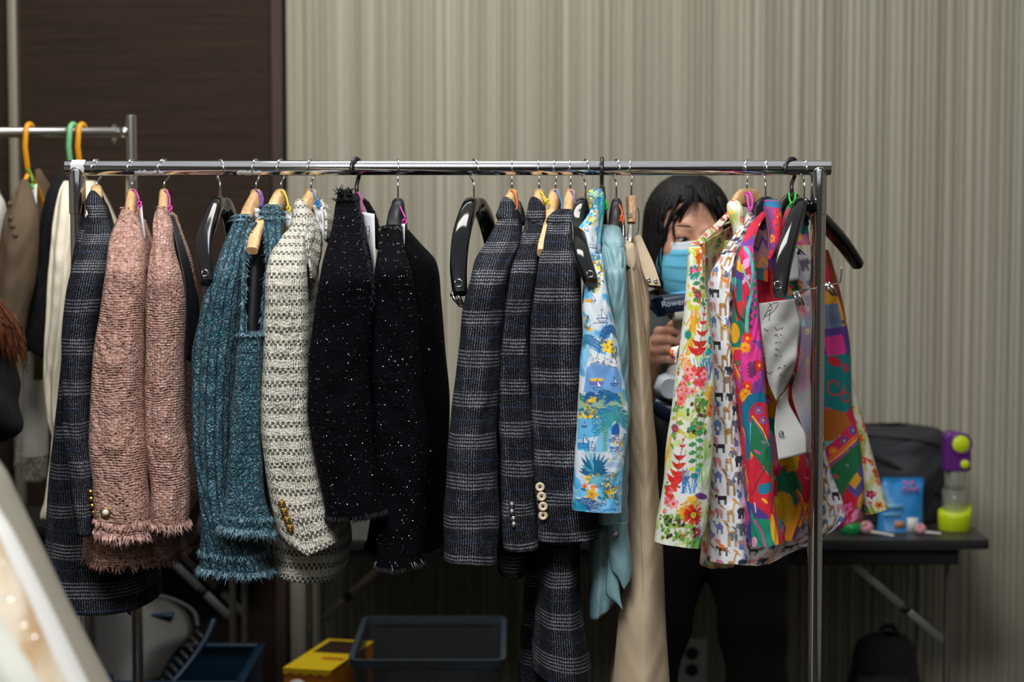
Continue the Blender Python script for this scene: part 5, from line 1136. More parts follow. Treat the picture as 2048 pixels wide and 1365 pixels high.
# 2, 3 pink tweed jackets
t = thing('tweed_jacket', 'pink bouclé tweed jacket with a pearl cuff button, left of the pink pair', 'jacket', 'pink tweed jackets')
rows = [(418, 244, 258), (428, 240, 270), (445, 234, 279), (470, 224, 285), (500, 218, 290), (540, 212, 292), (600, 205, 292), (660, 195, 289), (720, 189, 287), (800, 183, 288), (860, 179, 292), (910, 180, 294), (960, 186, 297), (1030, 190, 301), (1058, 192, 304)]
o, P = loft('sleeve', S3(rows, 3.56, 3.42, 545, 0.05), M['pink1'], t, fold=0.004, wr=0.0022, seed=2, seg=64, step=4, solid=0.003, hem=(-2, 10, 4))
buttons(t, P, [(212, 1025)], 0.0085, 'pearl')
fringe(t, [edge_of(P)], 0.018, M['yarn_pink'], n=300, seed=2, r=0.0015, spread=0.7); fringe(t, [edge_of(P, -6)], 0.012, M['yarn_pink'], n=200, seed=3, r=0.0011)
fringe(t, [edge_of(P, 0)], 0.006, M['yarn_pink'], n=90, seed=13, r=0.0006, up=1.2)
o, PB = loft('body', [(440, 240, 284, 3.63, 0.08), (500, 226, 296, 3.62, 0.14), (700, 206, 288, 3.62, 0.155), (900, 190, 292, 3.60, 0.165), (1020, 180, 318, 3.585, 0.17), (1098, 178, 350, 3.585, 0.17)], M['pink1'], t, fold=0.003, nf=4, seed=9, solid=0.003, hem=(-4, 4, 2))
fringe(t, [edge_of(PB)], 0.012, M['yarn_pinkd'], n=520, seed=5, r=0.0010, spread=0.8)
strip('front_edge', [(272, 424, 3.58, 284, 440, 3.60), (280, 460, 3.55, 292, 470, 3.58), (288, 500, 3.52, 300, 500, 3.56), (294, 540, 3.50, 303, 545, 3.54)], M['pink1'], t, 0.004)
finish(t)
t = thing('tweed_jacket', 'pink bouclé tweed jacket with black lining showing, right of the pink pair', 'jacket', 'pink tweed jackets')
rows = [(416, 317, 327), (428, 312, 335), (450, 307, 344), (475, 305, 347), (505, 300, 352), (540, 297, 360), (600, 295, 368), (660, 293, 369), (720, 291, 368), (800, 291, 368), (860, 293, 368), (920, 296, 376), (980, 300, 382), (1044, 304, 374)]
o, P = loft('sleeve', S3(rows, 3.56, 3.435, 545, 0.048), M['pink2'], t, fold=0.004, wr=0.002, seed=5, seg=64, step=4, solid=0.003, hem=(0, 4, 0))
fringe(t, [edge_of(P)], 0.016, M['yarn_pink'], n=240, seed=8, r=0.0015, spread=0.7); fringe(t, [edge_of(P, 0)], 0.006, M['yarn_pink'], n=60, seed=15, r=0.0006, up=1.2)
o, PB = loft('body', [(450, 322, 350, 3.64, 0.07), (520, 312, 372, 3.63, 0.14), (640, 306, 388, 3.63, 0.155), (800, 302, 388, 3.63, 0.16), (920, 304, 398, 3.63, 0.165), (1000, 304, 404, 3.63, 0.17), (1060, 306, 384, 3.63, 0.17), (1092, 308, 382, 3.63, 0.17)], M['pink2'], t, fold=0.004, nf=4, seed=3, solid=0.003)
fringe(t, [edge_of(PB)], 0.012, M['yarn_pinkd'], n=380, seed=6, r=0.0010, spread=0.8)
strip('front_edge', [(342, 424, 3.60, 352, 432, 3.63), (354, 466, 3.56, 366, 472, 3.60), (368, 512, 3.53, 383, 520, 3.57), (376, 560, 3.51, 393, 580, 3.55), (380, 640, 3.50, 396, 650, 3.54)], M['pink2'], t, 0.004)
strip('lining', [(340, 430, 3.55, 347, 432, 3.56), (348, 470, 3.52, 362, 474, 3.53), (358, 515, 3.49, 377, 520, 3.51), (368, 560, 3.475, 390, 572, 3.50), (372, 615, 3.47, 398, 622, 3.50), (374, 720, 3.475, 394, 730, 3.51)], M['blacksatin'], t, 0.002)
finish(t)

# 5 teal tweed
t = thing('tweed_jacket', 'teal ribbed tweed jacket with frayed hem, left of the teal vest', 'jacket')
rows = [(428, 474, 500), (445, 465, 504), (470, 454, 500), (500, 444, 496), (545, 430, 491), (585, 412, 489), (640, 399, 487), (690, 388, 484), (760, 385, 478), (830, 385, 474), (900, 389, 470), (960, 396, 470), (1020, 402, 480), (1080, 402, 520), (1132, 400, 546)]
o, P = loft('body', S3(rows, 3.56, 3.46, 560, 0.06), M['teal1'], t, fold=0.004, nf=4, wr=0.0025, seed=3, seg=64, step=4, solid=0.003, hem=(0, 6, 6))
fringe(t, [edge_of(P)], 0.016, M['yarn_teal'], n=560, seed=11, r=0.0009, spread=1.05); fringe(t, [edge_of(P, -9)], 0.012, M['yarn_teal'], n=240, seed=12, r=0.0009, spread=1.25)
fringe(t, [front_of(P, 1), front_of(P, 3)], 0.014, M['yarn_teal'], n=208, seed=14, r=0.0009, spread=1.25, up=0.9)
loft('far_side', [(450, 490, 520, 3.70, 0.06), (560, 470, 520, 3.70, 0.09), (800, 450, 515, 3.70, 0.10), (1130, 430, 540, 3.70, 0.10)], M['teal1'], t, step=14, seg=24)
finish(t)
t = thing('tweed_vest', 'sleeveless teal tweed vest with a frayed open armhole', 'vest')
rows = [(668, 479, 530), (700, 474, 528), (740, 470, 525), (800, 465, 522), (860, 460, 522), (920, 456, 524), (1000, 449, 532), (1040, 444, 543), (1058, 441, 547)]
o, P = loft('front_panel', [r+(3.40, 0.03) for r in rows], M['teal2'], t, fold=0.003, wr=0.0018, seed=6, seg=56, step=4, solid=0.003, hem=(-6, 0, 6))
fringe(t, [edge_of(P)], 0.017, M['yarn_teal'], n=416, seed=21, r=0.0009, spread=0.95); fringe(t, [edge_of(P, -7)], 0.011, M['yarn_teal'], n=192, seed=22, r=0.0009, spread=1.25)
fringe(t, [edge_of(P, 0)], 0.014, M['yarn_teal'], n=336, seed=23, r=0.0009, spread=1.35, up=0.8)
o, PR = loft('shoulder_side', [(412, 534, 552, 3.55, 0.012), (424, 522, 566, 3.53, 0.02), (450, 518, 568, 3.50, 0.025), (490, 531, 562, 3.46, 0.022), (540, 531, 552, 3.44, 0.018), (600, 527, 542, 3.43, 0.016), (650, 522, 535, 3.42, 0.016), (690, 512, 530, 3.41, 0.016)], M['teal1'], t, fold=0.002, wr=0.0015, seed=7, seg=40, step=4, solid=0.003)
fringe(t, [edge_of(PR, 0), front_of(PR, 3), front_of(PR, 6)], 0.016, M['yarn_teal'], n=336, seed=24, r=0.0009, spread=1.35, up=0.9)
fringe(t, [[tuple(PR[i, 10]) for i in range(len(PR))]], 0.010, M['yarn_teal'], n=176, seed=25, r=0.0009, spread=1.35)
o, PL = loft('shoulder_front', [(446, 500, 514, 3.47, 0.012), (470, 489, 500, 3.45, 0.010), (520, 485, 495, 3.43, 0.010), (580, 482, 491, 3.42, 0.010), (640, 480, 491, 3.41, 0.010), (690, 476, 490, 3.40, 0.012)], M['teal1'], t, wr=0.0015, seed=8, seg=28, step=5, solid=0.003)
fringe(t, [[tuple(PL[i, 21]) for i in range(len(PL))], [tuple(PL[i, 14]) for i in range(len(PL))]], 0.009, M['yarn_teal'], n=208, seed=26, r=0.0009, spread=1.45)
loft('lining', [(440, 508, 528, 3.53, 0.03), (520, 498, 530, 3.50, 0.04), (620, 490, 528, 3.48, 0.045), (700, 484, 526, 3.47, 0.045), (900, 470, 520, 3.47, 0.045)], M['lining'], t, seg=32, step=12)
loft('back_panel', [(430, 530, 566, 3.66, 0.06), (560, 520, 556, 3.66, 0.10), (800, 500, 530, 3.66, 0.11), (1040, 490, 540, 3.66, 0.11)], M['teal2'], t, step=14, seg=28)
finish(t)

# 6 cream basket tweed
t = thing('tweed_jacket', 'cream and grey checked tweed jacket with gold openwork cuff buttons', 'jacket')
rows = [(458, 578, 622), (475, 560, 614), (495, 546, 612), (520, 537, 612), (560, 532, 614), (620, 530, 617), (700, 526, 617), (800, 523, 618), (860, 523, 621), (910, 528, 628), (960, 534, 640), (1010, 542, 652), (1050, 552, 664), (1084, 562, 678)]
o, P = loft('sleeve', S3(rows, 3.50, 3.415, 540, 0.048), M['cream'], t, fold=0.003, wr=0.0018, seed=8, seg=64, step=4, solid=0.003, hem=(-16, 20, -4))
buttons(t, P, [(564, 1006), (569, 1022), (575, 1039), (581, 1055)], 0.0058, 'filigree')
loft('collar', [(397, 594, 604, 3.58, 0.01), (405, 590, 612, 3.57, 0.02), (425, 587, 622, 3.55, 0.03), (450, 581, 630, 3.53, 0.034), (470, 572, 630, 3.50, 0.032), (500, 572, 624, 3.48, 0.03), (530, 574, 618, 3.47, 0.028)], M['cream'], t, step=3, seed=4, wr=0.0015, solid=0.003)
strip('lapel', [(604, 402, 3.56, 620, 420, 3.58), (606, 440, 3.50, 640, 450, 3.55), (612, 480, 3.47, 642, 500, 3.52), (618, 520, 3.46, 634, 540, 3.50), (622, 556, 3.46, 628, 566, 3.49)], M['cream'], t, 0.004, bulge=0.004)
strip('far_lapel', [(640, 396, 3.66, 648, 402, 3.68), (648, 418, 3.64, 661, 424, 3.68), (652, 442, 3.62, 664, 446, 3.68), (650, 480, 3.60, 660, 490, 3.66)], M['cream'], t, 0.004)
o, PB = loft('body', [(450, 586, 634, 3.63, 0.09), (520, 560, 634, 3.62, 0.14), (700, 545, 636, 3.60, 0.15), (900, 545, 660, 3.60, 0.155), (1020, 548, 692, 3.59, 0.16), (1080, 550, 702, 3.59, 0.16), (1128, 551, 692, 3.59, 0.16)], M['cream'], t, fold=0.003, seed=12, solid=0.003, hem=(0, 6, 10))
finish(t)

# 7, 8 black sequinned tweed
t = thing('tweed_jacket', 'black sequined tweed jacket with shaggy frayed collar', 'jacket', 'black sequined jackets')
rows = [(384, 676, 700), (410, 672, 714), (440, 667, 722), (480, 656, 730), (520, 647, 738), (560, 640, 744), (600, 633, 747), (660, 624, 745), (720, 618, 738), (800, 617, 742), (860, 622, 748), (920, 632, 753), (960, 640, 760), (1000, 648, 768), (1024, 653, 773)]
o, P = loft('sleeve', S3(rows, 3.56, 3.395, 560, 0.045), M['blacktweed'], t, fold=0.004, wr=0.0025, seed=6, seg=64, step=4, solid=0.003, hem=(8, 6, -4))
sequins(t, P, 1700, 3); fringe(t, [edge_of(P)], 0.008, M['yarn_black'], n=300, seed=31, r=0.0007)
fringe(t, [edge_of(P, 0), edge_of(P, 2), edge_of(P, 5)], 0.016, M['yarn_black'], n=420, seed=32, r=0.0008, spread=0.9, up=1.4)
fringe(t, [[tuple(P[i, j]) for i in range(0, 60)] for j in (44, 47)], 0.010, M['yarn_black'], n=300, seed=34, r=0.0008, spread=1.2, up=0.6)
strip('far_collar', [(726, 400, 3.64, 734, 404, 3.66), (736, 420, 3.62, 748, 428, 3.66), (746, 450, 3.60, 756, 460, 3.65), (750, 490, 3.60, 757, 500, 3.64)], M['blacktweed'], t, 0.006)
fringe(t, [[W(728, 398, 3.65), W(742, 418, 3.65), W(754, 446, 3.65), W(757, 490, 3.64)]], 0.010, M['yarn_black'], n=160, seed=33, r=0.0008, spread=1.2, up=0.8)
loft('body', [(430, 690, 740, 3.63, 0.08), (520, 668, 748, 3.62, 0.14), (700, 650, 748, 3.60, 0.15), (900, 655, 760, 3.60, 0.155), (1015, 665, 772, 3.60, 0.155)], M['blacktweed'], t, fold=0.003, seed=2, solid=0.003)
finish(t)
t = thing('tweed_jacket', 'long black sequined tweed jacket on a matte black hanger', 'jacket', 'black sequined jackets')
rows = [(452, 764, 800), (468, 758, 806), (500, 754, 812), (540, 750, 822), (590, 748, 830), (660, 746, 836), (740, 744, 842), (820, 746, 850), (900, 748, 855), (1000, 750, 853), (1080, 752, 850), (1128, 754, 848)]
o, P = loft('sleeve', S3(rows, 3.53, 3.43, 540, 0.045), M['blacktweed'], t, fold=0.004, wr=0.0025, seed=9, seg=64, step=4, solid=0.003, hem=(6, 4, -4))
sequins(t, P, 1700, 5); fringe(t, [edge_of(P)], 0.008, M['yarn_black'], n=300, seed=41, r=0.0007); fringe(t, [edge_of(P, 1)], 0.010, M['yarn_black'], n=160, seed=43, r=0.0006, up=1.0, spread=0.8)
fringe(t, [front_of(P, -3)], 0.012, M['yarn_cream'], n=14, seed=44, r=0.0005, spread=1.0); fringe(t, [front_of(P, 1)], 0.010, M['yarn_cream'], n=14, seed=45, r=0.0005, up=0.5, spread=1.0)
o, PB = loft('body', [(460, 800, 816, 3.66, 0.06), (490, 796, 842, 3.66, 0.12), (525, 792, 872, 3.66, 0.14), (600, 790, 882, 3.66, 0.15), (700, 788, 890, 3.66, 0.155), (800, 780, 899, 3.66, 0.16), (920, 770, 896, 3.66, 0.16), (1020, 745, 892, 3.66, 0.16), (1084, 734, 890, 3.66, 0.16)], M['blacktweed'], t, fold=0.004, seed=5, solid=0.003)
sequins(t, PB, 420, 8, vio=0.0); fringe(t, [edge_of(PB)], 0.010, M['yarn_black'], n=300, seed=42, r=0.0007)
buttons(t, PB, [(858, 700), (839, 716), (861, 903), (854, 940)], 0.0024, 'silver')
finish(t)

# 10-12 plaid blazers
def blazer(lab, rows, ys, Ysh, mat, collar, lapel, body, seed, hem=(0, 0, 0), btn=None, far=0, cuff=None):
    t = thing('plaid_blazer', lab, 'blazer', PLBL)
    o, P = loft('sleeve', S3(rows, Ysh+0.10, Ysh, ys, 0.046), M[mat], t, fold=0.0035, wr=0.0018, seed=seed, seg=56, step=4, solid=0.002, hem=hem)
    if btn: buttons(t, P, *btn)
    loft('collar', collar, M[mat], t, step=3, seed=seed+1, wr=0.001, solid=0.003)
    for i, lp in enumerate(lapel): strip('lapel', lp, M[mat], t, 0.003, bulge=0.004)
    loft('body', body, M[mat], t, fold=0.004, nf=4, seed=seed+2, solid=0.002)
    if far: loft('far_sleeve', far_rows(rows, far, rows[0][0]+30, rows[-1][0]-10), M[mat], t, step=14, seg=24)
    return t, P
t, P = blazer('charcoal plaid blazer with no cuff buttons in view, beside the bare black hanger',
    [(440, 996, 1036), (460, 986, 1039), (485, 973, 1038), (520, 950, 1026), (560, 938, 1016), (620, 925, 1008), (700, 918, 1001), (780, 908, 998), (860, 898, 994), (920, 893, 995), (980, 890, 997), (1040, 889, 998), (1080, 888, 996), (1118, 887, 994)], 560, 3.42, 'plaid2',
    [(394, 1006, 1018, 3.58, 0.01), (402, 1001, 1026, 3.57, 0.02), (418, 996, 1033, 3.555, 0.03), (432, 991, 1037, 3.545, 0.036), (440, 996, 1038, 3.54, 0.034), (462, 1000, 1036, 3.525, 0.030)],
    [[(1022, 398, 3.57, 1030, 410, 3.60), (1026, 430, 3.52, 1042, 440, 3.58), (1022, 470, 3.49, 1041, 480, 3.56), (1016, 510, 3.47, 1030, 530, 3.54)], [(1036, 402, 3.66, 1040, 404, 3.68), (1040, 420, 3.64, 1048, 426, 3.68), (1042, 450, 3.62, 1051, 452, 3.67)]],
    [(440, 1000, 1046, 3.64, 0.08), (520, 965, 1040, 3.63, 0.13), (700, 935, 1020, 3.62, 0.15), (900, 925, 1020, 3.62, 0.155), (1100, 925, 1000, 3.62, 0.155)], 11, hem=(2, 2, 10))
finish(t)
t, P = blazer('charcoal plaid blazer with four small silver cuff buttons', 
    [(440, 1052, 1090), (465, 1044, 1088), (500, 1026, 1078), (540, 1017, 1074), (580, 1012, 1068), (640, 1004, 1060), (720, 997, 1058), (800, 995, 1062), (860, 997, 1067), (920, 1000, 1070), (1000, 1001, 1072), (1060, 1002, 1076), (1092, 1006, 1080)], 560, 3.445, 'plaid3',
    [(394, 1062, 1074, 3.58, 0.01), (402, 1058, 1082, 3.57, 0.02), (420, 1055, 1090, 3.56, 0.03), (436, 1052, 1092, 3.55, 0.034), (444, 1056, 1092, 3.55, 0.032), (466, 1060, 1090, 3.535, 0.028)],
    [[(1078, 398, 3.57, 1086, 408, 3.60), (1082, 430, 3.53, 1094, 440, 3.58), (1080, 470, 3.50, 1090, 480, 3.56)]],
    [(440, 1056, 1094, 3.64, 0.08), (520, 1040, 1085, 3.63, 0.13), (700, 1020, 1075, 3.62, 0.15), (900, 1000, 1076, 3.62, 0.155), (1060, 994, 1060, 3.62, 0.155), (1128, 994, 1056, 3.62, 0.155)], 15, hem=(4, 4, 0),
    btn=([(1024, 1010), (1024, 1024), (1027, 1038), (1028, 1050)], 0.0056, 'silver'))
finish(t)
t, P = blazer('charcoal plaid blazer with four ivory ring cuff buttons', 
    [(430, 1100, 1148), (450, 1093, 1152), (475, 1088, 1153), (505, 1082, 1153), (545, 1074, 1156), (600, 1064, 1162), (640, 1060, 1165), (720, 1060, 1166), (800, 1062, 1168), (860, 1064, 1172), (940, 1066, 1178), (1020, 1072, 1188), (1076, 1077, 1193)], 560, 3.435, 'plaid4',
    [(418, 1116, 1140, 3.55, 0.012), (424, 1106, 1149, 3.545, 0.024), (434, 1095, 1152, 3.535, 0.034), (444, 1091, 1153, 3.53, 0.036), (450, 1094, 1153, 3.53, 0.034), (472, 1098, 1151, 3.515, 0.030)],
    [[(1140, 420, 3.55, 1150, 426, 3.58), (1144, 450, 3.52, 1156, 460, 3.57), (1146, 490, 3.50, 1156, 500, 3.55)]],
    [(450, 1105, 1154, 3.64, 0.08), (520, 1094, 1160, 3.63, 0.13), (700, 1085, 1165, 3.62, 0.15), (900, 1085, 1175, 3.62, 0.155), (1060, 1085, 1185, 3.62, 0.155)], 22, hem=(4, 2, 0),
    btn=([(1080, 974), (1083, 993), (1086, 1013), (1086, 1031)], 0.0082, 'ivory'))
finish(t)
t = thing('plaid_trousers', 'long charcoal plaid trousers hanging below the ivory-buttoned blazer', 'trousers')
o, P = loft('trouser_leg', [(470, 1120, 1150, 3.62, 0.04), (700, 1100, 1155, 3.60, 0.08), (1000, 1085, 1158, 3.56, 0.10), (1100, 1080, 1160, 3.55, 0.10), (1200, 1072, 1162, 3.55, 0.10), (1270, 1066, 1176, 3.55, 0.10), (1344, 1062, 1186, 3.55, 0.10)], M['plaid5'], t, fold=0.006, nf=3, seed=4, solid=0.003, hem=(-14, 6, 14))
loft('trouser_leg', [(900, 1075, 1120, 3.70, 0.04), (1080, 1056, 1110, 3.68, 0.05), (1200, 1046, 1140, 3.68, 0.06), (1300, 1038, 1170, 3.68, 0.06), (1420, 1030, 1180, 3.68, 0.06)], M['plaid5'], t, fold=0.004, nf=5, seed=8, solid=0.003)
finish(t)

# 14 blue riviera shirt
def collar_shirt(t, mat, paint, band, stand): pass
t = thing('printed_shirt', 'blue shirt printed with riviera boats and palms', 'shirt')
loft('side_panel', ROW_BLUE, M['print'], t, dense=True, seg=186, step=1.2, fold=0.0015, wr=0.0010, seed=3, paint=CV_BLUE.painter(), hem=(-3, 0, 3))
loft('collar_roll', [(377, 1186, 1198, 3.57, 0.010), (381, 1178, 1204, 3.56, 0.020), (390, 1174, 1208, 3.55, 0.026), (404, 1176, 1209, 3.54, 0.026), (420, 1180, 1208, 3.53, 0.024), (440, 1184, 1206, 3.52, 0.020), (470, 1187, 1204, 3.50, 0.014), (512, 1190, 1203, 3.47, 0.010)], M['print'], t, seg=80, step=1.5, wr=0.0016, fold=0.003, nf=3, seed=5, paint=CV_BLUE.painter(-6, 280), dense=True)
strip('collar_wing', [(1184, 418, 3.52, 1198, 424, 3.51), (1170, 440, 3.49, 1196, 444, 3.49), (1153, 463, 3.465, 1194, 470, 3.475), (1158, 480, 3.455, 1194, 490, 3.46), (1168, 498, 3.44, 1194, 506, 3.45), (1182, 514, 3.425, 1196, 530, 3.43)], M['print'], t, 0.0015, nu=50, step=1.2, bulge=0.012, paint=CV_BLUE.painter(0, 30))
loft('body', [(470, 1196, 1212, 3.62, 0.06), (560, 1188, 1216, 3.62, 0.12), (800, 1178, 1226, 3.62, 0.14), (1000, 1172, 1224, 3.62, 0.14)], M['print'], t, seg=120, step=3, paint=CV_BLUE.painter(0, 60, True))
strip('shirt_tail', [(1192, 1026, 3.56, 1203, 1026, 3.56), (1193, 1050, 3.56, 1203, 1050, 3.56), (1195, 1066, 3.56, 1203, 1066, 3.56)], M['print'], t, 0.001, nu=14, step=1.2, paint=CV_BLUE.painter(40, 470))
finish(t)

# 15 satin blouse
t = thing('satin_blouse', 'pale teal satin blouse with a buttoned cuff', 'blouse')
loft('collar', [(449, 1206, 1226, 3.56, 0.012), (454, 1202, 1238, 3.55, 0.025), (468, 1200, 1244, 3.535, 0.036), (482, 1200, 1249, 3.52, 0.042), (494, 1203, 1251, 3.515, 0.044), (500, 1207, 1250, 3.515, 0.040)], M['satin'], t, step=3, wr=0.0012, seed=2, solid=0.002)
loft('yoke', [(486, 1203, 1246, 3.50, 0.016), (505, 1203, 1250, 3.48, 0.026), (530, 1206, 1251, 3.465, 0.030), (580, 1210, 1250, 3.46, 0.030)], M['satin'], t, seg=56, step=3, fold=0.004, nf=5, wr=0.003, seed=3, solid=0.0015)
loft('sleeve', [(531, 1216, 1238, 3.452, 0.010), (536, 1210, 1247, 3.447, 0.024), (546, 1208, 1251, 3.443, 0.034), (570, 1208, 1253, 3.44, 0.037), (620, 1208, 1255, 3.44, 0.037), (700, 1206, 1258, 3.44, 0.037), (800, 1200, 1259, 3.44, 0.036), (900, 1196, 1258, 3.44, 0.036), (1000, 1196, 1256, 3.44, 0.034), (1046, 1198, 1255, 3.44, 0.032)], M['satin'], t, seg=64, step=3, fold=0.003, nf=4, wr=0.0026, seed=6, solid=0.0015)
o, PC = loft('cuff', [(1040, 1212, 1256, 3.435, 0.03), (1060, 1213, 1257, 3.435, 0.03), (1100, 1216, 1261, 3.435, 0.028), (1140, 1222, 1264, 3.435, 0.026), (1170, 1230, 1263, 3.435, 0.022)], M['satin'], t, seg=48, step=4, wr=0.001, seed=3, solid=0.0015, hem=(-34, 8, -20))
buttons(t, PC, [(1231, 1070)], 0.0062, 'silver')
loft('body', [(490, 1210, 1250, 3.63, 0.08), (600, 1206, 1254, 3.62, 0.13), (900, 1186, 1252, 3.60, 0.14), (1060, 1178, 1244, 3.56, 0.10), (1150, 1178, 1240, 3.54, 0.08), (1212, 1179, 1236, 3.53, 0.06)], M['satin'], t, fold=0.004, nf=5, wr=0.0015, seed=8, solid=0.0015, hem=(24, 4, -30))
strip('front_tail', [(1216, 1090, 3.44, 1232, 1095, 3.43), (1214, 1140, 3.44, 1236, 1140, 3.43), (1213, 1190, 3.44, 1240, 1190, 3.43), (1236, 1206, 3.44, 1246, 1222, 3.43)], M['satin'], t, 0.0012, bulge=0.006)
finish(t)

# 16 beige trousers
t = thing('trousers', 'long beige twill trousers held by a wooden clip hanger', 'trousers')
loft('front_leg', [(482, 1247, 1262, 3.53, 0.010), (505, 1246, 1268, 3.52, 0.018), (540, 1249, 1275, 3.515, 0.026), (620, 1253, 1284, 3.51, 0.034), (716, 1254, 1298, 3.505, 0.04), (827, 1254, 1307, 3.50, 0.045), (980, 1254, 1319, 3.50, 0.05), (1100, 1252, 1326, 3.50, 0.055), (1240, 1236, 1332, 3.50, 0.06), (1430, 1222, 1342, 3.50, 0.06)], M['twill'], t, seg=64, step=5, p=1.7, fold=0.004, nf=2, wr=0.0012, seed=5, solid=0.0015)
loft('back_leg', [(474, 1262, 1276, 3.58, 0.012), (500, 1264, 1284, 3.58, 0.02), (550, 1270, 1294, 3.575, 0.026), (600, 1276, 1298, 3.57, 0.03), (720, 1280, 1299, 3.57, 0.035), (1000, 1270, 1312, 3.62, 0.04), (1430, 1210, 1300, 3.64, 0.05)], M['twill'], t, seg=40, step=8, fold=0.004, wr=0.002, seed=9, solid=0.0015)
w = strip('waistband', [(1272, 472, 3.57, 1281, 470, 3.58), (1276, 500, 3.55, 1290, 490, 3.56), (1284, 540, 3.53, 1306, 524, 3.54), (1296, 568, 3.52, 1316, 552, 3.525), (1306, 571, 3.518, 1322, 573, 3.52)], M['twill'], t, 0.0016, nu=10)
mb = MB()
for (px, py) in ((1297, 560), (1311, 562)):
    o = MB().lathe([(0.0036, 0), (0.0036, 0.0012), (0.0016, 0.002), (0.0014, 0.0006), (0.0002, 0.0006)], 14, W(px, py, 3.516), Matrix.Rotation(math.pi/2, 3, 'X')).build('snap_stud', M['silver'], t)
MB().tube(pxtube([(1276, 900, 3.452), (1279, 1000, 3.447), (1286, 1180, 3.442), (1295, 1365, 3.438)], 1), 0.0007, 5).build('crease_seam', M['twill'], t)
MB().tube(pxtube([(1262, 640, 3.474), (1265, 700, 3.468), (1270, 765, 3.460)], 1), 0.0006, 5).build('pocket_seam', M['twill'], t)
strip('pocket_flap', [(1250, 488, 3.50, 1266, 486, 3.50), (1250, 520, 3.49, 1272, 516, 3.495), (1252, 530, 3.488, 1268, 540, 3.49)], M['twill'], t, 0.0015, nu=6)
finish(t)

# 17 floral shirt
t = thing('printed_shirt', 'white shirt with a bright yellow and red garden print', 'shirt')
loft('sleeve_panel', ROW_FLORAL, M['print'], t, dense=True, seg=186, step=1.2, fold=0.0015, wr=0.0010, seed=5, paint=CV_FLORAL.painter(), hem=(-6, 0, 8))
strip('shoulder', [(1377, 492, 3.41, 1404, 488, 3.40), (1386, 484, 3.43, 1410, 480, 3.44), (1404, 472, 3.46, 1424, 466, 3.48), (1430, 458, 3.50, 1446, 452, 3.53), (1455, 444, 3.55, 1470, 442, 3.57)], M['print'], t, 0.0015, nu=30, step=1.2, bulge=0.004, paint=CV_COLLAR.painter())
loft('collar', [(401, 1462, 1474, 3.57, 0.008), (406, 1456, 1480, 3.565, 0.014), (420, 1454, 1486, 3.555, 0.020), (440, 1458, 1489, 3.55, 0.022), (456, 1464, 1487, 3.545, 0.020), (478, 1468, 1480, 3.54, 0.012)], M['print'], t, dense=True, seg=110, step=1.2, wr=0.001, seed=7, paint=CV_COLLAR.painter(30, 60))
strip('inside_back', [(1409, 484, 3.50, 1470, 448, 3.62), (1409, 510, 3.50, 1466, 486, 3.62), (1409, 540, 3.49, 1450, 530, 3.60), (1410, 570, 3.48, 1430, 580, 3.56), (1414, 620, 3.46, 1426, 640, 3.52)], M['print'], t, 0.001, nu=50, step=1.4, paint=CV_GARDEN.painter())
strip('front_edge', [(1454, 424, 3.56, 1462, 430, 3.56), (1430, 448, 3.50, 1440, 456, 3.50), (1404, 470, 3.44, 1414, 480, 3.44), (1400, 490, 3.41, 1409, 500, 3.41), (1403, 540, 3.39, 1411, 545, 3.40)], M['print'], t, 0.002, nu=12, step=1.2, paint=CV_COLLAR.painter(-60, 200))
loft('body', [(480, 1440, 1480, 3.60, 0.02), (560, 1424, 1476, 3.58, 0.04), (700, 1420, 1476, 3.56, 0.05), (900, 1412, 1476, 3.55, 0.05), (1098, 1403, 1470, 3.54, 0.05), (1128, 1400, 1468, 3.54, 0.05)], M['print'], t, seg=150, step=3, fold=0.004, nf=5, paint=CV_GARDEN.painter(0, 40, True))
loft('far_sleeve', [(500, 1640, 1655, 3.86, 0.02), (620, 1650, 1680, 3.86, 0.03), (748, 1668, 1702, 3.86, 0.03), (820, 1670, 1720, 3.86, 0.03), (888, 1676, 1739, 3.86, 0.03), (950, 1690, 1756, 3.86, 0.03), (1020, 1724, 1776, 3.86, 0.03)], M['print'], t, dense=True, seg=110, step=1.7, fold=0.002, paint=CV_COLLAR.painter(20, 60, True), hem=(8, 2, -6))
strip('cuff_tab', [(1344, 696, 3.37, 1358, 692, 3.36), (1340, 705, 3.365, 1354, 705, 3.355), (1347, 722, 3.37, 1352, 728, 3.36)], M['print'], t, 0.002, nu=14, step=1.2, paint=CV_COLLAR.painter(20, 400))
finish(t)

# 18 animal print
ROW_ANIM = [(505, 1444, 1474, 3.47, 0.014), (530, 1430, 1470, 3.455, 0.02), (550, 1421, 1468, 3.445, 0.026), (575, 1416, 1466, 3.44, 0.03), (613, 1418, 1464, 3.435, 0.032), (690, 1421, 1466, 3.43, 0.034), (760, 1423, 1470, 3.43, 0.034), (836, 1421, 1476, 3.43, 0.034), (906, 1420, 1484, 3.43, 0.034), (976, 1420, 1490, 3.43, 0.034), (1047, 1417, 1497, 3.43, 0.034), (1121, 1414, 1502, 3.43, 0.034)]
t = thing('printed_shirt', 'white shirt printed with small grey, blue and tan animals', 'shirt')
loft('sleeve_panel', ROW_ANIM, M['print'], t, dense=True, seg=172, step=1.2, fold=0.004, nf=3, wr=0.0012, seed=4, paint=CV_ANIMAL.painter(0, 20, k=0.76), hem=(0, 0, 2))
strip('shoulder', [(1442, 508, 3.46, 1474, 508, 3.47), (1458, 486, 3.48, 1488, 484, 3.50), (1474, 462, 3.51, 1502, 458, 3.54), (1488, 440, 3.55, 1511, 438, 3.57), (1496, 426, 3.57, 1512, 426, 3.59)], M['print'], t, 0.0015, nu=34, step=1.2, bulge=0.008, paint=CV_ANIMAL.painter(20, 200, k=0.76))
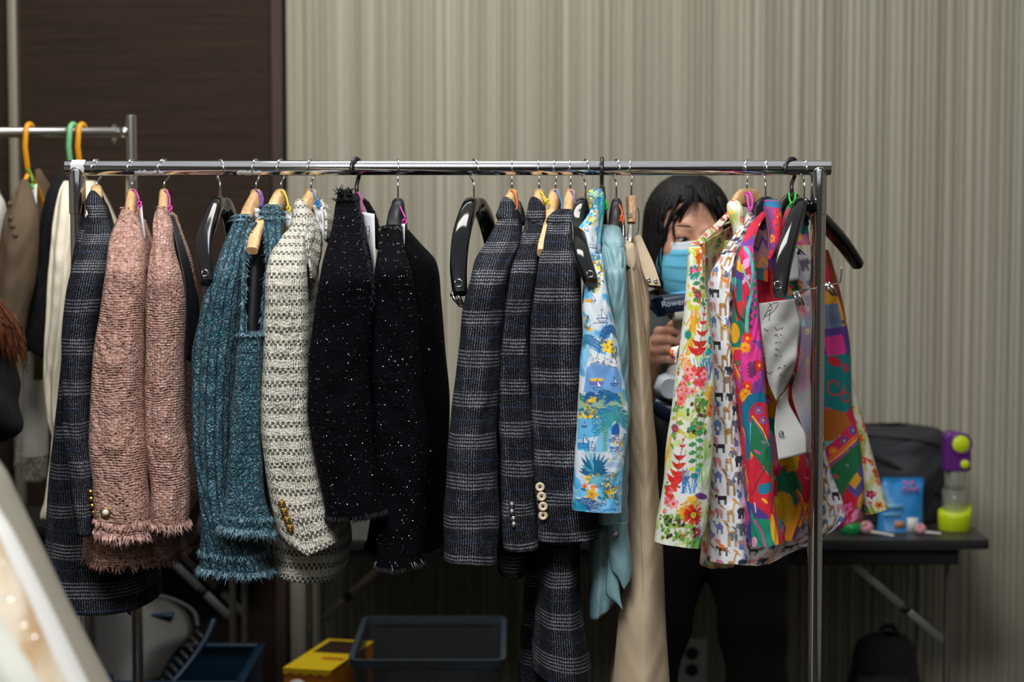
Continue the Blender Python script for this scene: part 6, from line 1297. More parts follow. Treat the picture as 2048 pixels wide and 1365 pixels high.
loft('body', [(450, 1490, 1520, 3.64, 0.03), (520, 1476, 1620, 3.66, 0.03), (700, 1470, 1640, 3.69, 0.03), (900, 1470, 1650, 3.71, 0.03), (1050, 1466, 1690, 3.72, 0.03), (1110, 1466, 1640, 3.70, 0.03), (1128, 1470, 1600, 3.69, 0.03)], M['print'], t, seg=180, step=3.2, fold=0.005, nf=6, paint=CV_ANIMAL.painter(0, 60, True, 0.76), hem=(0, -4, -40))
finish(t)

# 19 patchwork print shirt
t = thing('printed_shirt', 'pink, red and green patchwork print shirt next to the right post', 'shirt')
loft('sleeve_panel', ROW_PATCH, M['print'], t, dense=True, seg=172, step=1.2, fold=0.002, wr=0.001, seed=8, paint=CV_PATCH.painter(), hem=(4, 0, -4))
strip('shoulder', [(1482, 494, 3.47, 1507, 496, 3.46), (1488, 476, 3.49, 1510, 478, 3.49), (1500, 450, 3.53, 1520, 450, 3.53), (1524, 424, 3.57, 1536, 424, 3.58)], M['print'], t, 0.0015, nu=30, step=1.2, bulge=0.004, paint=CV_PATCHR.painter(0, 40))
loft('collar', [(398, 1534, 1554, 3.60, 0.010), (403, 1527, 1559, 3.59, 0.022), (418, 1527, 1562, 3.575, 0.03), (440, 1532, 1563, 3.56, 0.032), (470, 1536, 1562, 3.545, 0.028), (495, 1536, 1556, 3.53, 0.020), (518, 1534, 1542, 3.52, 0.010)], M['print'], t, dense=True, seg=110, step=1.2, seed=9, paint=CV_PCOL.painter())
strip('inside_back', [(1500, 452, 3.575, 1536, 430, 3.60), (1503, 480, 3.56, 1537, 470, 3.59), (1508, 510, 3.545, 1537, 512, 3.575), (1514, 560, 3.535, 1536, 565, 3.56)], M['print'], t, 0.001, nu=36, step=1.5, paint=CV_MAUVE.painter())
loft('back_collar', [(400, 1566, 1590, 3.69, 0.012), (410, 1560, 1602, 3.68, 0.022), (440, 1558, 1612, 3.67, 0.028), (490, 1560, 1620, 3.66, 0.03)], M['print'], t, dense=True, seg=110, step=1.4, seed=2, paint=CV_PATCHR.painter(-60, 320))
loft('front', [(480, 1508, 1540, 3.60, 0.02), (540, 1506, 1590, 3.60, 0.022), (640, 1508, 1616, 3.61, 0.022), (760, 1510, 1618, 3.62, 0.022), (900, 1522, 1622, 3.62, 0.022), (1000, 1540, 1624, 3.62, 0.022), (1078, 1552, 1590, 3.60, 0.022)], M['print'], t, dense=True, seg=130, step=2.0, fold=0.006, nf=5, seed=4, paint=CV_PATCHR.painter(0, 0))
loft('far_sleeve', ROW_FARP, M['print'], t, dense=True, seg=130, step=1.5, fold=0.003, seed=6, paint=CV_PATCHF.painter(), hem=(8, 4, -20))
finish(t)

# clipped notes
M['notepaper'] = plain('note_paper', hexc(196, 194, 188), 0.8); t = thing('paper_note', 'crumpled handwritten paper list clipped to the rightmost hanger', 'paper')
strip('sheet', [(1518, 607, 3.45, 1592, 597, 3.50), (1519, 640, 3.43, 1598, 630, 3.49), (1521, 655, 3.42, 1602, 655, 3.48), (1526, 690, 3.42, 1596, 695, 3.47), (1531, 725, 3.43, 1594, 722, 3.46), (1537, 765, 3.43, 1586, 745, 3.47), (1553, 804, 3.44, 1572, 775, 3.49)], M['notepaper'], t, 0.0004, nu=14, step=5, curl=0.002, bulge=0.004)
strip('lower_sheet', [(1556, 800, 3.45, 1576, 776, 3.50), (1551, 830, 3.45, 1578, 806, 3.49), (1549, 860, 3.44, 1596, 840, 3.48), (1553, 890, 3.43, 1612, 870, 3.47), (1557, 920, 3.42, 1614, 907, 3.46)], M['notepaper'], t, 0.0004, nu=14, step=5, bulge=0.003)
R_ = random.Random(4); mb = MB()
def scrib(x0, y0, n, w, Y, s=3.0):
    pts = [(x0+i*w/n+R_.uniform(-1, 1), y0+R_.uniform(-s, s), Y) for i in range(n)]; mb.tube(pxtube(pts, 1, sub=3), 0.0007, 4)
for (x, y, n, w) in ((1528, 661, 5, 10), (1549, 658, 5, 12), (1562, 657, 3, 4), (1549, 672, 4, 8), (1560, 670, 3, 4), (1550, 687, 4, 7), (1559, 686, 3, 3), (1549, 700, 5, 11), (1549, 712, 5, 8), (1560, 711, 3, 4), (1535, 746, 6, 12), (1556, 738, 4, 9), (1568, 734, 3, 4), (1560, 752, 5, 14), (1567, 763, 4, 8)): scrib(x, y, n, w, 3.400+0.0012*(x-1520)*0.5)
mb.tube(pxtube([(1526, 640, 3.415), (1540, 612, 3.425), (1556, 606, 3.44), (1548, 622, 3.43), (1530, 634, 3.42), (1540, 620, 3.42), (1538, 642, 3.42)], 1), 0.0006, 4); mb.tube(pxtube([(1538, 606, 3.42), (1544, 618, 3.42), (1536, 622, 3.42)], 1), 0.0006, 4)
mb.tube([W(1563, 869, 3.435)+Vector((0.0038*math.cos(a), 0, 0.0055*math.sin(a))) for a in np.linspace(0, 6.6, 16)], 0.0007, 4); mb.tube([W(1564, 868, 3.435)+Vector((0.0014*math.cos(a), 0, 0.002*math.sin(a))) for a in np.linspace(0, 8, 12)], 0.0007, 4)
mb.build('handwriting', M['ink'], t); finish(t)
t = thing('paper_note', 'grey card tag with a punched hole, beside the rightmost black hanger', 'tag')
strip('card', [(1576, 498, 3.56, 1596, 496, 3.57), (1575, 530, 3.56, 1598, 530, 3.57), (1574, 565, 3.56, 1598, 560, 3.57)], M['paper'], t, 0.0006, nu=6)
MB().lathe([(0.0022, 0), (0.0034, 0.0004), (0.0034, 0.0012)], 12, W(1597, 506, 3.555), Matrix.Rotation(math.pi/2, 3, 'X')).build('eyelet', M['ink'], t)
finish(t)
# clear plastic sleeve beside the post
pm = NT('clear_film'); pm = pm.fin((0.9, 0.92, 0.94), pm.math('MULTIPLY_ADD', pm.noise(pm.coords('UV'), 20, 2), 0.1, 0.12), Alpha=0.22)
t = thing('plastic_sleeve', 'clear plastic film sleeve hanging behind the paper list by the post', 'plastic sleeve')
strip('film', [(1588, 600, 3.50, 1622, 575, 3.53), (1602, 660, 3.50, 1624, 650, 3.53), (1596, 730, 3.49, 1620, 740, 3.53), (1584, 790, 3.50, 1622, 780, 3.53), (1606, 860, 3.49, 1622, 860, 3.52), (1613, 905, 3.48, 1622, 906, 3.52)], pm, t, 0.0003, nu=8)
finish(t)
# ---------------------------------------------------------------- tables and what stands on and under them
M['tabletop'] = plain('black_laminate', (0.030, 0.029, 0.029), 0.42, bump=0.05, bscale=500); M['tableedge'] = plain('black_edge', (0.012, 0.012, 0.012), 0.5)
M['leg'] = chrome('table_leg_metal', (0.30, 0.285, 0.26), 0.35); M['bar'] = chrome('brace_bar', (0.62, 0.60, 0.57), 0.42)
ZT = 0.736
def rounded_slab(x0, x1, y0, y1, z0, z1, r, n=8):
    pts = []
    for cx, cy, a0 in ((x1-r, y0+r, -90), (x1-r, y1-r, 0), (x0+r, y1-r, 90), (x0+r, y0+r, 180)):
        for k in range(n+1): a = math.radians(a0+90*k/n); pts.append((cx+r*math.cos(a), cy+r*math.sin(a)))
    m = len(pts); v = [(x, y, z0) for x, y in pts]+[(x, y, z1) for x, y in pts]
    return MB().add(v, [tuple(range(m))[::-1], tuple(range(m, 2*m))]+[(i, (i+1) % m, m+(i+1) % m, m+i) for i in range(m)])
def folding_table(lab, x0, x1, y0, y1, legs, braces):
    t = thing('folding_table', lab, 'table')
    autosmooth(rounded_slab(x0, x1, y0, y1, ZT-0.010, ZT, 0.025).build('table_top', M['tabletop'], t))
    autosmooth(rounded_slab(x0-0.001, x1+0.001, y0-0.001, y1+0.001, ZT-0.022, ZT-0.010, 0.026).build('edge_band', M['tableedge'], t))
    MB().box(((x0+x1)/2, y0+0.03, ZT-0.042), (x1-x0-0.14, 0.02, 0.040), bev=0.002).build('apron', M['tableedge'], t); MB().box(((x0+x1)/2, y1-0.03, ZT-0.042), (x1-x0-0.14, 0.02, 0.040), bev=0.002).build('apron', M['tableedge'], t)
    for (lx, ly) in legs: autosmooth(MB().lathe([(0.0085, 0.0), (0.009, 0.002), (0.0095, 0.03), (0.0088, 0.031), (0.0088, ZT-0.022)], 16, (lx, ly, 0)).build('leg', M['leg'], t))
    xs_ = sorted(set(round(l[0], 4) for l in legs))
    for lx in xs_:
        ly = [l[1] for l in legs if round(l[0], 4) == lx]; MB().tube([(lx, min(ly), 0.12), (lx, max(ly), 0.12)], 0.007, 12).build('cross_bar', M['leg'], t)
    for (a, b) in braces:
        a, b = Vector(a), Vector(b); mid = a.lerp(b, 0.58); d = (b-a).normalized()
        def bar(p, q, w, name):
            mb = MB(); c = (p+q)/2; L = (q-p).length; ang = math.atan2(d.z, d.x)
            mb.box(c, (L, 0.005, w), rot=Matrix.Rotation(-ang, 3, 'Y'), bev=0.001); mb.build(name, M['bar'], t)
        bar(a, mid-d*0.006, 0.017, 'brace_bar'); bar(mid+d*0.016, b, 0.017, 'brace_bar')
        MB().lathe([(0.009, -0.006), (0.011, -0.004), (0.011, 0.004), (0.009, 0.006)], 14, mid+d*0.004, Matrix.Rotation(math.pi/2, 3, 'X')).build('brace_joint', M['tableedge'], t)
    settle(t, ((x0+x1)/2, (y0+y1)/2, 0)); return t
TBX1 = W(1982, 1085, 4.62).x; TBX0 = W(578, 1085, 4.62).x
la, lb = W(618, 1200, 4.70).x, W(1895, 1200, 4.70).x
folding_table('long black folding table behind the woman, holding a bottle and pouch', TBX0, TBX1, 4.62, 5.165, [(la, 4.70), (la, 5.03), (lb, 4.70), (lb, 5.03)],
    [(W(768, 1128, 5.0), W(648, 1238, 5.0)), (W(1698, 1122, 4.70), W(1888, 1284, 4.70))])
TAX1 = W(540, 1050, 4.88).x; lc = W(465, 1200, 4.88).x
folding_table('black folding table behind the left jackets, in front of the dark door', -1.75, TAX1, 4.82, 5.14, [(lc, 4.88), (lc, 5.10), (-1.65, 4.88), (-1.65, 5.10)],
    [(W(326, 1106, 4.88), W(458, 1234, 4.88)), (W(360, 1106, 5.10), W(490, 1230, 5.10))])
# shaker bottle
M['lime'] = plain('lime_silicone', hexc(196, 216, 20), 0.45); M['violet_cap'] = plain('violet_plastic', hexc(96, 34, 118), 0.35)
gm = NT('clear_plastic'); M['clear'] = gm.fin((0.42, 0.42, 0.36), 0.12, Alpha=gm.math('MULTIPLY_ADD', gm.noise(gm.coords('Object'), 20, 1), 0.05, 0.22))
t = thing('shaker_bottle', 'clear drink bottle with purple lid and lime green base on the table', 'bottle')
bc = W(1909, 1066, 4.76); bx, by = bc.x, bc.y; u = mpp(4.76)
def wavy_boot():
    n = 40; V = []; F = []; prof = [(0.0, 0.85), (0.003, 0.98), (0.02, 1.0), (0.7, 1.02), (1.0, 1.0)]
    for (h, r) in prof:
        for k in range(n):
            a = 2*math.pi*k/n; top = (44+8*math.sin(a*1.0+0.6)+3*math.sin(2*a))*u; rr = 33*u*r; V.append((bx+rr*math.cos(a)*1.0, by+rr*0.85*math.sin(a), ZT+0.001+h*top))
    m = len(prof)
    for i in range(m-1):
        for k in range(n): F.append((i*n+k, i*n+(k+1) % n, (i+1)*n+(k+1) % n, (i+1)*n+k))
    F.append(tuple(range(n))[::-1]); F.append(tuple((m-1)*n+k for k in range(n)))
    return mk('silicone_base', V, F, M['lime'], t)
wavy_boot()
MB().lathe([(23*u, 8*u), (25*u, 46*u), (26*u, 84*u), (24.8*u, 84.5*u), (23.8*u, 46*u), (22*u, 10*u)], 32, (bx, by, ZT)).build('cup', M['clear'], t)
MB().lathe([(22*u, 84*u), (22*u, 100*u), (22*u, 122*u), (21*u, 122*u), (21*u, 100*u), (21*u, 85*u)], 32, (bx, by, ZT)).build('cup_neck', M['clear'], t)
MB().tube([(bx, by, ZT+30*u), (bx+3*u, by, ZT+122*u)], 3.2*u, 10).build('straw', M['clear'], t)
cz = ZT+122*u
def cap():
    out = [(-25, 0), (25, 0), (27, 4), (27, 38), (24, 58), (12, 76), (-6, 80), (-20, 78), (-25, 70)]
    n = len(out); y0_, y1_ = by-22*u, by+22*u; V = [(bx+a*u, y0_, cz+b*u) for a, b in out]+[(bx+a*u, y1_, cz+b*u) for a, b in out]
    F = [tuple(range(n)), tuple(range(n, 2*n))[::-1]]+[(i, n+i, n+(i+1) % n, (i+1) % n) for i in range(n)]
    o = mk('lid', V, F, M['violet_cap'], t, smooth=False); md = o.modifiers.new('edges', 'BEVEL'); md.width = 0.006; md.segments = 3; md.limit_method = 'ANGLE'; return o
cap()
MB().lathe([(18*u, 0), (18*u, 3*u), (15*u, 6*u), (0.0001, 6*u)], 24, (bx+5*u, by-21.5*u, cz+56*u), Matrix.Rotation(math.pi/2, 3, 'X')).build('spout_cover', M['lime'], t)
MB().tube([(bx+5*u+20*u*math.cos(a), by-22.5*u, cz+56*u+20*u*math.sin(a)) for a in np.linspace(0, 2*math.pi, 25)], 3.5*u, 8, caps=False).build('carry_ring', M['violet_cap'], t)
MB().lathe([(9*u, 0), (9*u, 3*u), (7*u, 5*u), (0.0001, 5*u)], 20, (bx+14*u, by-21.5*u, cz+15*u), Matrix.Rotation(math.pi/2, 3, 'X')).build('lid_button', M['lime'], t)
settle(t, (bx, by, ZT))
# blue stand-up pouch
M['pouchblue'] = plain('blue_foil', hexc(36, 132, 200), 0.35, vary=0.12, bscale=60); M['palewhite'] = plain('white_print', hexc(214, 216, 214), 0.5); M['pinkprint'] = plain('pink_print', hexc(214, 96, 150), 0.5); M['lightblue'] = plain('pale_blue_print', hexc(120, 190, 226), 0.5)
t = thing('snack_pouch', 'bright blue stand-up pouch on the table, pink marks at its top', 'pouch')
loft('pouch_bag', [(956, 1764, 1848, 4.78, 0.003), (966, 1763, 1848, 4.78, 0.004), (980, 1762, 1847, 4.775, 0.010), (1010, 1758, 1846, 4.77, 0.020), (1045, 1755, 1846, 4.765, 0.026), (1066, 1754, 1845, 4.76, 0.028)], M['pouchblue'], t, seg=40, step=4, wr=0.0015, p=2.2)
for pts in ([(1805, 984), (1812, 972), (1816, 984), (1822, 976), (1826, 984), (1834, 974), (1836, 984)], [(1806, 962), (1816, 970), (1824, 964), (1832, 972)]): MB().tube([W(a, b, 4.756) for a, b in pts], 0.0025, 6).build('print_mark', M['pinkprint'], t)
MB().box(W(1825, 1052, 4.735), (0.026, 0.001, 0.038)).build('print_patch', M['palewhite'], t); MB().box(W(1799, 1050, 4.735), (0.024, 0.001, 0.016)).build('print_patch', plain('tan_print', hexc(190, 140, 90), 0.5), t); MB().box(W(1786, 1014, 4.741), (0.05, 0.001, 0.010)).build('print_band', M['lightblue'], t); MB().box(W(1784, 1030, 4.740), (0.044, 0.001, 0.006)).build('print_band', M['lightblue'], t)
finish(t)
# pink scoops
M['pinkplastic'] = plain('pink_plastic', hexc(228, 160, 172), 0.35); M['whiteplastic'] = plain('white_plastic', hexc(222, 216, 212), 0.4)
def scoop(lab, c, e, r):
    t = thing('measuring_scoop', lab, 'scoop', 'pink scoops on the table'); c = Vector((W(*c).x, W(*c).y, ZT+r)); e = Vector((W(*e).x, W(*e).y, ZT+0.004))
    d = (e-c).normalized()
    prof = [(r*math.sin(a), -r*math.cos(a)) for a in np.linspace(0.05, 2.4, 12)]+[(r*0.6*math.sin(a), -r*0.6*math.cos(a)) for a in np.linspace(2.2, 0.1, 8)]
    MB().lathe(prof, 20, c, Vector((0, 0, 1)).rotation_difference(Vector((-0.5, -0.4, 0.8))).to_matrix()).build('bowl', M['pinkplastic'], t)
    rsec([c+d*r*0.8+Vector((0, 0, -r*0.4)), (c+e)/2+Vector((0, 0, -0.003)), e], [0.012, 0.010, 0.011], [0.006, 0.005, 0.004], 'handle', M['whiteplastic'], t); settle(t, (c.x, c.y, ZT))
scoop('pink round-bowled scoop on the table, nearer the post', (1733, 1062, 4.70), (1788, 1076, 4.66), 0.016)
scoop('pink round-bowled scoop in front of the blue pouch', (1841, 1070, 4.70), (1882, 1069, 4.69), 0.013)
t = thing('jar', 'brown jar with a green foil foot, half behind the patchwork shirt', 'jar')
jc = W(1708, 1074, 4.74); MB().lathe([(0.022, 0.0), (0.025, 0.004), (0.026, 0.022), (0.024, 0.024)], 24, (jc.x-0.012, jc.y-0.03, ZT)).build('foil_foot', plain('green_foil', hexc(40, 160, 90), 0.3, 0.3), t)
MB().lathe([(0.020, 0.0), (0.026, 0.006), (0.028, 0.03), (0.024, 0.045), (0.018, 0.055), (0.017, 0.07), (0.001, 0.071)], 24, (jc.x, jc.y+0.03, ZT)).build('jar_body', plain('amber', hexc(150, 90, 60), 0.3), t); settle(t, (jc.x, jc.y, ZT))
# dark grey bag lying on the table
t = thing('duffel_bag', 'slumped dark grey nylon bag on the table, behind the blue pouch', 'bag')
bz = lambda r: r
loft('bag_body', [(849, 1722, 1820, 4.97, 0.03), (856, 1690, 1872, 4.96, 0.07), (872, 1674, 1892, 4.95, 0.09), (905, 1664, 1899, 4.95, 0.10), (950, 1660, 1897, 4.94, 0.10), (1000, 1664, 1890, 4.94, 0.10), (1034, 1668, 1884, 4.94, 0.10)], M['darkcloth'], t, seg=64, step=4, fold=0.008, nf=4, wr=0.004, seed=4)
MB().tube(pxtube([(1690, 900, 4.855), (1750, 915, 4.845), (1820, 950, 4.845), (1880, 990, 4.855)], 1), 0.006, 8, flat=((0, 1, 0), 0.5)).build('bag_strap', M['blackcloth'], t)
MB().tube(pxtube([(1700, 868, 4.87), (1760, 874, 4.858), (1830, 880, 4.858), (1888, 892, 4.87)], 1), 0.003, 8).build('zip', M['blackcloth'], t); finish(t)
# black bag under the table
t = thing('backpack', 'black backpack on the floor under the right end of the table', 'bag')
loft('bag_body', [(1268, 1758, 1800, 4.86, 0.03), (1276, 1734, 1818, 4.86, 0.07), (1296, 1714, 1828, 4.86, 0.10), (1340, 1704, 1834, 4.86, 0.12), (1400, 1696, 1842, 4.86, 0.13), (1540, 1694, 1846, 4.86, 0.14), (1655, 1698, 1842, 4.86, 0.13)], M['blackcloth'], t, seg=48, step=8, fold=0.006, wr=0.003, seed=3)
MB().tube(pxtube([(1764, 1270, 4.86), (1766, 1256, 4.86), (1786, 1254, 4.86), (1792, 1270, 4.86)], 1), 0.007, 8).build('grab_handle', M['blackcloth'], t)
loft('front_pocket', [(1350, 1716, 1812, 4.74, 0.02), (1364, 1712, 1818, 4.735, 0.03), (1500, 1712, 1820, 4.73, 0.035), (1600, 1716, 1816, 4.735, 0.03)], M['blackcloth'], t, seg=32, step=12); finish(t)
# yellow carton
M['cartony'] = plain('yellow_card', hexc(238, 202, 20), 0.5); M['cartono'] = plain('orange_card', hexc(214, 130, 36), 0.5); M['cartonr'] = plain('red_print', hexc(196, 60, 34), 0.5); M['cartonb'] = plain('brown_print', hexc(60, 34, 24), 0.5)
t = thing('carton', 'bright yellow and orange printed carton beside the clear bin', 'box')
c0 = W(567, 1336, 4.36); zt_ = c0.z; rz = math.radians(-14)
Rz = Matrix.Rotation(rz, 3, 'Z'); wd_, dp_ = 101*mpp(4.36), 0.30
ctr = c0+Rz @ Vector((wd_/2, dp_/2, 0)); bx_ = lambda lx, ly, z: ctr+Rz @ Vector((lx, ly, z-ctr.z))
MB().box((ctr.x, ctr.y, zt_/2-0.002), (wd_, dp_, zt_-0.004), rot=Rz, bev=0.002).build('box_body', M['cartono'], t, smooth=False)
MB().box((ctr.x, ctr.y, zt_-0.002), (wd_+0.002, dp_+0.002, 0.004), rot=Rz, bev=0.001).build('box_lid', M['cartony'], t, smooth=False)
n_ = 16; V_ = []; F_ = []
for k in range(n_+1): lx = -wd_/2+wd_*k/n_; V_ += [bx_(lx, -dp_/2-0.0018, zt_), bx_(lx, -dp_/2-0.0018, zt_-0.012-0.003*math.sin(k*1.9))]
for k in range(n_): F_.append((2*k, 2*k+1, 2*k+3, 2*k+2))
mk('wavy_border', V_, F_, M['cartony'], t, smooth=False)
MB().box(bx_(0.024, -0.045, zt_+0.0006), (0.05, 0.016, 0.001), rot=Rz).build('print_patch', M['cartonr'], t, smooth=False)
MB().box(bx_(0.0, 0.07, zt_+0.0006), (0.085, 0.12, 0.001), rot=Rz).build('print_patch', M['cartonb'], t, smooth=False)
MB().lathe([(0.026, 0), (0.026, 0.001), (0.0001, 0.001)], 24, bx_(-0.022, -dp_/2-0.001, zt_-0.05), Rz @ Matrix.Rotation(math.pi/2, 3, 'X')).build('print_disc', M['palewhite'], t)
settle(t, (ctr.x, ctr.y, 0))
# clear storage bin
cm = NT('frosted_clear_plastic'); M['bin'] = cm.fin((0.07, 0.085, 0.10), 0.3, Alpha=cm.math('MULTIPLY_ADD', cm.noise(cm.coords('Object'), 12, 2), 0.1, 0.42)); M['binrim'] = plain('bin_rim', hexc(66, 76, 86), 0.35)  # body and rim tones darkened to carry the shade under the table
t = thing('storage_bin', 'clear grey plastic storage bin under the table, right of the yellow carton', 'bin')
fx0, fx1 = W(694, 1325, 4.20).x, W(1012, 1325, 4.20).x; zb = W(850, 1322, 4.20).z; y0_, y1_ = 4.20, 4.66
def bin_wall(name, mat, outer, z0, z1, inset, th):
    V = []; F = []; n = 0
    def ring(x0, x1, ya, yb, z, r):
        out = []
        for cx, cy, a0 in ((x1-r, ya+r, -90), (x1-r, yb-r, 0), (x0+r, yb-r, 90), (x0+r, ya+r, 180)):
            for k in range(6): a = math.radians(a0+90*k/5); out.append((cx+r*math.cos(a), cy+r*math.sin(a), z))
        return out
    r1 = ring(fx0+inset, fx1-inset, y0_+inset, y1_-inset, z0, 0.03); r2 = ring(fx0+outer, fx1-outer, y0_+outer, y1_-outer, z1, 0.03); r3 = ring(fx0+outer+th, fx1-outer-th, y0_+outer+th, y1_-outer-th, z1, 0.03-th); r4 = ring(fx0+inset+th, fx1-inset-th, y0_+inset+th, y1_-inset-th, z0, 0.03-th)
    m = len(r1); V = r1+r2+r3+r4
    for i in range(3):
        for k in range(m): F.append((i*m+k, i*m+(k+1) % m, (i+1)*m+(k+1) % m, (i+1)*m+k))
    if 'rim' not in name: F.append(tuple(range(m))[::-1])
    return mk(name, V, F, mat, t, smooth=False)
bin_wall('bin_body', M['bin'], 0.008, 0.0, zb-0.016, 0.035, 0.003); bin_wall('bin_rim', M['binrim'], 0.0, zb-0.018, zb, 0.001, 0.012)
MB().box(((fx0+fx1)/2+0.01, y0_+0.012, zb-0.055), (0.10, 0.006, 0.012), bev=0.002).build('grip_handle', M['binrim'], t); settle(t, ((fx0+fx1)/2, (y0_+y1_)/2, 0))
t = thing('folded_cloth', 'dark folded cloth lying inside the clear storage bin', 'cloth')
MB().box(((fx0+fx1)/2, (y0_+y1_)/2, 0.24), (0.22, 0.34, 0.40), bev=0.03).build('fold_stack', M['darkcloth'], t); settle(t, ((fx0+fx1)/2, (y0_+y1_)/2, 0.04))
# baskets under the left table
M['bluecrate_shade'] = plain('shaded_blue_plastic', hexc(9, 46, 70), 0.4); M['greywhite_shade'] = plain('shaded_grey_white_plastic', hexc(54, 52, 48), 0.5)  # shade below the table is put into both base colours
t = thing('plastic_crate', 'shade-toned blue plastic crate under the left table, below the slotted basket', 'crate')
bx0, bx1 = W(205, 1364, 4.35).x, W(478, 1364, 4.35).x; zc_ = W(300, 1364, 4.35).z-0.004; yy0, yy1 = 4.36, 4.74
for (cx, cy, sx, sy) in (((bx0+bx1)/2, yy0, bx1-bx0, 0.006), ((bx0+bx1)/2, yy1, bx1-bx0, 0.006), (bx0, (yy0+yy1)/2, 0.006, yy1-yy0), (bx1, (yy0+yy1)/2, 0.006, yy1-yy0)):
    MB().box((cx, cy, zc_/2+0.003), (sx, sy, zc_-0.006), bev=0.002).build('side_panel', M['bluecrate_shade'], t); MB().box((cx, cy, zc_-0.004), (sx+0.014, sy+0.014, 0.012), bev=0.004).build('rim', M['bluecrate_shade'], t)
MB().box(((bx0+bx1)/2, (yy0+yy1)/2, 0.006), (bx1-bx0, yy1-yy0, 0.006)).build('crate_floor', M['bluecrate_shade'], t)
settle(t, ((bx0+bx1)/2, (yy0+yy1)/2, 0))
t = thing('laundry_basket', 'shade-toned grey-white slotted basket standing tilted inside the blue crate', 'basket')
# a tilted shallow basket: a curved panel with a row of slats along its lower right edge
strip('basket_panel', [(186, 1200, 4.58, 330, 1196, 4.62), (184, 1240, 4.55, 372, 1226, 4.60), (186, 1290, 4.50, 384, 1268, 4.56), (192, 1330, 4.46, 350, 1308, 4.52), (198, 1372, 4.42, 318, 1362, 4.47)], M['greywhite_shade'], t, 0.004, nu=16, bulge=0.03)
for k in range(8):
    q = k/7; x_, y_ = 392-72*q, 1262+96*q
    MB().tube([W(x_, y_, 4.55-0.07*q), W(x_+20, y_+22, 4.53-0.07*q)], 0.0045, 8).build('slat', M['greywhite_shade'], t)
MB().tube(pxtube([(428, 1240, 4.56), (412, 1278, 4.53), (380, 1326, 4.49), (336, 1378, 4.44)], 1), 0.008, 10).build('blue_rim', M['bluecrate_shade'], t)
MB().tube(pxtube([(186, 1200, 4.58), (260, 1192, 4.60), (330, 1196, 4.62), (384, 1222, 4.60), (396, 1256, 4.56)], 1), 0.006, 10).build('upper_rim', M['greywhite_shade'], t)
o = MB().box(W(325, 1232, 4.57), (0.05, 0.03, 0.012), bev=0.004).build('handle_slot', M['bluecrate_shade'], t); finish(t)
# wall socket
t = thing('wall_socket', 'pale wall socket plate low on the ribbed wall between the woman\'s legs', 'socket')
sc_ = W(1383, 1322, YW); MB().box((sc_.x, YW-0.009, sc_.z), (0.075, 0.008, 0.12), bev=0.003).build('plate', M['whiteplastic'], t)
for dz in (-0.022, 0.022):
    o = MB().lathe([(0.017, 0), (0.017, 0.003), (0.0001, 0.003)], 20, (sc_.x, YW-0.0125, sc_.z+dz), Matrix.Rotation(math.pi/2, 3, 'X')).build('outlet', M['darkcloth'], t)
settle(t, (sc_.x, YW-0.009, sc_.z-0.06))
# ---------------------------------------------------------------- garments on the rear rack
YB = 4.30; ZB = W(100, 265, YB).z
def tube_hanger(lab, mat, px, cat='hanger', arms=True):
    t = thing('plastic_hanger', lab, cat)
    x = W(px, 265, YB).x; m = mpp(YB); P = []
    for k in range(13): a = math.radians(-30+k*17.5); P.append(Vector((x+0.009*(math.cos(a)*0.4+0.4), YB+0.019*math.cos(a), ZB+0.0115+0.006-0.019+0.019*math.sin(a))))
    P += [Vector((x-0.002, YB-0.021, ZB-0.03)), Vector((x, YB-0.012, ZB-0.07)), Vector((x+0.001, YB-0.006, ZB-0.088))]
    MB().tube(P, 0.0058, 12).build('hook', M[mat], t)
    e = P[-1]
    rb = [e+Vector((0, 0.004, 0.004)), e+Vector((-0.006, -0.022, -0.03)), e+Vector((-0.006, -0.07, -0.11)), e+Vector((-0.006, -0.075, -0.125)), e+Vector((0.0, 0, -0.13)), e+Vector((0.01, 0.155, -0.125)), e+Vector((0.01, 0.15, -0.11)), e+Vector((0.006, 0.06, -0.035)), e+Vector((0, 0.0, 0.002))]
    K = np.array([(i, q.x, q.y, q.z) for i, q in enumerate(rb)]); R = cr(K, np.linspace(0, len(rb)-1, 60)); MB().tube([Vector(q) for q in R], 0.0052, 12).build('shoulder_frame', M[mat], t)
    settle(t, (x, YB, float(ZB-0.2))); return t
tube_hanger('orange plastic hanger carrying the brown cardigan', 'hgorange', 56)
tube_hanger('mint green plastic hanger carrying the black garment', 'hggreen', 143)
tube_hanger('orange plastic hanger behind the left end of the front rail', 'hgorange', 161)
cord('green cord and paper tag on the brown cardigan\'s orange hanger', 'green', [(50, 340, 4.26), (56, 338, 4.25), (62, 348, 4.24), (65, 364, 4.23)], (65, 372, 4.22), [], [(52, 374, 4.24, 74, 368, 4.22), (56, 410, 4.23, 73, 414, 4.21), (66, 440, 4.23, 72, 446, 4.22)], ink=[[(60, 400, 4.22), (64, 412, 4.22), (62, 420, 4.22)], [(66, 408, 4.22), (70, 416, 4.22)]])
t = thing('knit_cardigan', 'brown knit cardigan on the rear rack at the left edge', 'cardigan')
o, P = loft('front_side', [(360, 42, 56, 4.24, 0.012), (376, 34, 62, 4.21, 0.022), (400, 24, 68, 4.18, 0.03), (440, 10, 76, 4.16, 0.036), (500, -4, 79, 4.15, 0.04), (560, -10, 70, 4.15, 0.042), (620, -12, 54, 4.15, 0.042), (660, -10, 49, 4.15, 0.04), (700, -6, 40, 4.15, 0.036), (730, 2, 28, 4.15, 0.03)], M['brownknit'], t, fold=0.005, wr=0.002, seed=5, seg=48, step=5, solid=0.003)
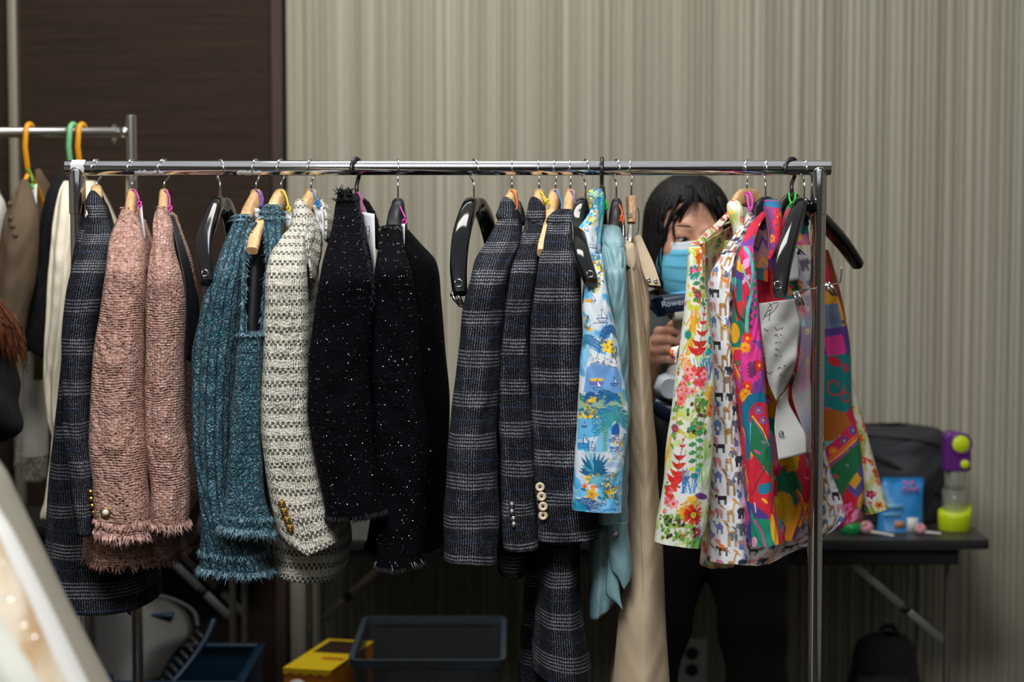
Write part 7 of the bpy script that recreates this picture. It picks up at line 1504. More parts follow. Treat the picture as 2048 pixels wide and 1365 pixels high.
loft('far_side', [(338, 72, 80, 4.40, 0.01), (352, 70, 88, 4.40, 0.02), (378, 70, 100, 4.42, 0.04), (440, 70, 100, 4.44, 0.06), (500, 66, 92, 4.44, 0.07), (620, 60, 78, 4.44, 0.07), (700, 56, 72, 4.44, 0.06)], M['brownknit'], t, fold=0.004, seed=6, seg=36, step=7, solid=0.003)
for k, (px, py) in enumerate(((20, 408), (22, 436), (26, 452), (31, 470))): MB().lathe([(0.006, 0), (0.0055, 0.004), (0.003, 0.006), (0.0001, 0.0065)], 12, surf(P, px, py), Matrix.Rotation(math.pi/2, 3, 'X')).build('button', M['brownknit'], t)
finish(t)
t = thing('black_blouse', 'black garment on the mint green hanger of the rear rack', 'top')
loft('side', [(342, 126, 140, 4.27, 0.012), (356, 112, 142, 4.25, 0.03), (385, 98, 140, 4.23, 0.05), (440, 86, 130, 4.22, 0.06), (500, 79, 114, 4.22, 0.06), (600, 72, 108, 4.22, 0.06), (660, 62, 104, 4.22, 0.06), (690, 54, 100, 4.22, 0.05), (706, 62, 96, 4.22, 0.04)], M['blackwear'], t, fold=0.006, seed=3, wr=0.002, solid=0.002, hem=(-10, 0, 10)); finish(t)
t = thing('cream_blouse', 'cream long-sleeved blouse with a gathered cuff on the rear rack', 'blouse')
loft('sleeve', [(362, 128, 150, 4.12, 0.012), (380, 120, 158, 4.10, 0.03), (420, 112, 165, 4.08, 0.04), (500, 102, 160, 4.06, 0.045), (600, 97, 152, 4.05, 0.045), (700, 92, 142, 4.05, 0.045), (780, 91, 132, 4.05, 0.04), (840, 97, 128, 4.05, 0.034), (872, 106, 124, 4.05, 0.018), (884, 105, 124, 4.05, 0.020), (920, 104, 124, 4.05, 0.030), (1000, 92, 118, 4.05, 0.032), (1024, 84, 112, 4.05, 0.032), (1036, 85, 110, 4.05, 0.03)], M['creamcloth'], t, seg=56, step=4, fold=0.008, nf=4, wr=0.0015, seed=4, solid=0.0015)
loft('body', [(362, 172, 190, 4.32, 0.03), (390, 160, 204, 4.32, 0.08), (440, 150, 226, 4.32, 0.11), (470, 150, 238, 4.32, 0.12), (560, 150, 240, 4.32, 0.12), (760, 145, 236, 4.32, 0.12)], M['creamcloth'], t, seg=48, step=8, fold=0.006, nf=5, seed=6); finish(t)
t = thing('lace_blouse', 'ivory lace top with scalloped hem, low behind the cream blouse', 'top')
loft('lace_side', [(420, 70, 110, 4.52, 0.03), (600, 62, 104, 4.50, 0.05), (800, 48, 96, 4.48, 0.05), (815, 46, 95, 4.48, 0.05), (860, 42, 94, 4.48, 0.05), (910, 42, 93, 4.48, 0.05)], M['whitecloth'], t, seg=40, step=6, fold=0.004, seed=3)
loft('lace_hem', [(910, 42, 92, 4.48, 0.05), (940, 43, 91, 4.48, 0.05), (958, 44, 90, 4.48, 0.05)], M['lace'], t, seg=60, step=3, fold=0.003, ragged=3)
strip('lace_tail', [(36, 868, 4.44, 42, 866, 4.44), (30, 910, 4.44, 42, 905, 4.44), (27, 934, 4.44, 40, 930, 4.44)], M['lace'], t, 0.001); finish(t)
t = thing('beige_blouse', 'pale beige hem showing below the black garment on the rear rack', 'top')
loft('hem_side', [(420, 84, 112, 4.40, 0.03), (600, 78, 104, 4.39, 0.04), (700, 74, 92, 4.38, 0.04), (758, 71, 91, 4.38, 0.04)], M['brownknit'], t, seg=36, step=8, fold=0.004, seed=9); finish(t)
t = thing('white_blouse', 'white garment at the extreme left of the rear rack', 'blouse')
loft('side', [(386, -40, -4, 4.22, 0.02), (400, -50, 6, 4.22, 0.04), (440, -60, 12, 4.22, 0.05), (520, -66, 4, 4.22, 0.05), (600, -66, -10, 4.22, 0.05), (800, -66, -14, 4.22, 0.05)], M['whitecloth'], t, seg=40, step=8, fold=0.005, seed=5); finish(t)
tube_hanger('mint green plastic hanger carrying the white garment at the left edge', 'hggreen', -28)
# ---------------------------------------------------------------- pale gown in the left foreground
def tulle(name, col, a0, a1, sc):
    t = NT(name); uv = t.coords('UV'); n = t.noise(t.scaled(uv, 1.0, 0.25), sc, 3.0); c1 = t.voro(uv, 420.0)
    al = t.math('ADD', t.sstep(n, 0.3, 0.7, a0, a1), t.sstep(c1, 0.0, 0.25, 0.15, 0.0), clamp=True)
    return t.fin(t.mix(t.sstep(n, 0.35, 0.7), col, tuple(v*0.8 for v in col[:3])), 0.8, Alpha=al)
def skirtmat():
    t = NT('beige_embroidered_tulle'); uv = t.coords('UV'); n = t.noise(t.scaled(uv, 1.0, 0.4), 18.0, 4.0); m2 = t.noise(uv, 60.0, 3.0)
    c = t.mix(t.sstep(n, 0.34, 0.66), hexc(230, 216, 192), hexc(196, 160, 118)); c = t.mix(t.sstep(m2, 0.55, 0.7, 0, 0.5), c, hexc(226, 214, 190)); t.bump(m2, 0.4, 0.003)
    return t.fin(c, 0.8)
YG = 2.30; t = thing('tulle_gown', 'pale beige tulle evening gown with glints, out of focus at lower left', 'gown')
def gown_layer(name, edge, Yg, mat, seed, nf, fold, **kw):
    cx = -340; rows = [(640, cx-95, cx+95, Yg, 0.045)]
    for (y, x) in edge: h = x-cx; rows.append((y, cx-h, cx+h, Yg, h*mpp(Yg)*0.30))
    return loft(name, rows, mat, t, seg=120, step=16, fold=fold, nf=nf, seed=seed, **kw)
tail = lambda x0: [(1600, x0+118), (2000, x0+310), (2500, x0+520), (2960, x0+680)]
gown_layer('outer_tulle', [(930, 0), (1000, 36), (1100, 84), (1200, 131), (1300, 182), (1365, 216)]+tail(216), 2.44, tulle('grey_tulle', hexc(150, 143, 126), 0.80, 0.98, 9.0), 3, 9, 0.010)
gown_layer('middle_tulle', [(930, -46), (1026, 0), (1063, 22), (1190, 86), (1353, 164), (1365, 170)]+tail(170), 2.32, tulle('white_tulle', hexc(240, 238, 232), 0.80, 0.98, 7.0), 5, 8, 0.012)
o, PG = gown_layer('skirt', [(930, -72), (1085, 0), (1190, 50), (1330, 112), (1365, 128)]+tail(128), 2.20, skirtmat(), 7, 10, 0.012)
gown_layer('front_overlay', [(930, -150), (1240, 0), (1365, 76)]+tail(76), 2.09, tulle('ivory_tulle', hexc(238, 238, 224), 0.70, 0.98, 8.0), 9, 7, 0.012)
sequins(t, PG, 1600, 7, size=0.0011, vio=0.0, rows=False)
loft('bodice', [(300, -420, -260, YG, 0.05), (380, -440, -240, YG, 0.07), (470, -438, -242, YG, 0.075), (560, -428, -252, YG, 0.07), (650, -434, -246, YG, 0.065)], skirtmat(), t, seg=48, step=10); finish(t)
# ---------------------------------------------------------------- people
def skinmat():
    t = NT('skin'); ob = t.coords('Object'); n = t.noise(ob, 40.0, 3.0); f = t.noise(ob, 500.0, 2.0); t.bump(f, 0.08, 0.001)
    return t.fin(t.mix(t.sstep(n, 0.3, 0.7), hexc(212, 158, 130), hexc(194, 138, 112)), 0.5, Subsurface_Weight=0.12)
M['skin'] = skinmat()
def hairmat(name, a, b):
    t = NT(name); ob = t.coords('Object'); x, y, z = t.sep(ob); n = t.noise(t.comb(t.mul(x, 260), t.mul(y, 260), t.mul(z, 12)), 1.0, 3.0)
    t.bump(n, 0.6, 0.003); return t.fin(t.mix(t.sstep(n, 0.35, 0.7), a, b), 0.55, spec=0.22)
M['hairblack'] = hairmat('black_hair', (0.003, 0.0027, 0.0027), (0.009, 0.008, 0.008)); M['hairauburn'] = hairmat('auburn_hair', hexc(66, 36, 20), hexc(120, 66, 34))
M['maskblue'] = plain('mask_blue', hexc(104, 192, 222), 0.75, bump=0.15, bscale=700); M['maskwhite'] = plain('mask_white', hexc(216, 224, 230), 0.75)
M['eyewhite'] = plain('eye_white', hexc(210, 200, 190), 0.2); M['iris'] = plain('dark_iris', (0.012, 0.007, 0.005), 0.08)
M['brow'] = plain('brow', hexc(96, 66, 54), 0.7)
def surface_nets(D, lo, h):
    s = D < 0; nx, ny, nz = D.shape
    acc = np.zeros((nx-1, ny-1, nz-1, 3)); cnt = np.zeros((nx-1, ny-1, nz-1)); cor = [(i, j, k) for i in (0, 1) for j in (0, 1) for k in (0, 1)]
    sub = lambda A, c: A[c[0]:nx-1+c[0], c[1]:ny-1+c[1], c[2]:nz-1+c[2]]
    for a in cor:
        for ax in range(3):
            if a[ax]: continue
            b = list(a); b[ax] = 1; b = tuple(b); da, db = sub(D, a), sub(D, b); m = (da < 0) != (db < 0)
            t = np.where(m, da/np.where(m, da-db, 1), 0)
            for q in range(3): acc[..., q] += np.where(m, a[q]+(t if q == ax else 0), 0)
            cnt += m
    act = cnt > 0; idx = -np.ones(act.shape, int); idx[act] = np.arange(act.sum()); I = np.argwhere(act)
    V = (I+acc[act]/cnt[act][:, None])*h+np.array(lo); F = []
    for ax in range(3):
        u, v = (ax+1) % 3, (ax+2) % 3
        a = [slice(0, None)]*3; a[ax] = slice(0, -1); b = [slice(0, None)]*3; b[ax] = slice(1, None)
        sa, sb = s[tuple(a)], s[tuple(b)]; E = np.argwhere(sa != sb)
        ok = (E[:, u] > 0) & (E[:, v] > 0) & (E[:, u] < D.shape[u]-1) & (E[:, v] < D.shape[v]-1); E = E[ok]
        if not len(E): continue
        g = lambda du, dv: idx[tuple((E+np.eye(3, dtype=int)[u]*du+np.eye(3, dtype=int)[v]*dv).T)]
        q = np.stack([g(-1, -1), g(0, -1), g(0, 0), g(-1, 0)], -1); fl = ~sa[tuple(E.T)]; q[fl] = q[fl][:, ::-1]; F.append(q)
    return V, np.concatenate(F)
class SDF:
    """smooth union of rounded limbs, meshed as one continuous skin"""
    def __init__(s): s.p = []
    def cap(s, a, b, ra, rb=None, k=0.02, sq=None): s.p.append(('c', np.array(a, float), np.array(b, float), ra, ra if rb is None else rb, k, sq)); return s
    def ell(s, c, r, k=0.02, R=None, cut=False): s.p.append(('e', np.array(c, float), np.array(r, float), R, cut, k, None)); return s
    def fn(s, f): s.p.append(('f', f, None, None, None, 0, None)); return s
    def evalg(s, X):
        D = np.full(X.shape[:-1], 9.0)
        for p in s.p:
            k = p[5]
            if p[0] == 'c':
                a, b, ra, rb = p[1:5]; ba = b-a; pa = X-a; t = np.clip((pa@ba)/max(ba@ba, 1e-12), 0, 1); q = pa-t[..., None]*ba
                if p[6] is not None: q = q*np.array(p[6])
                d = np.linalg.norm(q, axis=-1)-(ra+(rb-ra)*t)
            elif p[0] == 'e':
                q = X-p[1]; q = q@p[3] if p[3] is not None else q; k0 = np.linalg.norm(q/p[2], axis=-1); k1 = np.linalg.norm(q/p[2]**2, axis=-1); d = k0*(k0-1)/np.maximum(k1, 1e-9)
                if p[4]:
                    hh = np.clip(0.5-0.5*(D+d)/k, 0, 1); D = D*(1-hh)+(-d)*hh+k*hh*(1-hh); continue
            else: D = p[1](X, D); continue
            hh = np.clip(0.5+0.5*(d-D)/max(k, 1e-6), 0, 1); D = d*(1-(1-hh))*0+(D*hh+d*(1-hh)-k*hh*(1-hh)) if k > 0 else np.minimum(D, d)
        return D
    def mesh(s, lo, hi, h):
        lo, hi = np.array(lo, float), np.array(hi, float); n = np.ceil((hi-lo)/h).astype(int)+1
        g = np.stack(np.meshgrid(*[lo[i]+h*np.arange(n[i]) for i in range(3)], indexing='ij'), -1)
        return surface_nets(s.evalg(g), lo, h)
def join(parts):
    V = []; F = []; n = 0
    for v, f in parts: V.append(v); F.append(f+n); n += len(v)
    return np.concatenate(V), np.concatenate(F)
def bb(pts, pad): P = np.array([list(p) for p in pts]); return P.min(0)-pad, P.max(0)+pad
def head_sdf():
    """head in its own frame: face towards -y, x to the picture's right, origin between the ears"""
    s = SDF(); s.ell((0, 0.012, 0.030), (0.074, 0.092, 0.088)); s.ell((0, -0.022, -0.012), (0.066, 0.070, 0.090), 0.03); s.ell((0, -0.038, -0.068), (0.048, 0.050, 0.044), 0.03); s.ell((0, -0.066, -0.096), (0.022, 0.020, 0.016), 0.02)
    for sx in (-1, 1):
        s.ell((sx*0.040, -0.060, -0.022), (0.022, 0.022, 0.022), 0.02); s.ell((sx*0.074, 0.010, -0.006), (0.010, 0.018, 0.030), 0.006)
        s.ell((sx*0.031, -0.096, 0.006), (0.021, 0.014, 0.013), 0.012, cut=True); s.ell((sx*0.031, -0.080, 0.010), (0.019, 0.011, 0.010), 0.006); s.cap((sx*0.018, -0.090, 0.026), (sx*0.048, -0.078, 0.024), 0.0055, 0.004, 0.014)
    s.cap((0, -0.088, 0.012), (0, -0.106, -0.032), 0.0065, 0.011, 0.012)
    for sx in (-1, 1): s.ell((sx*0.011, -0.094, -0.036), (0.008, 0.009, 0.007), 0.008)
    s.cap((-0.020, -0.084, -0.066), (0.020, -0.084, -0.066), 0.006, 0.006, 0.008); s.cap((-0.016, -0.084, -0.075), (0.016, -0.084, -0.075), 0.0065, 0.0065, 0.006)
    s.cap((0, 0.022, -0.06), (0, 0.040, -0.16), 0.050, 0.052, 0.02)
    return s
def xf(V, M4): return V@np.array(M4.to_3x3()).T+np.array(M4.translation)
def make_head(root, M4, hair, mask=False):
    """returns the skin mesh part of the head in world space; adds hair, eyes, mask to root"""
    hs = head_sdf(); V, F = hs.mesh((-0.095, -0.125, -0.17), (0.095, 0.12, 0.13), 0.0034)
    for sx in (-1, 1):
        e, ef = SDF().ell((sx*0.031, -0.0825, 0.0015), (0.0115, 0.0115, 0.0080)).mesh((sx*0.031-0.016, -0.10, -0.014), (sx*0.031+0.016, -0.066, 0.016), 0.0016); mk('eye', xf(e, M4), ef, M['eyewhite'], root)
        e, ef = SDF().ell((sx*0.031+0.001, -0.0905, 0.0008), (0.0066, 0.0042, 0.0060)).mesh((sx*0.031-0.01, -0.098, -0.010), (sx*0.031+0.012, -0.084, 0.012), 0.0012); mk('iris', xf(e, M4), ef, M['iris'], root)
        MB().tube([M4 @ Vector(q) for q in ((sx*0.013, -0.094, 0.0250), (sx*0.026, -0.0955, 0.0300), (sx*0.040, -0.089, 0.0295), (sx*0.052, -0.077, 0.0250))], [0.0012, 0.0018, 0.0017, 0.0009], 6).build('eyebrow', M['brow'], root)
        MB().tube([M4 @ Vector(q) for q in ((sx*0.019, -0.0915, 0.0020), (sx*0.031, -0.0960, 0.0068), (sx*0.044, -0.088, 0.0030))], [0.0010, 0.0017, 0.0012], 6).build('eyelash', M['hairblack'], root)
    if mask:
        nu, nv = 40, 44; P = np.zeros((nv+1, nu+1, 3))
        zs_ = np.linspace(-0.004, -0.118, nv+1); us = np.linspace(-1, 1, nu+1)
        for i, z in enumerate(zs_):
            for j, uu in enumerate(us):
                tt = i/nv; wdt = 0.072-0.052*max(0.0, tt-0.42)**1.7-0.008*max(0.0, 0.42-tt); x = uu*wdt; zz = z - 0.006*uu*uu*(1-2*tt) + (0.010*(1-abs(uu))**2 if tt < 0.02 else 0.010*(1-abs(uu))**2*(1-tt))
                yy = -(0.112-0.020*tt**2.2)*math.sqrt(max(0.0, 1-(abs(uu)**2.3)*0.86)) - 0.006*math.exp(-(uu*4)**2)*(1-tt)
                pl = (tt*4.2) % 1.0; yy -= 0.0035*pl*(1 if 0.12 < tt < 0.9 else 0.3)*(1-abs(uu)**4)
                P[i, j] = (x, yy+0.004, zz)
        idx = np.arange((nv+1)*(nu+1)).reshape(nv+1, nu+1); q = np.stack([idx[:-1, :-1], idx[1:, :-1], idx[1:, 1:], idx[:-1, 1:]], -1)
        cut = 6
        W3 = xf(P.reshape(-1, 3), M4)
        mroot = mk('face_mask', W3, q[cut:].reshape(-1, 4), M['maskblue'], root); md = mroot.modifiers.new('cloth', 'SOLIDIFY'); md.thickness = 0.0012
        o = mk('mask_edge', W3, q[:cut].reshape(-1, 4), M['maskwhite'], mroot); md = o.modifiers.new('cloth', 'SOLIDIFY'); md.thickness = 0.0014
        for sx in (-1, 1):
            j = 0 if sx < 0 else nu
            MB().tube([M4 @ Vector(P[3, j]), M4 @ Vector((sx*0.078, -0.01, 0.006)), M4 @ Vector((sx*0.084, 0.016, -0.004)), M4 @ Vector((sx*0.080, 0.0, -0.03)), M4 @ Vector(P[nv-4, j])], 0.0014, 6).build('ear_loop', M['maskwhite'], mroot)
    # hair
    hsdf = SDF()
    def shell(X, D):
        x, y, z = X[..., 0], X[..., 1], X[..., 2]
        k = np.sqrt((x/0.090)**2+((y-0.016)/0.106)**2+((z-0.030)/0.100)**2); cap_ = (k-1)*0.095
        lowz = hair['low']
        rr = 1.0-0.10*np.clip((z-0.0)/(lowz), 0, 1)**2 if lowz > -0.2 else 1.0+0.0*z
        kc = np.sqrt((x/(0.090*rr))**2+((y-0.018)/(0.100*rr))**2); cyl = np.maximum((kc-1)*0.09, np.maximum(z-0.03, lowz-z))
        out = np.minimum(cap_, cyl)
        inner = (np.sqrt((x/0.072)**2+((y-0.012)/0.090)**2+(np.minimum(z-0.03, 0)*0+np.maximum(z-0.030, 0)/0.084)**2)-1)*0.08
        wz = np.interp(z, [-0.2, -0.06, -0.01, 0.03, 0.055, 0.075, 0.082], [0.040, 0.056, 0.061, 0.061, 0.050, 0.026, -0.01])+0.0
        win = np.maximum(np.abs(x-hair['part']*np.clip((z-0.0)/0.07, 0, 1))-wz, y+0.020)
        nk = np.maximum(np.maximum(np.abs(x)-0.045, y-0.02), z+0.05)
        d = np.maximum(out, -inner); d = np.maximum(d, -win)
        d = d+0.0016*np.sin(np.arctan2(x, -(y-0.016))*46+np.sin(z*40)*1.5)
        return np.maximum(d, -nk) if hair.get('neck', True) else d
    hsdf.fn(shell); hv, hf = hsdf.mesh((-0.11, -0.12, hair['low']-0.01), (0.11, 0.14, 0.145), 0.0036)
    ho = mk('hair', xf(hv, M4), hf, M[hair['mat']], root)
    R = random.Random(3); mb = MB()
    def lock(pts, r0):
        K = np.array([(i,)+tuple(q) for i, q in enumerate(pts)], float); Q = cr(K, np.linspace(0, len(pts)-1, 12)); mb.tube([M4 @ Vector(q) for q in Q], [r0*(1-0.85*(i/11)**1.5) for i in range(12)], 6)
    if hair.get('bangs', True):
        for k in range(16):      # fringe locks swept from the parting to both temples
            sx = -1 if k % 2 else 1; q = R.random(); x0 = hair['part']+sx*R.uniform(0.0, 0.012); xe = sx*R.uniform(0.042, 0.068)
            lock([(x0, -0.066, 0.108), (x0+(xe-x0)*0.35, -0.096+R.uniform(-0.002, 0.003), 0.076), (x0+(xe-x0)*0.75, -0.098+abs(xe)*0.35, 0.046), (xe, -0.092+abs(xe)*0.55, R.uniform(-0.004, 0.024))], R.uniform(0.0018, 0.0042))
        for k in range(7): x0 = hair['part']+R.uniform(-0.02, 0.02); lock([(x0, -0.068, 0.106), (x0*1.2, -0.098, 0.074), (x0*1.5-0.004, -0.102, 0.048)], 0.0011)
        for sx in (-1, 1):
            for k in range(16): xe = sx*R.uniform(0.060, 0.078); lock([(sx*0.040, -0.062, 0.088), (sx*0.060, -0.074, 0.040), (xe, -0.062, -0.02), (xe*R.uniform(0.9, 1.0), -0.054+R.uniform(-0.004, 0.01), R.uniform(-0.105, -0.055))], R.uniform(0.002, 0.005))
        for k in range(5): lock([(-0.052, -0.080, 0.05), (-0.052+R.uniform(-0.004, 0.004), -0.086, 0.02), (-0.047+R.uniform(-0.004, 0.006), -0.085, -0.014)], 0.0013)
    if mb.f: o = mb.build('hair_locks', M[hair['mat']], ho); o['kind'] = 'stuff'
    return xf(V, M4), F
def hand_parts(wrist, palm, knuckles, mids, tips, thumb, r=0.0085):
    s = SDF(); s.cap(wrist, palm, 0.024, 0.026, 0.02)
    for kn in knuckles: s.cap(palm, kn, 0.016, 0.0105, 0.012)
    for kn, mi, ti in zip(knuckles, mids, tips): s.cap(kn, mi, r*1.12, r*1.0, 0.004).cap(mi, ti, r*1.0, r*0.85, 0.003)
    s.cap(thumb[0], thumb[1], 0.013, 0.0105, 0.010).cap(thumb[1], thumb[2], 0.0105, 0.009, 0.004)
    return s
def body_clothes(root, j, top_mat, leg_mat, sleeves=(True, True), fat=1.0):
    s = SDF(); P = lambda k: np.array(j[k], float)
    s.cap(P('chest')+[0, 0, 0.05], P('belly'), 0.115*fat, 0.105*fat, 0.03, sq=(0.80, 1.15, 1)); s.cap(P('belly'), P('pelvis'), 0.105*fat, 0.125*fat, 0.04, sq=(0.80, 1.12, 1))
    s.cap(P('neck'), P('chest')+[0, 0, 0.05], 0.055, 0.09, 0.04); s.cap(P('sh_l'), P('sh_r'), 0.052, 0.052, 0.05)
    for a, b, c in (('sh_l', 'el_l', 'wr_l'), ('sh_r', 'el_r', 'wr_r')):
        s.cap(P(a), P(b), 0.052, 0.044, 0.03); e = P(b)+(P(c)-P(b))*j.get('cuff_'+a[-1], 0.92); s.cap(P(b), e, 0.044, 0.036, 0.02)
    s.fn(lambda X, D: np.maximum(D, -(np.linalg.norm((X-(P('neck')+[0, -0.01, 0.03]))*[1, 1, 0.8], axis=-1)-0.060)))
    s.fn(lambda X, D: D+0.004*np.sin(X[..., 2]*70+X[..., 0]*30)*np.sin(X[..., 0]*40))
    lo, hi = bb([j[k] for k in ('neck', 'pelvis', 'sh_l', 'sh_r', 'el_l', 'el_r', 'wr_l', 'wr_r')], 0.17); v, f = s.mesh(lo, hi, 0.009); mk('sweater', v, f, M[top_mat], root)
    s = SDF(); s.cap(P('pelvis')+[0, 0, 0.06], P('pelvis'), 0.112*fat, 0.13*fat, 0.04, sq=(0.80, 1.12, 1))
    for h_, k_, a_ in (('hip_l', 'kn_l', 'an_l'), ('hip_r', 'kn_r', 'an_r')): s.cap(P(h_), P(k_), 0.088*fat, 0.060, 0.014).cap(P(k_), P(a_), 0.062, 0.050, 0.03)
    s.fn(lambda X, D: D+0.003*np.sin(X[..., 2]*50+X[..., 1]*30))
    lo, hi = bb([j[k] for k in ('pelvis', 'hip_l', 'hip_r', 'an_l', 'an_r')], 0.19); lo[2] = 0.05; v, f = s.mesh(lo, hi, 0.010); mk('trousers', v, f, M[leg_mat], root)
    for a_ in ('an_l', 'an_r'):
        a = P(a_); d = np.array(j['fwd'], float); s = SDF().cap([a[0], a[1], 0.045], [a[0]+d[0]*0.06, a[1]+d[1]*0.06, 0.042], 0.042, 0.040, 0.02, sq=(1, 1, 1)).cap([a[0]+d[0]*0.06, a[1]+d[1]*0.06, 0.038], [a[0]+d[0]*0.16, a[1]+d[1]*0.16, 0.034], 0.038, 0.032, 0.02).cap([a[0], a[1], 0.05], [a[0], a[1], 0.10], 0.040, 0.042, 0.02)
        s.fn(lambda X, D: np.maximum(D, 0.002-X[..., 2])); lo, hi = bb([[a[0], a[1], 0.05], [a[0]+d[0]*0.16, a[1]+d[1]*0.16, 0.05]], 0.06); lo[2] = -0.01; hi[2] = 0.15; v, f = s.mesh(lo, hi, 0.006); mk('shoe', v, f, M['blackplastic'], root)
# --- the woman behind the rack
YP = 4.12
wo = thing('person', 'woman in a blue face mask and grey sweater holding a steamer behind the rack', 'person')
hc = W(1376, 473, YP); MH = Matrix.Translation(hc) @ Matrix.Rotation(math.radians(9), 4, 'Z') @ Matrix.Rotation(math.radians(3), 4, 'Y') @ Matrix.Rotation(math.radians(5), 4, 'X')
hV = make_head(wo, MH, dict(low=-0.108, part=-0.014, mat='hairblack'), mask=True)
j = {k: list(W(*v)) for k, v in dict(neck=(1374, 606, YP+0.03), chest=(1386, 730, YP+0.04), belly=(1400, 900, YP+0.05), pelvis=(1418, 1010, YP+0.06), sh_l=(1248, 660, YP+0.05), sh_r=(1508, 650, YP+0.03),
     el_l=(1262, 880, YP-0.02), wr_l=(1300, 712, YP-0.15), el_r=(1548, 860, YP+0.02), wr_r=(1500, 740, YP-0.12), hip_l=(1342, 1082, YP+0.06), hip_r=(1492, 1082, YP+0.06), kn_l=(1286, 1400, YP+0.04), kn_r=(1516, 1400, YP+0.04)).items()}
j['an_l'] = [j['kn_l'][0]-0.01, YP+0.08, 0.09]; j['an_r'] = [j['kn_r'][0]+0.02, YP+0.08, 0.09]; j['fwd'] = [0, -1, 0]; j['cuff_l'] = 0.30
body_clothes(wo, j, 'greytop', 'blackwear')
YH = YP-0.16; HP = lambda x, y, d=0.0: list(W(x, y, YH+d))
wr = j['wr_l']; palm = HP(1322, 690, 0.012)
kn_ = [HP(1318, 664, -0.018), HP(1313, 683, -0.022), HP(1311, 702, -0.020), HP(1314, 719, -0.014)]
mi_ = [HP(1340, 660, -0.034), HP(1338, 680, -0.038), HP(1336, 700, -0.036), HP(1336, 718, -0.030)]
ti_ = [HP(1364, 666, -0.026), HP(1364, 686, -0.030), HP(1362, 706, -0.028), HP(1358, 724, -0.024)]
th_ = [HP(1330, 676, 0.02), HP(1346, 652, 0.006), HP(1364, 640, -0.008)]
hs_ = hand_parts(wr, palm, kn_, mi_, ti_, th_)
el = np.array(j['el_l']); s0 = el+(np.array(wr)-el)*0.2; hs_.cap(s0, wr, 0.036, 0.025, 0.01)
lo, hi = bb([palm, wr, s0]+kn_+mi_+ti_+th_, 0.045); fV = hs_.mesh(lo, hi, 0.0030)
wr2 = j['wr_r']; d2 = np.array([-0.3, -0.6, 0.2]); pl2 = np.array(wr2)+d2*0.07
k2 = [pl2+np.array([-0.03, -0.05, 0.03-0.02*i]) for i in range(4)]; m2_ = [q+np.array([-0.02, -0.015, -0.01]) for q in k2]; t2_ = [q+np.array([0.0, 0.02, -0.018]) for q in m2_]
h2 = hand_parts(wr2, pl2, k2, m2_, t2_, [pl2+[0.01, -0.01, 0.02], pl2+[0.0, -0.05, 0.05], pl2+[-0.02, -0.075, 0.05]]); lo, hi = bb([wr2, pl2]+k2+m2_+t2_, 0.05); gV = h2.mesh(lo, hi, 0.0035)
v, f = join([hV, fV, gV]); mk('body', v, f, M['skin'], wo)
settle(wo, ((j['an_l'][0]+j['an_r'][0])/2, YP+0.05, 0))
# --- the garment steamer in her hand
M['navyplastic'] = plain('navy_plastic', hexc(28, 44, 70), 0.3); M['creamplastic'] = plain('cream_plastic', hexc(206, 200, 188), 0.4); M['silverpl'] = plain('silver_plastic', hexc(212, 222, 232), 0.3); M['skyplastic'] = plain('sky_blue_plastic', hexc(70, 160, 206), 0.35)
st = thing('garment_steamer', 'navy and cream handheld garment steamer gripped in the woman\'s hand', 'steamer')
rsec([W(1303, 622, YH-0.05), W(1307, 618, YH-0.05), W(1325, 612, YH-0.05), W(1360, 607, YH-0.045), W(1400, 604, YH-0.04), W(1440, 604, YH-0.035)], [0.03, 0.05, 0.062, 0.066, 0.066, 0.060], [0.018, 0.036, 0.042, 0.044, 0.048, 0.040], 'steam_head', M['navyplastic'], st, n=24, p=2.6)
rsec([W(1330, 594, YH-0.045), W(1365, 588, YH-0.042), W(1400, 584, YH-0.04), W(1436, 584, YH-0.035)], [0.03, 0.044, 0.046, 0.04], [0.008, 0.012, 0.012, 0.010], 'top_strip', M['skyplastic'], st, n=16)
rsec([W(1372, 622, YH-0.035), W(1364, 648, YH-0.02), W(1361, 680, YH-0.012), W(1357, 720, YH-0.012), W(1352, 752, YH-0.014)], [0.044, 0.036, 0.032, 0.032, 0.040], [0.060, 0.044, 0.034, 0.032, 0.040], 'handle', M['creamplastic'], st, n=24, p=2.4)
rsec([W(1336, 634, YH-0.05), W(1345, 630, YH-0.05), W(1372, 626, YH-0.045), W(1400, 626, YH-0.04)], [0.03, 0.05, 0.056, 0.05], [0.010, 0.024, 0.030, 0.030], 'neck_shell', M['creamplastic'], st, n=20)
rsec([W(1312, 764, YH-0.02), W(1322, 768, YH-0.02), W(1345, 776, YH-0.02), W(1372, 790, YH-0.02), W(1384, 798, YH-0.02)], [0.04, 0.07, 0.084, 0.076, 0.05], [0.026, 0.046, 0.056, 0.050, 0.03], 'base_shell', M['silverpl'], st, n=28, p=2.4)
dl = W(1340, 777, YH-0.066); MB().lathe([(0.022, 0), (0.022, 0.004), (0.018, 0.007), (0.014, 0.005), (0.0001, 0.006)], 28, dl, Matrix.Rotation(math.pi/2, 3, 'X')).build('dial', M['silverpl'], st)
MB().tube([dl+Vector((0.019*math.cos(a), -0.0065, 0.019*math.sin(a))) for a in np.linspace(0, 2*math.pi, 25)], 0.0012, 6, caps=False).build('dial_ring', M['whiteplastic'], st)
rsec([W(1306, 806, YH-0.015), W(1322, 814, YH-0.015), W(1350, 824, YH-0.015), W(1382, 834, YH-0.015)], [0.05, 0.074, 0.080, 0.07], [0.030, 0.044, 0.050, 0.044], 'water_tank', M['navyplastic'], st, n=24, p=2.6)
fc = bpy.data.curves.new('lettering', 'FONT'); fc.body = 'Rowenta'; fc.size = 0.0165; fc.extrude = 0.0004; fc.align_x = 'CENTER'
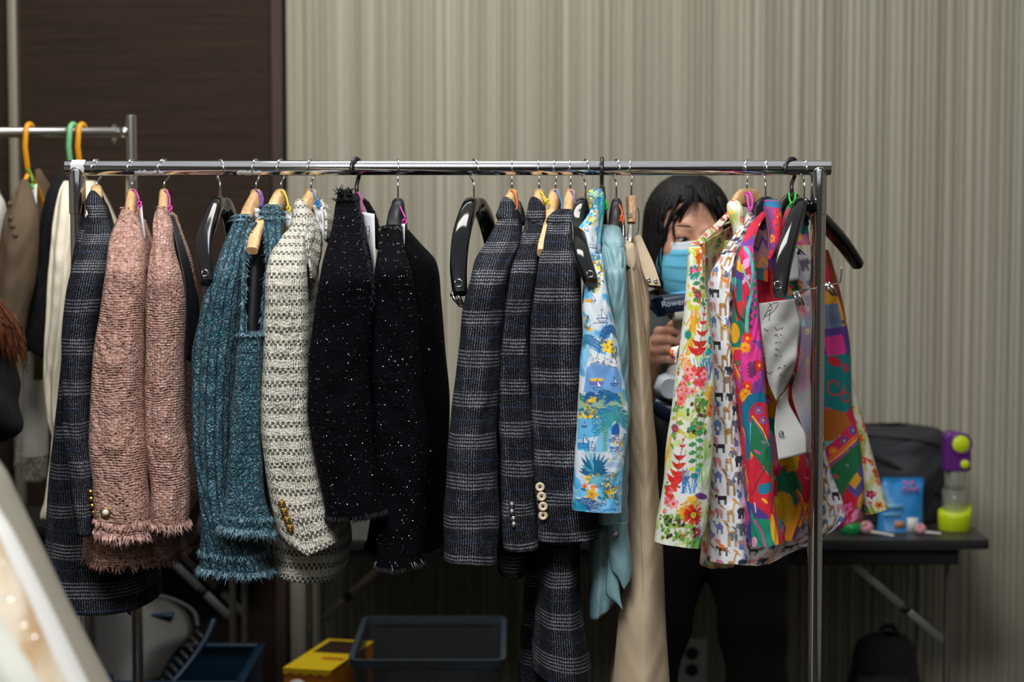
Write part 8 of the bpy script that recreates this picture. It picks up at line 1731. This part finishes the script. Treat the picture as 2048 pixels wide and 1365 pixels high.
fo = bpy.data.objects.new('lettering_tmp', fc); C.objects.link(fo); dg_ = bpy.context.evaluated_depsgraph_get(); fm = bpy.data.meshes.new_from_object(fo.evaluated_get(dg_)); bpy.data.objects.remove(fo)
lo_ = bpy.data.objects.new('lettering', fm); C.objects.link(lo_); fm.materials.clear(); fm.materials.append(M['silverpl'])
Mt = Matrix.Translation(W(1354, 611, YH-0.0805)) @ Matrix.Rotation(math.radians(-7), 4, 'Y') @ Matrix.Rotation(math.pi/2, 4, 'X'); fm.transform(Mt); lo_.parent = st
settle(st, W(1350, 840, YH))
# --- somebody at the left edge, mostly outside the picture
Y2 = 3.98
pe = thing('person', 'person in black with long auburn hair, bent elbow entering at the left edge', 'person')
hc2 = W(-128, 470, Y2+0.06); MH2 = Matrix.Translation(hc2) @ Matrix.Rotation(math.radians(150), 4, 'Z')
h2V = make_head(pe, MH2, dict(low=-0.20, part=0.0, mat='hairauburn', neck=False))
j2 = {k: list(W(*v)) for k, v in dict(neck=(-128, 610, Y2+0.05), chest=(-132, 740, Y2+0.05), belly=(-134, 900, Y2+0.05), pelvis=(-136, 1060, Y2+0.05), sh_r=(-20, 672, Y2), sh_l=(-250, 672, Y2+0.10), el_r=(-4, 838, Y2-0.02), wr_r=(-60, 800, Y2-0.22), el_l=(-290, 880, Y2+0.10), wr_l=(-250, 800, Y2-0.12),
      hip_l=(-190, 1085, Y2+0.05), hip_r=(-80, 1085, Y2+0.05), kn_l=(-195, 1420, Y2+0.04), kn_r=(-85, 1420, Y2+0.04)).items()}
j2['an_l'] = [j2['kn_l'][0], Y2+0.06, 0.09]; j2['an_r'] = [j2['kn_r'][0], Y2+0.06, 0.09]; j2['fwd'] = [0, -1, 0]
body_clothes(pe, j2, 'blackwear', 'blackwear', fat=0.92)
parts_ = [h2V]
for w_, e_ in (('wr_r', 'el_r'), ('wr_l', 'el_l')):
    a = np.array(j2[w_]); d = a-np.array(j2[e_]); d /= np.linalg.norm(d); p_ = a+d*0.07; up_ = np.array([0, 0, 1.0]); sd = np.cross(d, up_); sd /= np.linalg.norm(sd)
    kk = [p_+d*0.03+up_*(0.028-0.018*i) for i in range(4)]; mm = [q+d*0.03+sd*0.012 for q in kk]; tt_ = [q+d*0.008+sd*0.026 for q in mm]
    hh_ = hand_parts(a, p_, kk, mm, tt_, [p_+up_*0.02, p_+up_*0.045+d*0.02, p_+up_*0.05+d*0.045]); lo, hi = bb([a, p_]+kk+mm+tt_, 0.055); parts_.append(hh_.mesh(lo, hi, 0.0038))
v, f = join(parts_); mk('body', v, f, M['skin'], pe)
R_ = random.Random(9); mb = MB()
for k in range(220):     # long hair falling over the shoulder, ends tapering
    a = R_.random(); x0 = -60-90*R_.random(); xe = -24+R_.gauss(0, 20)+a*74; ye = 650+a*105+R_.uniform(-30, 10)
    pts = [(x0, 470+R_.uniform(-20, 20), Y2+0.02), (x0*0.40-4, 560, Y2-0.05+R_.uniform(-0.02, 0.02)), (x0*0.10+xe*0.55+2, 640, Y2-0.075+R_.uniform(-0.02, 0.015)), (min(xe, 56), min(ye, 748), Y2-0.08+R_.uniform(-0.02, 0.02))]
    K = np.array([(i,)+q for i, q in enumerate(pts)]); Q = cr(K, np.linspace(0, 3, 9)); mb.tube([W(*q) for q in Q], [0.0028*(1-0.88*(i/8)**2) for i in range(9)], 5)
o = mb.build('long_hair', M['hairauburn'], pe); o['kind'] = 'stuff'
settle(pe, ((j2['an_l'][0]+j2['an_r'][0])/2, Y2+0.06, 0))
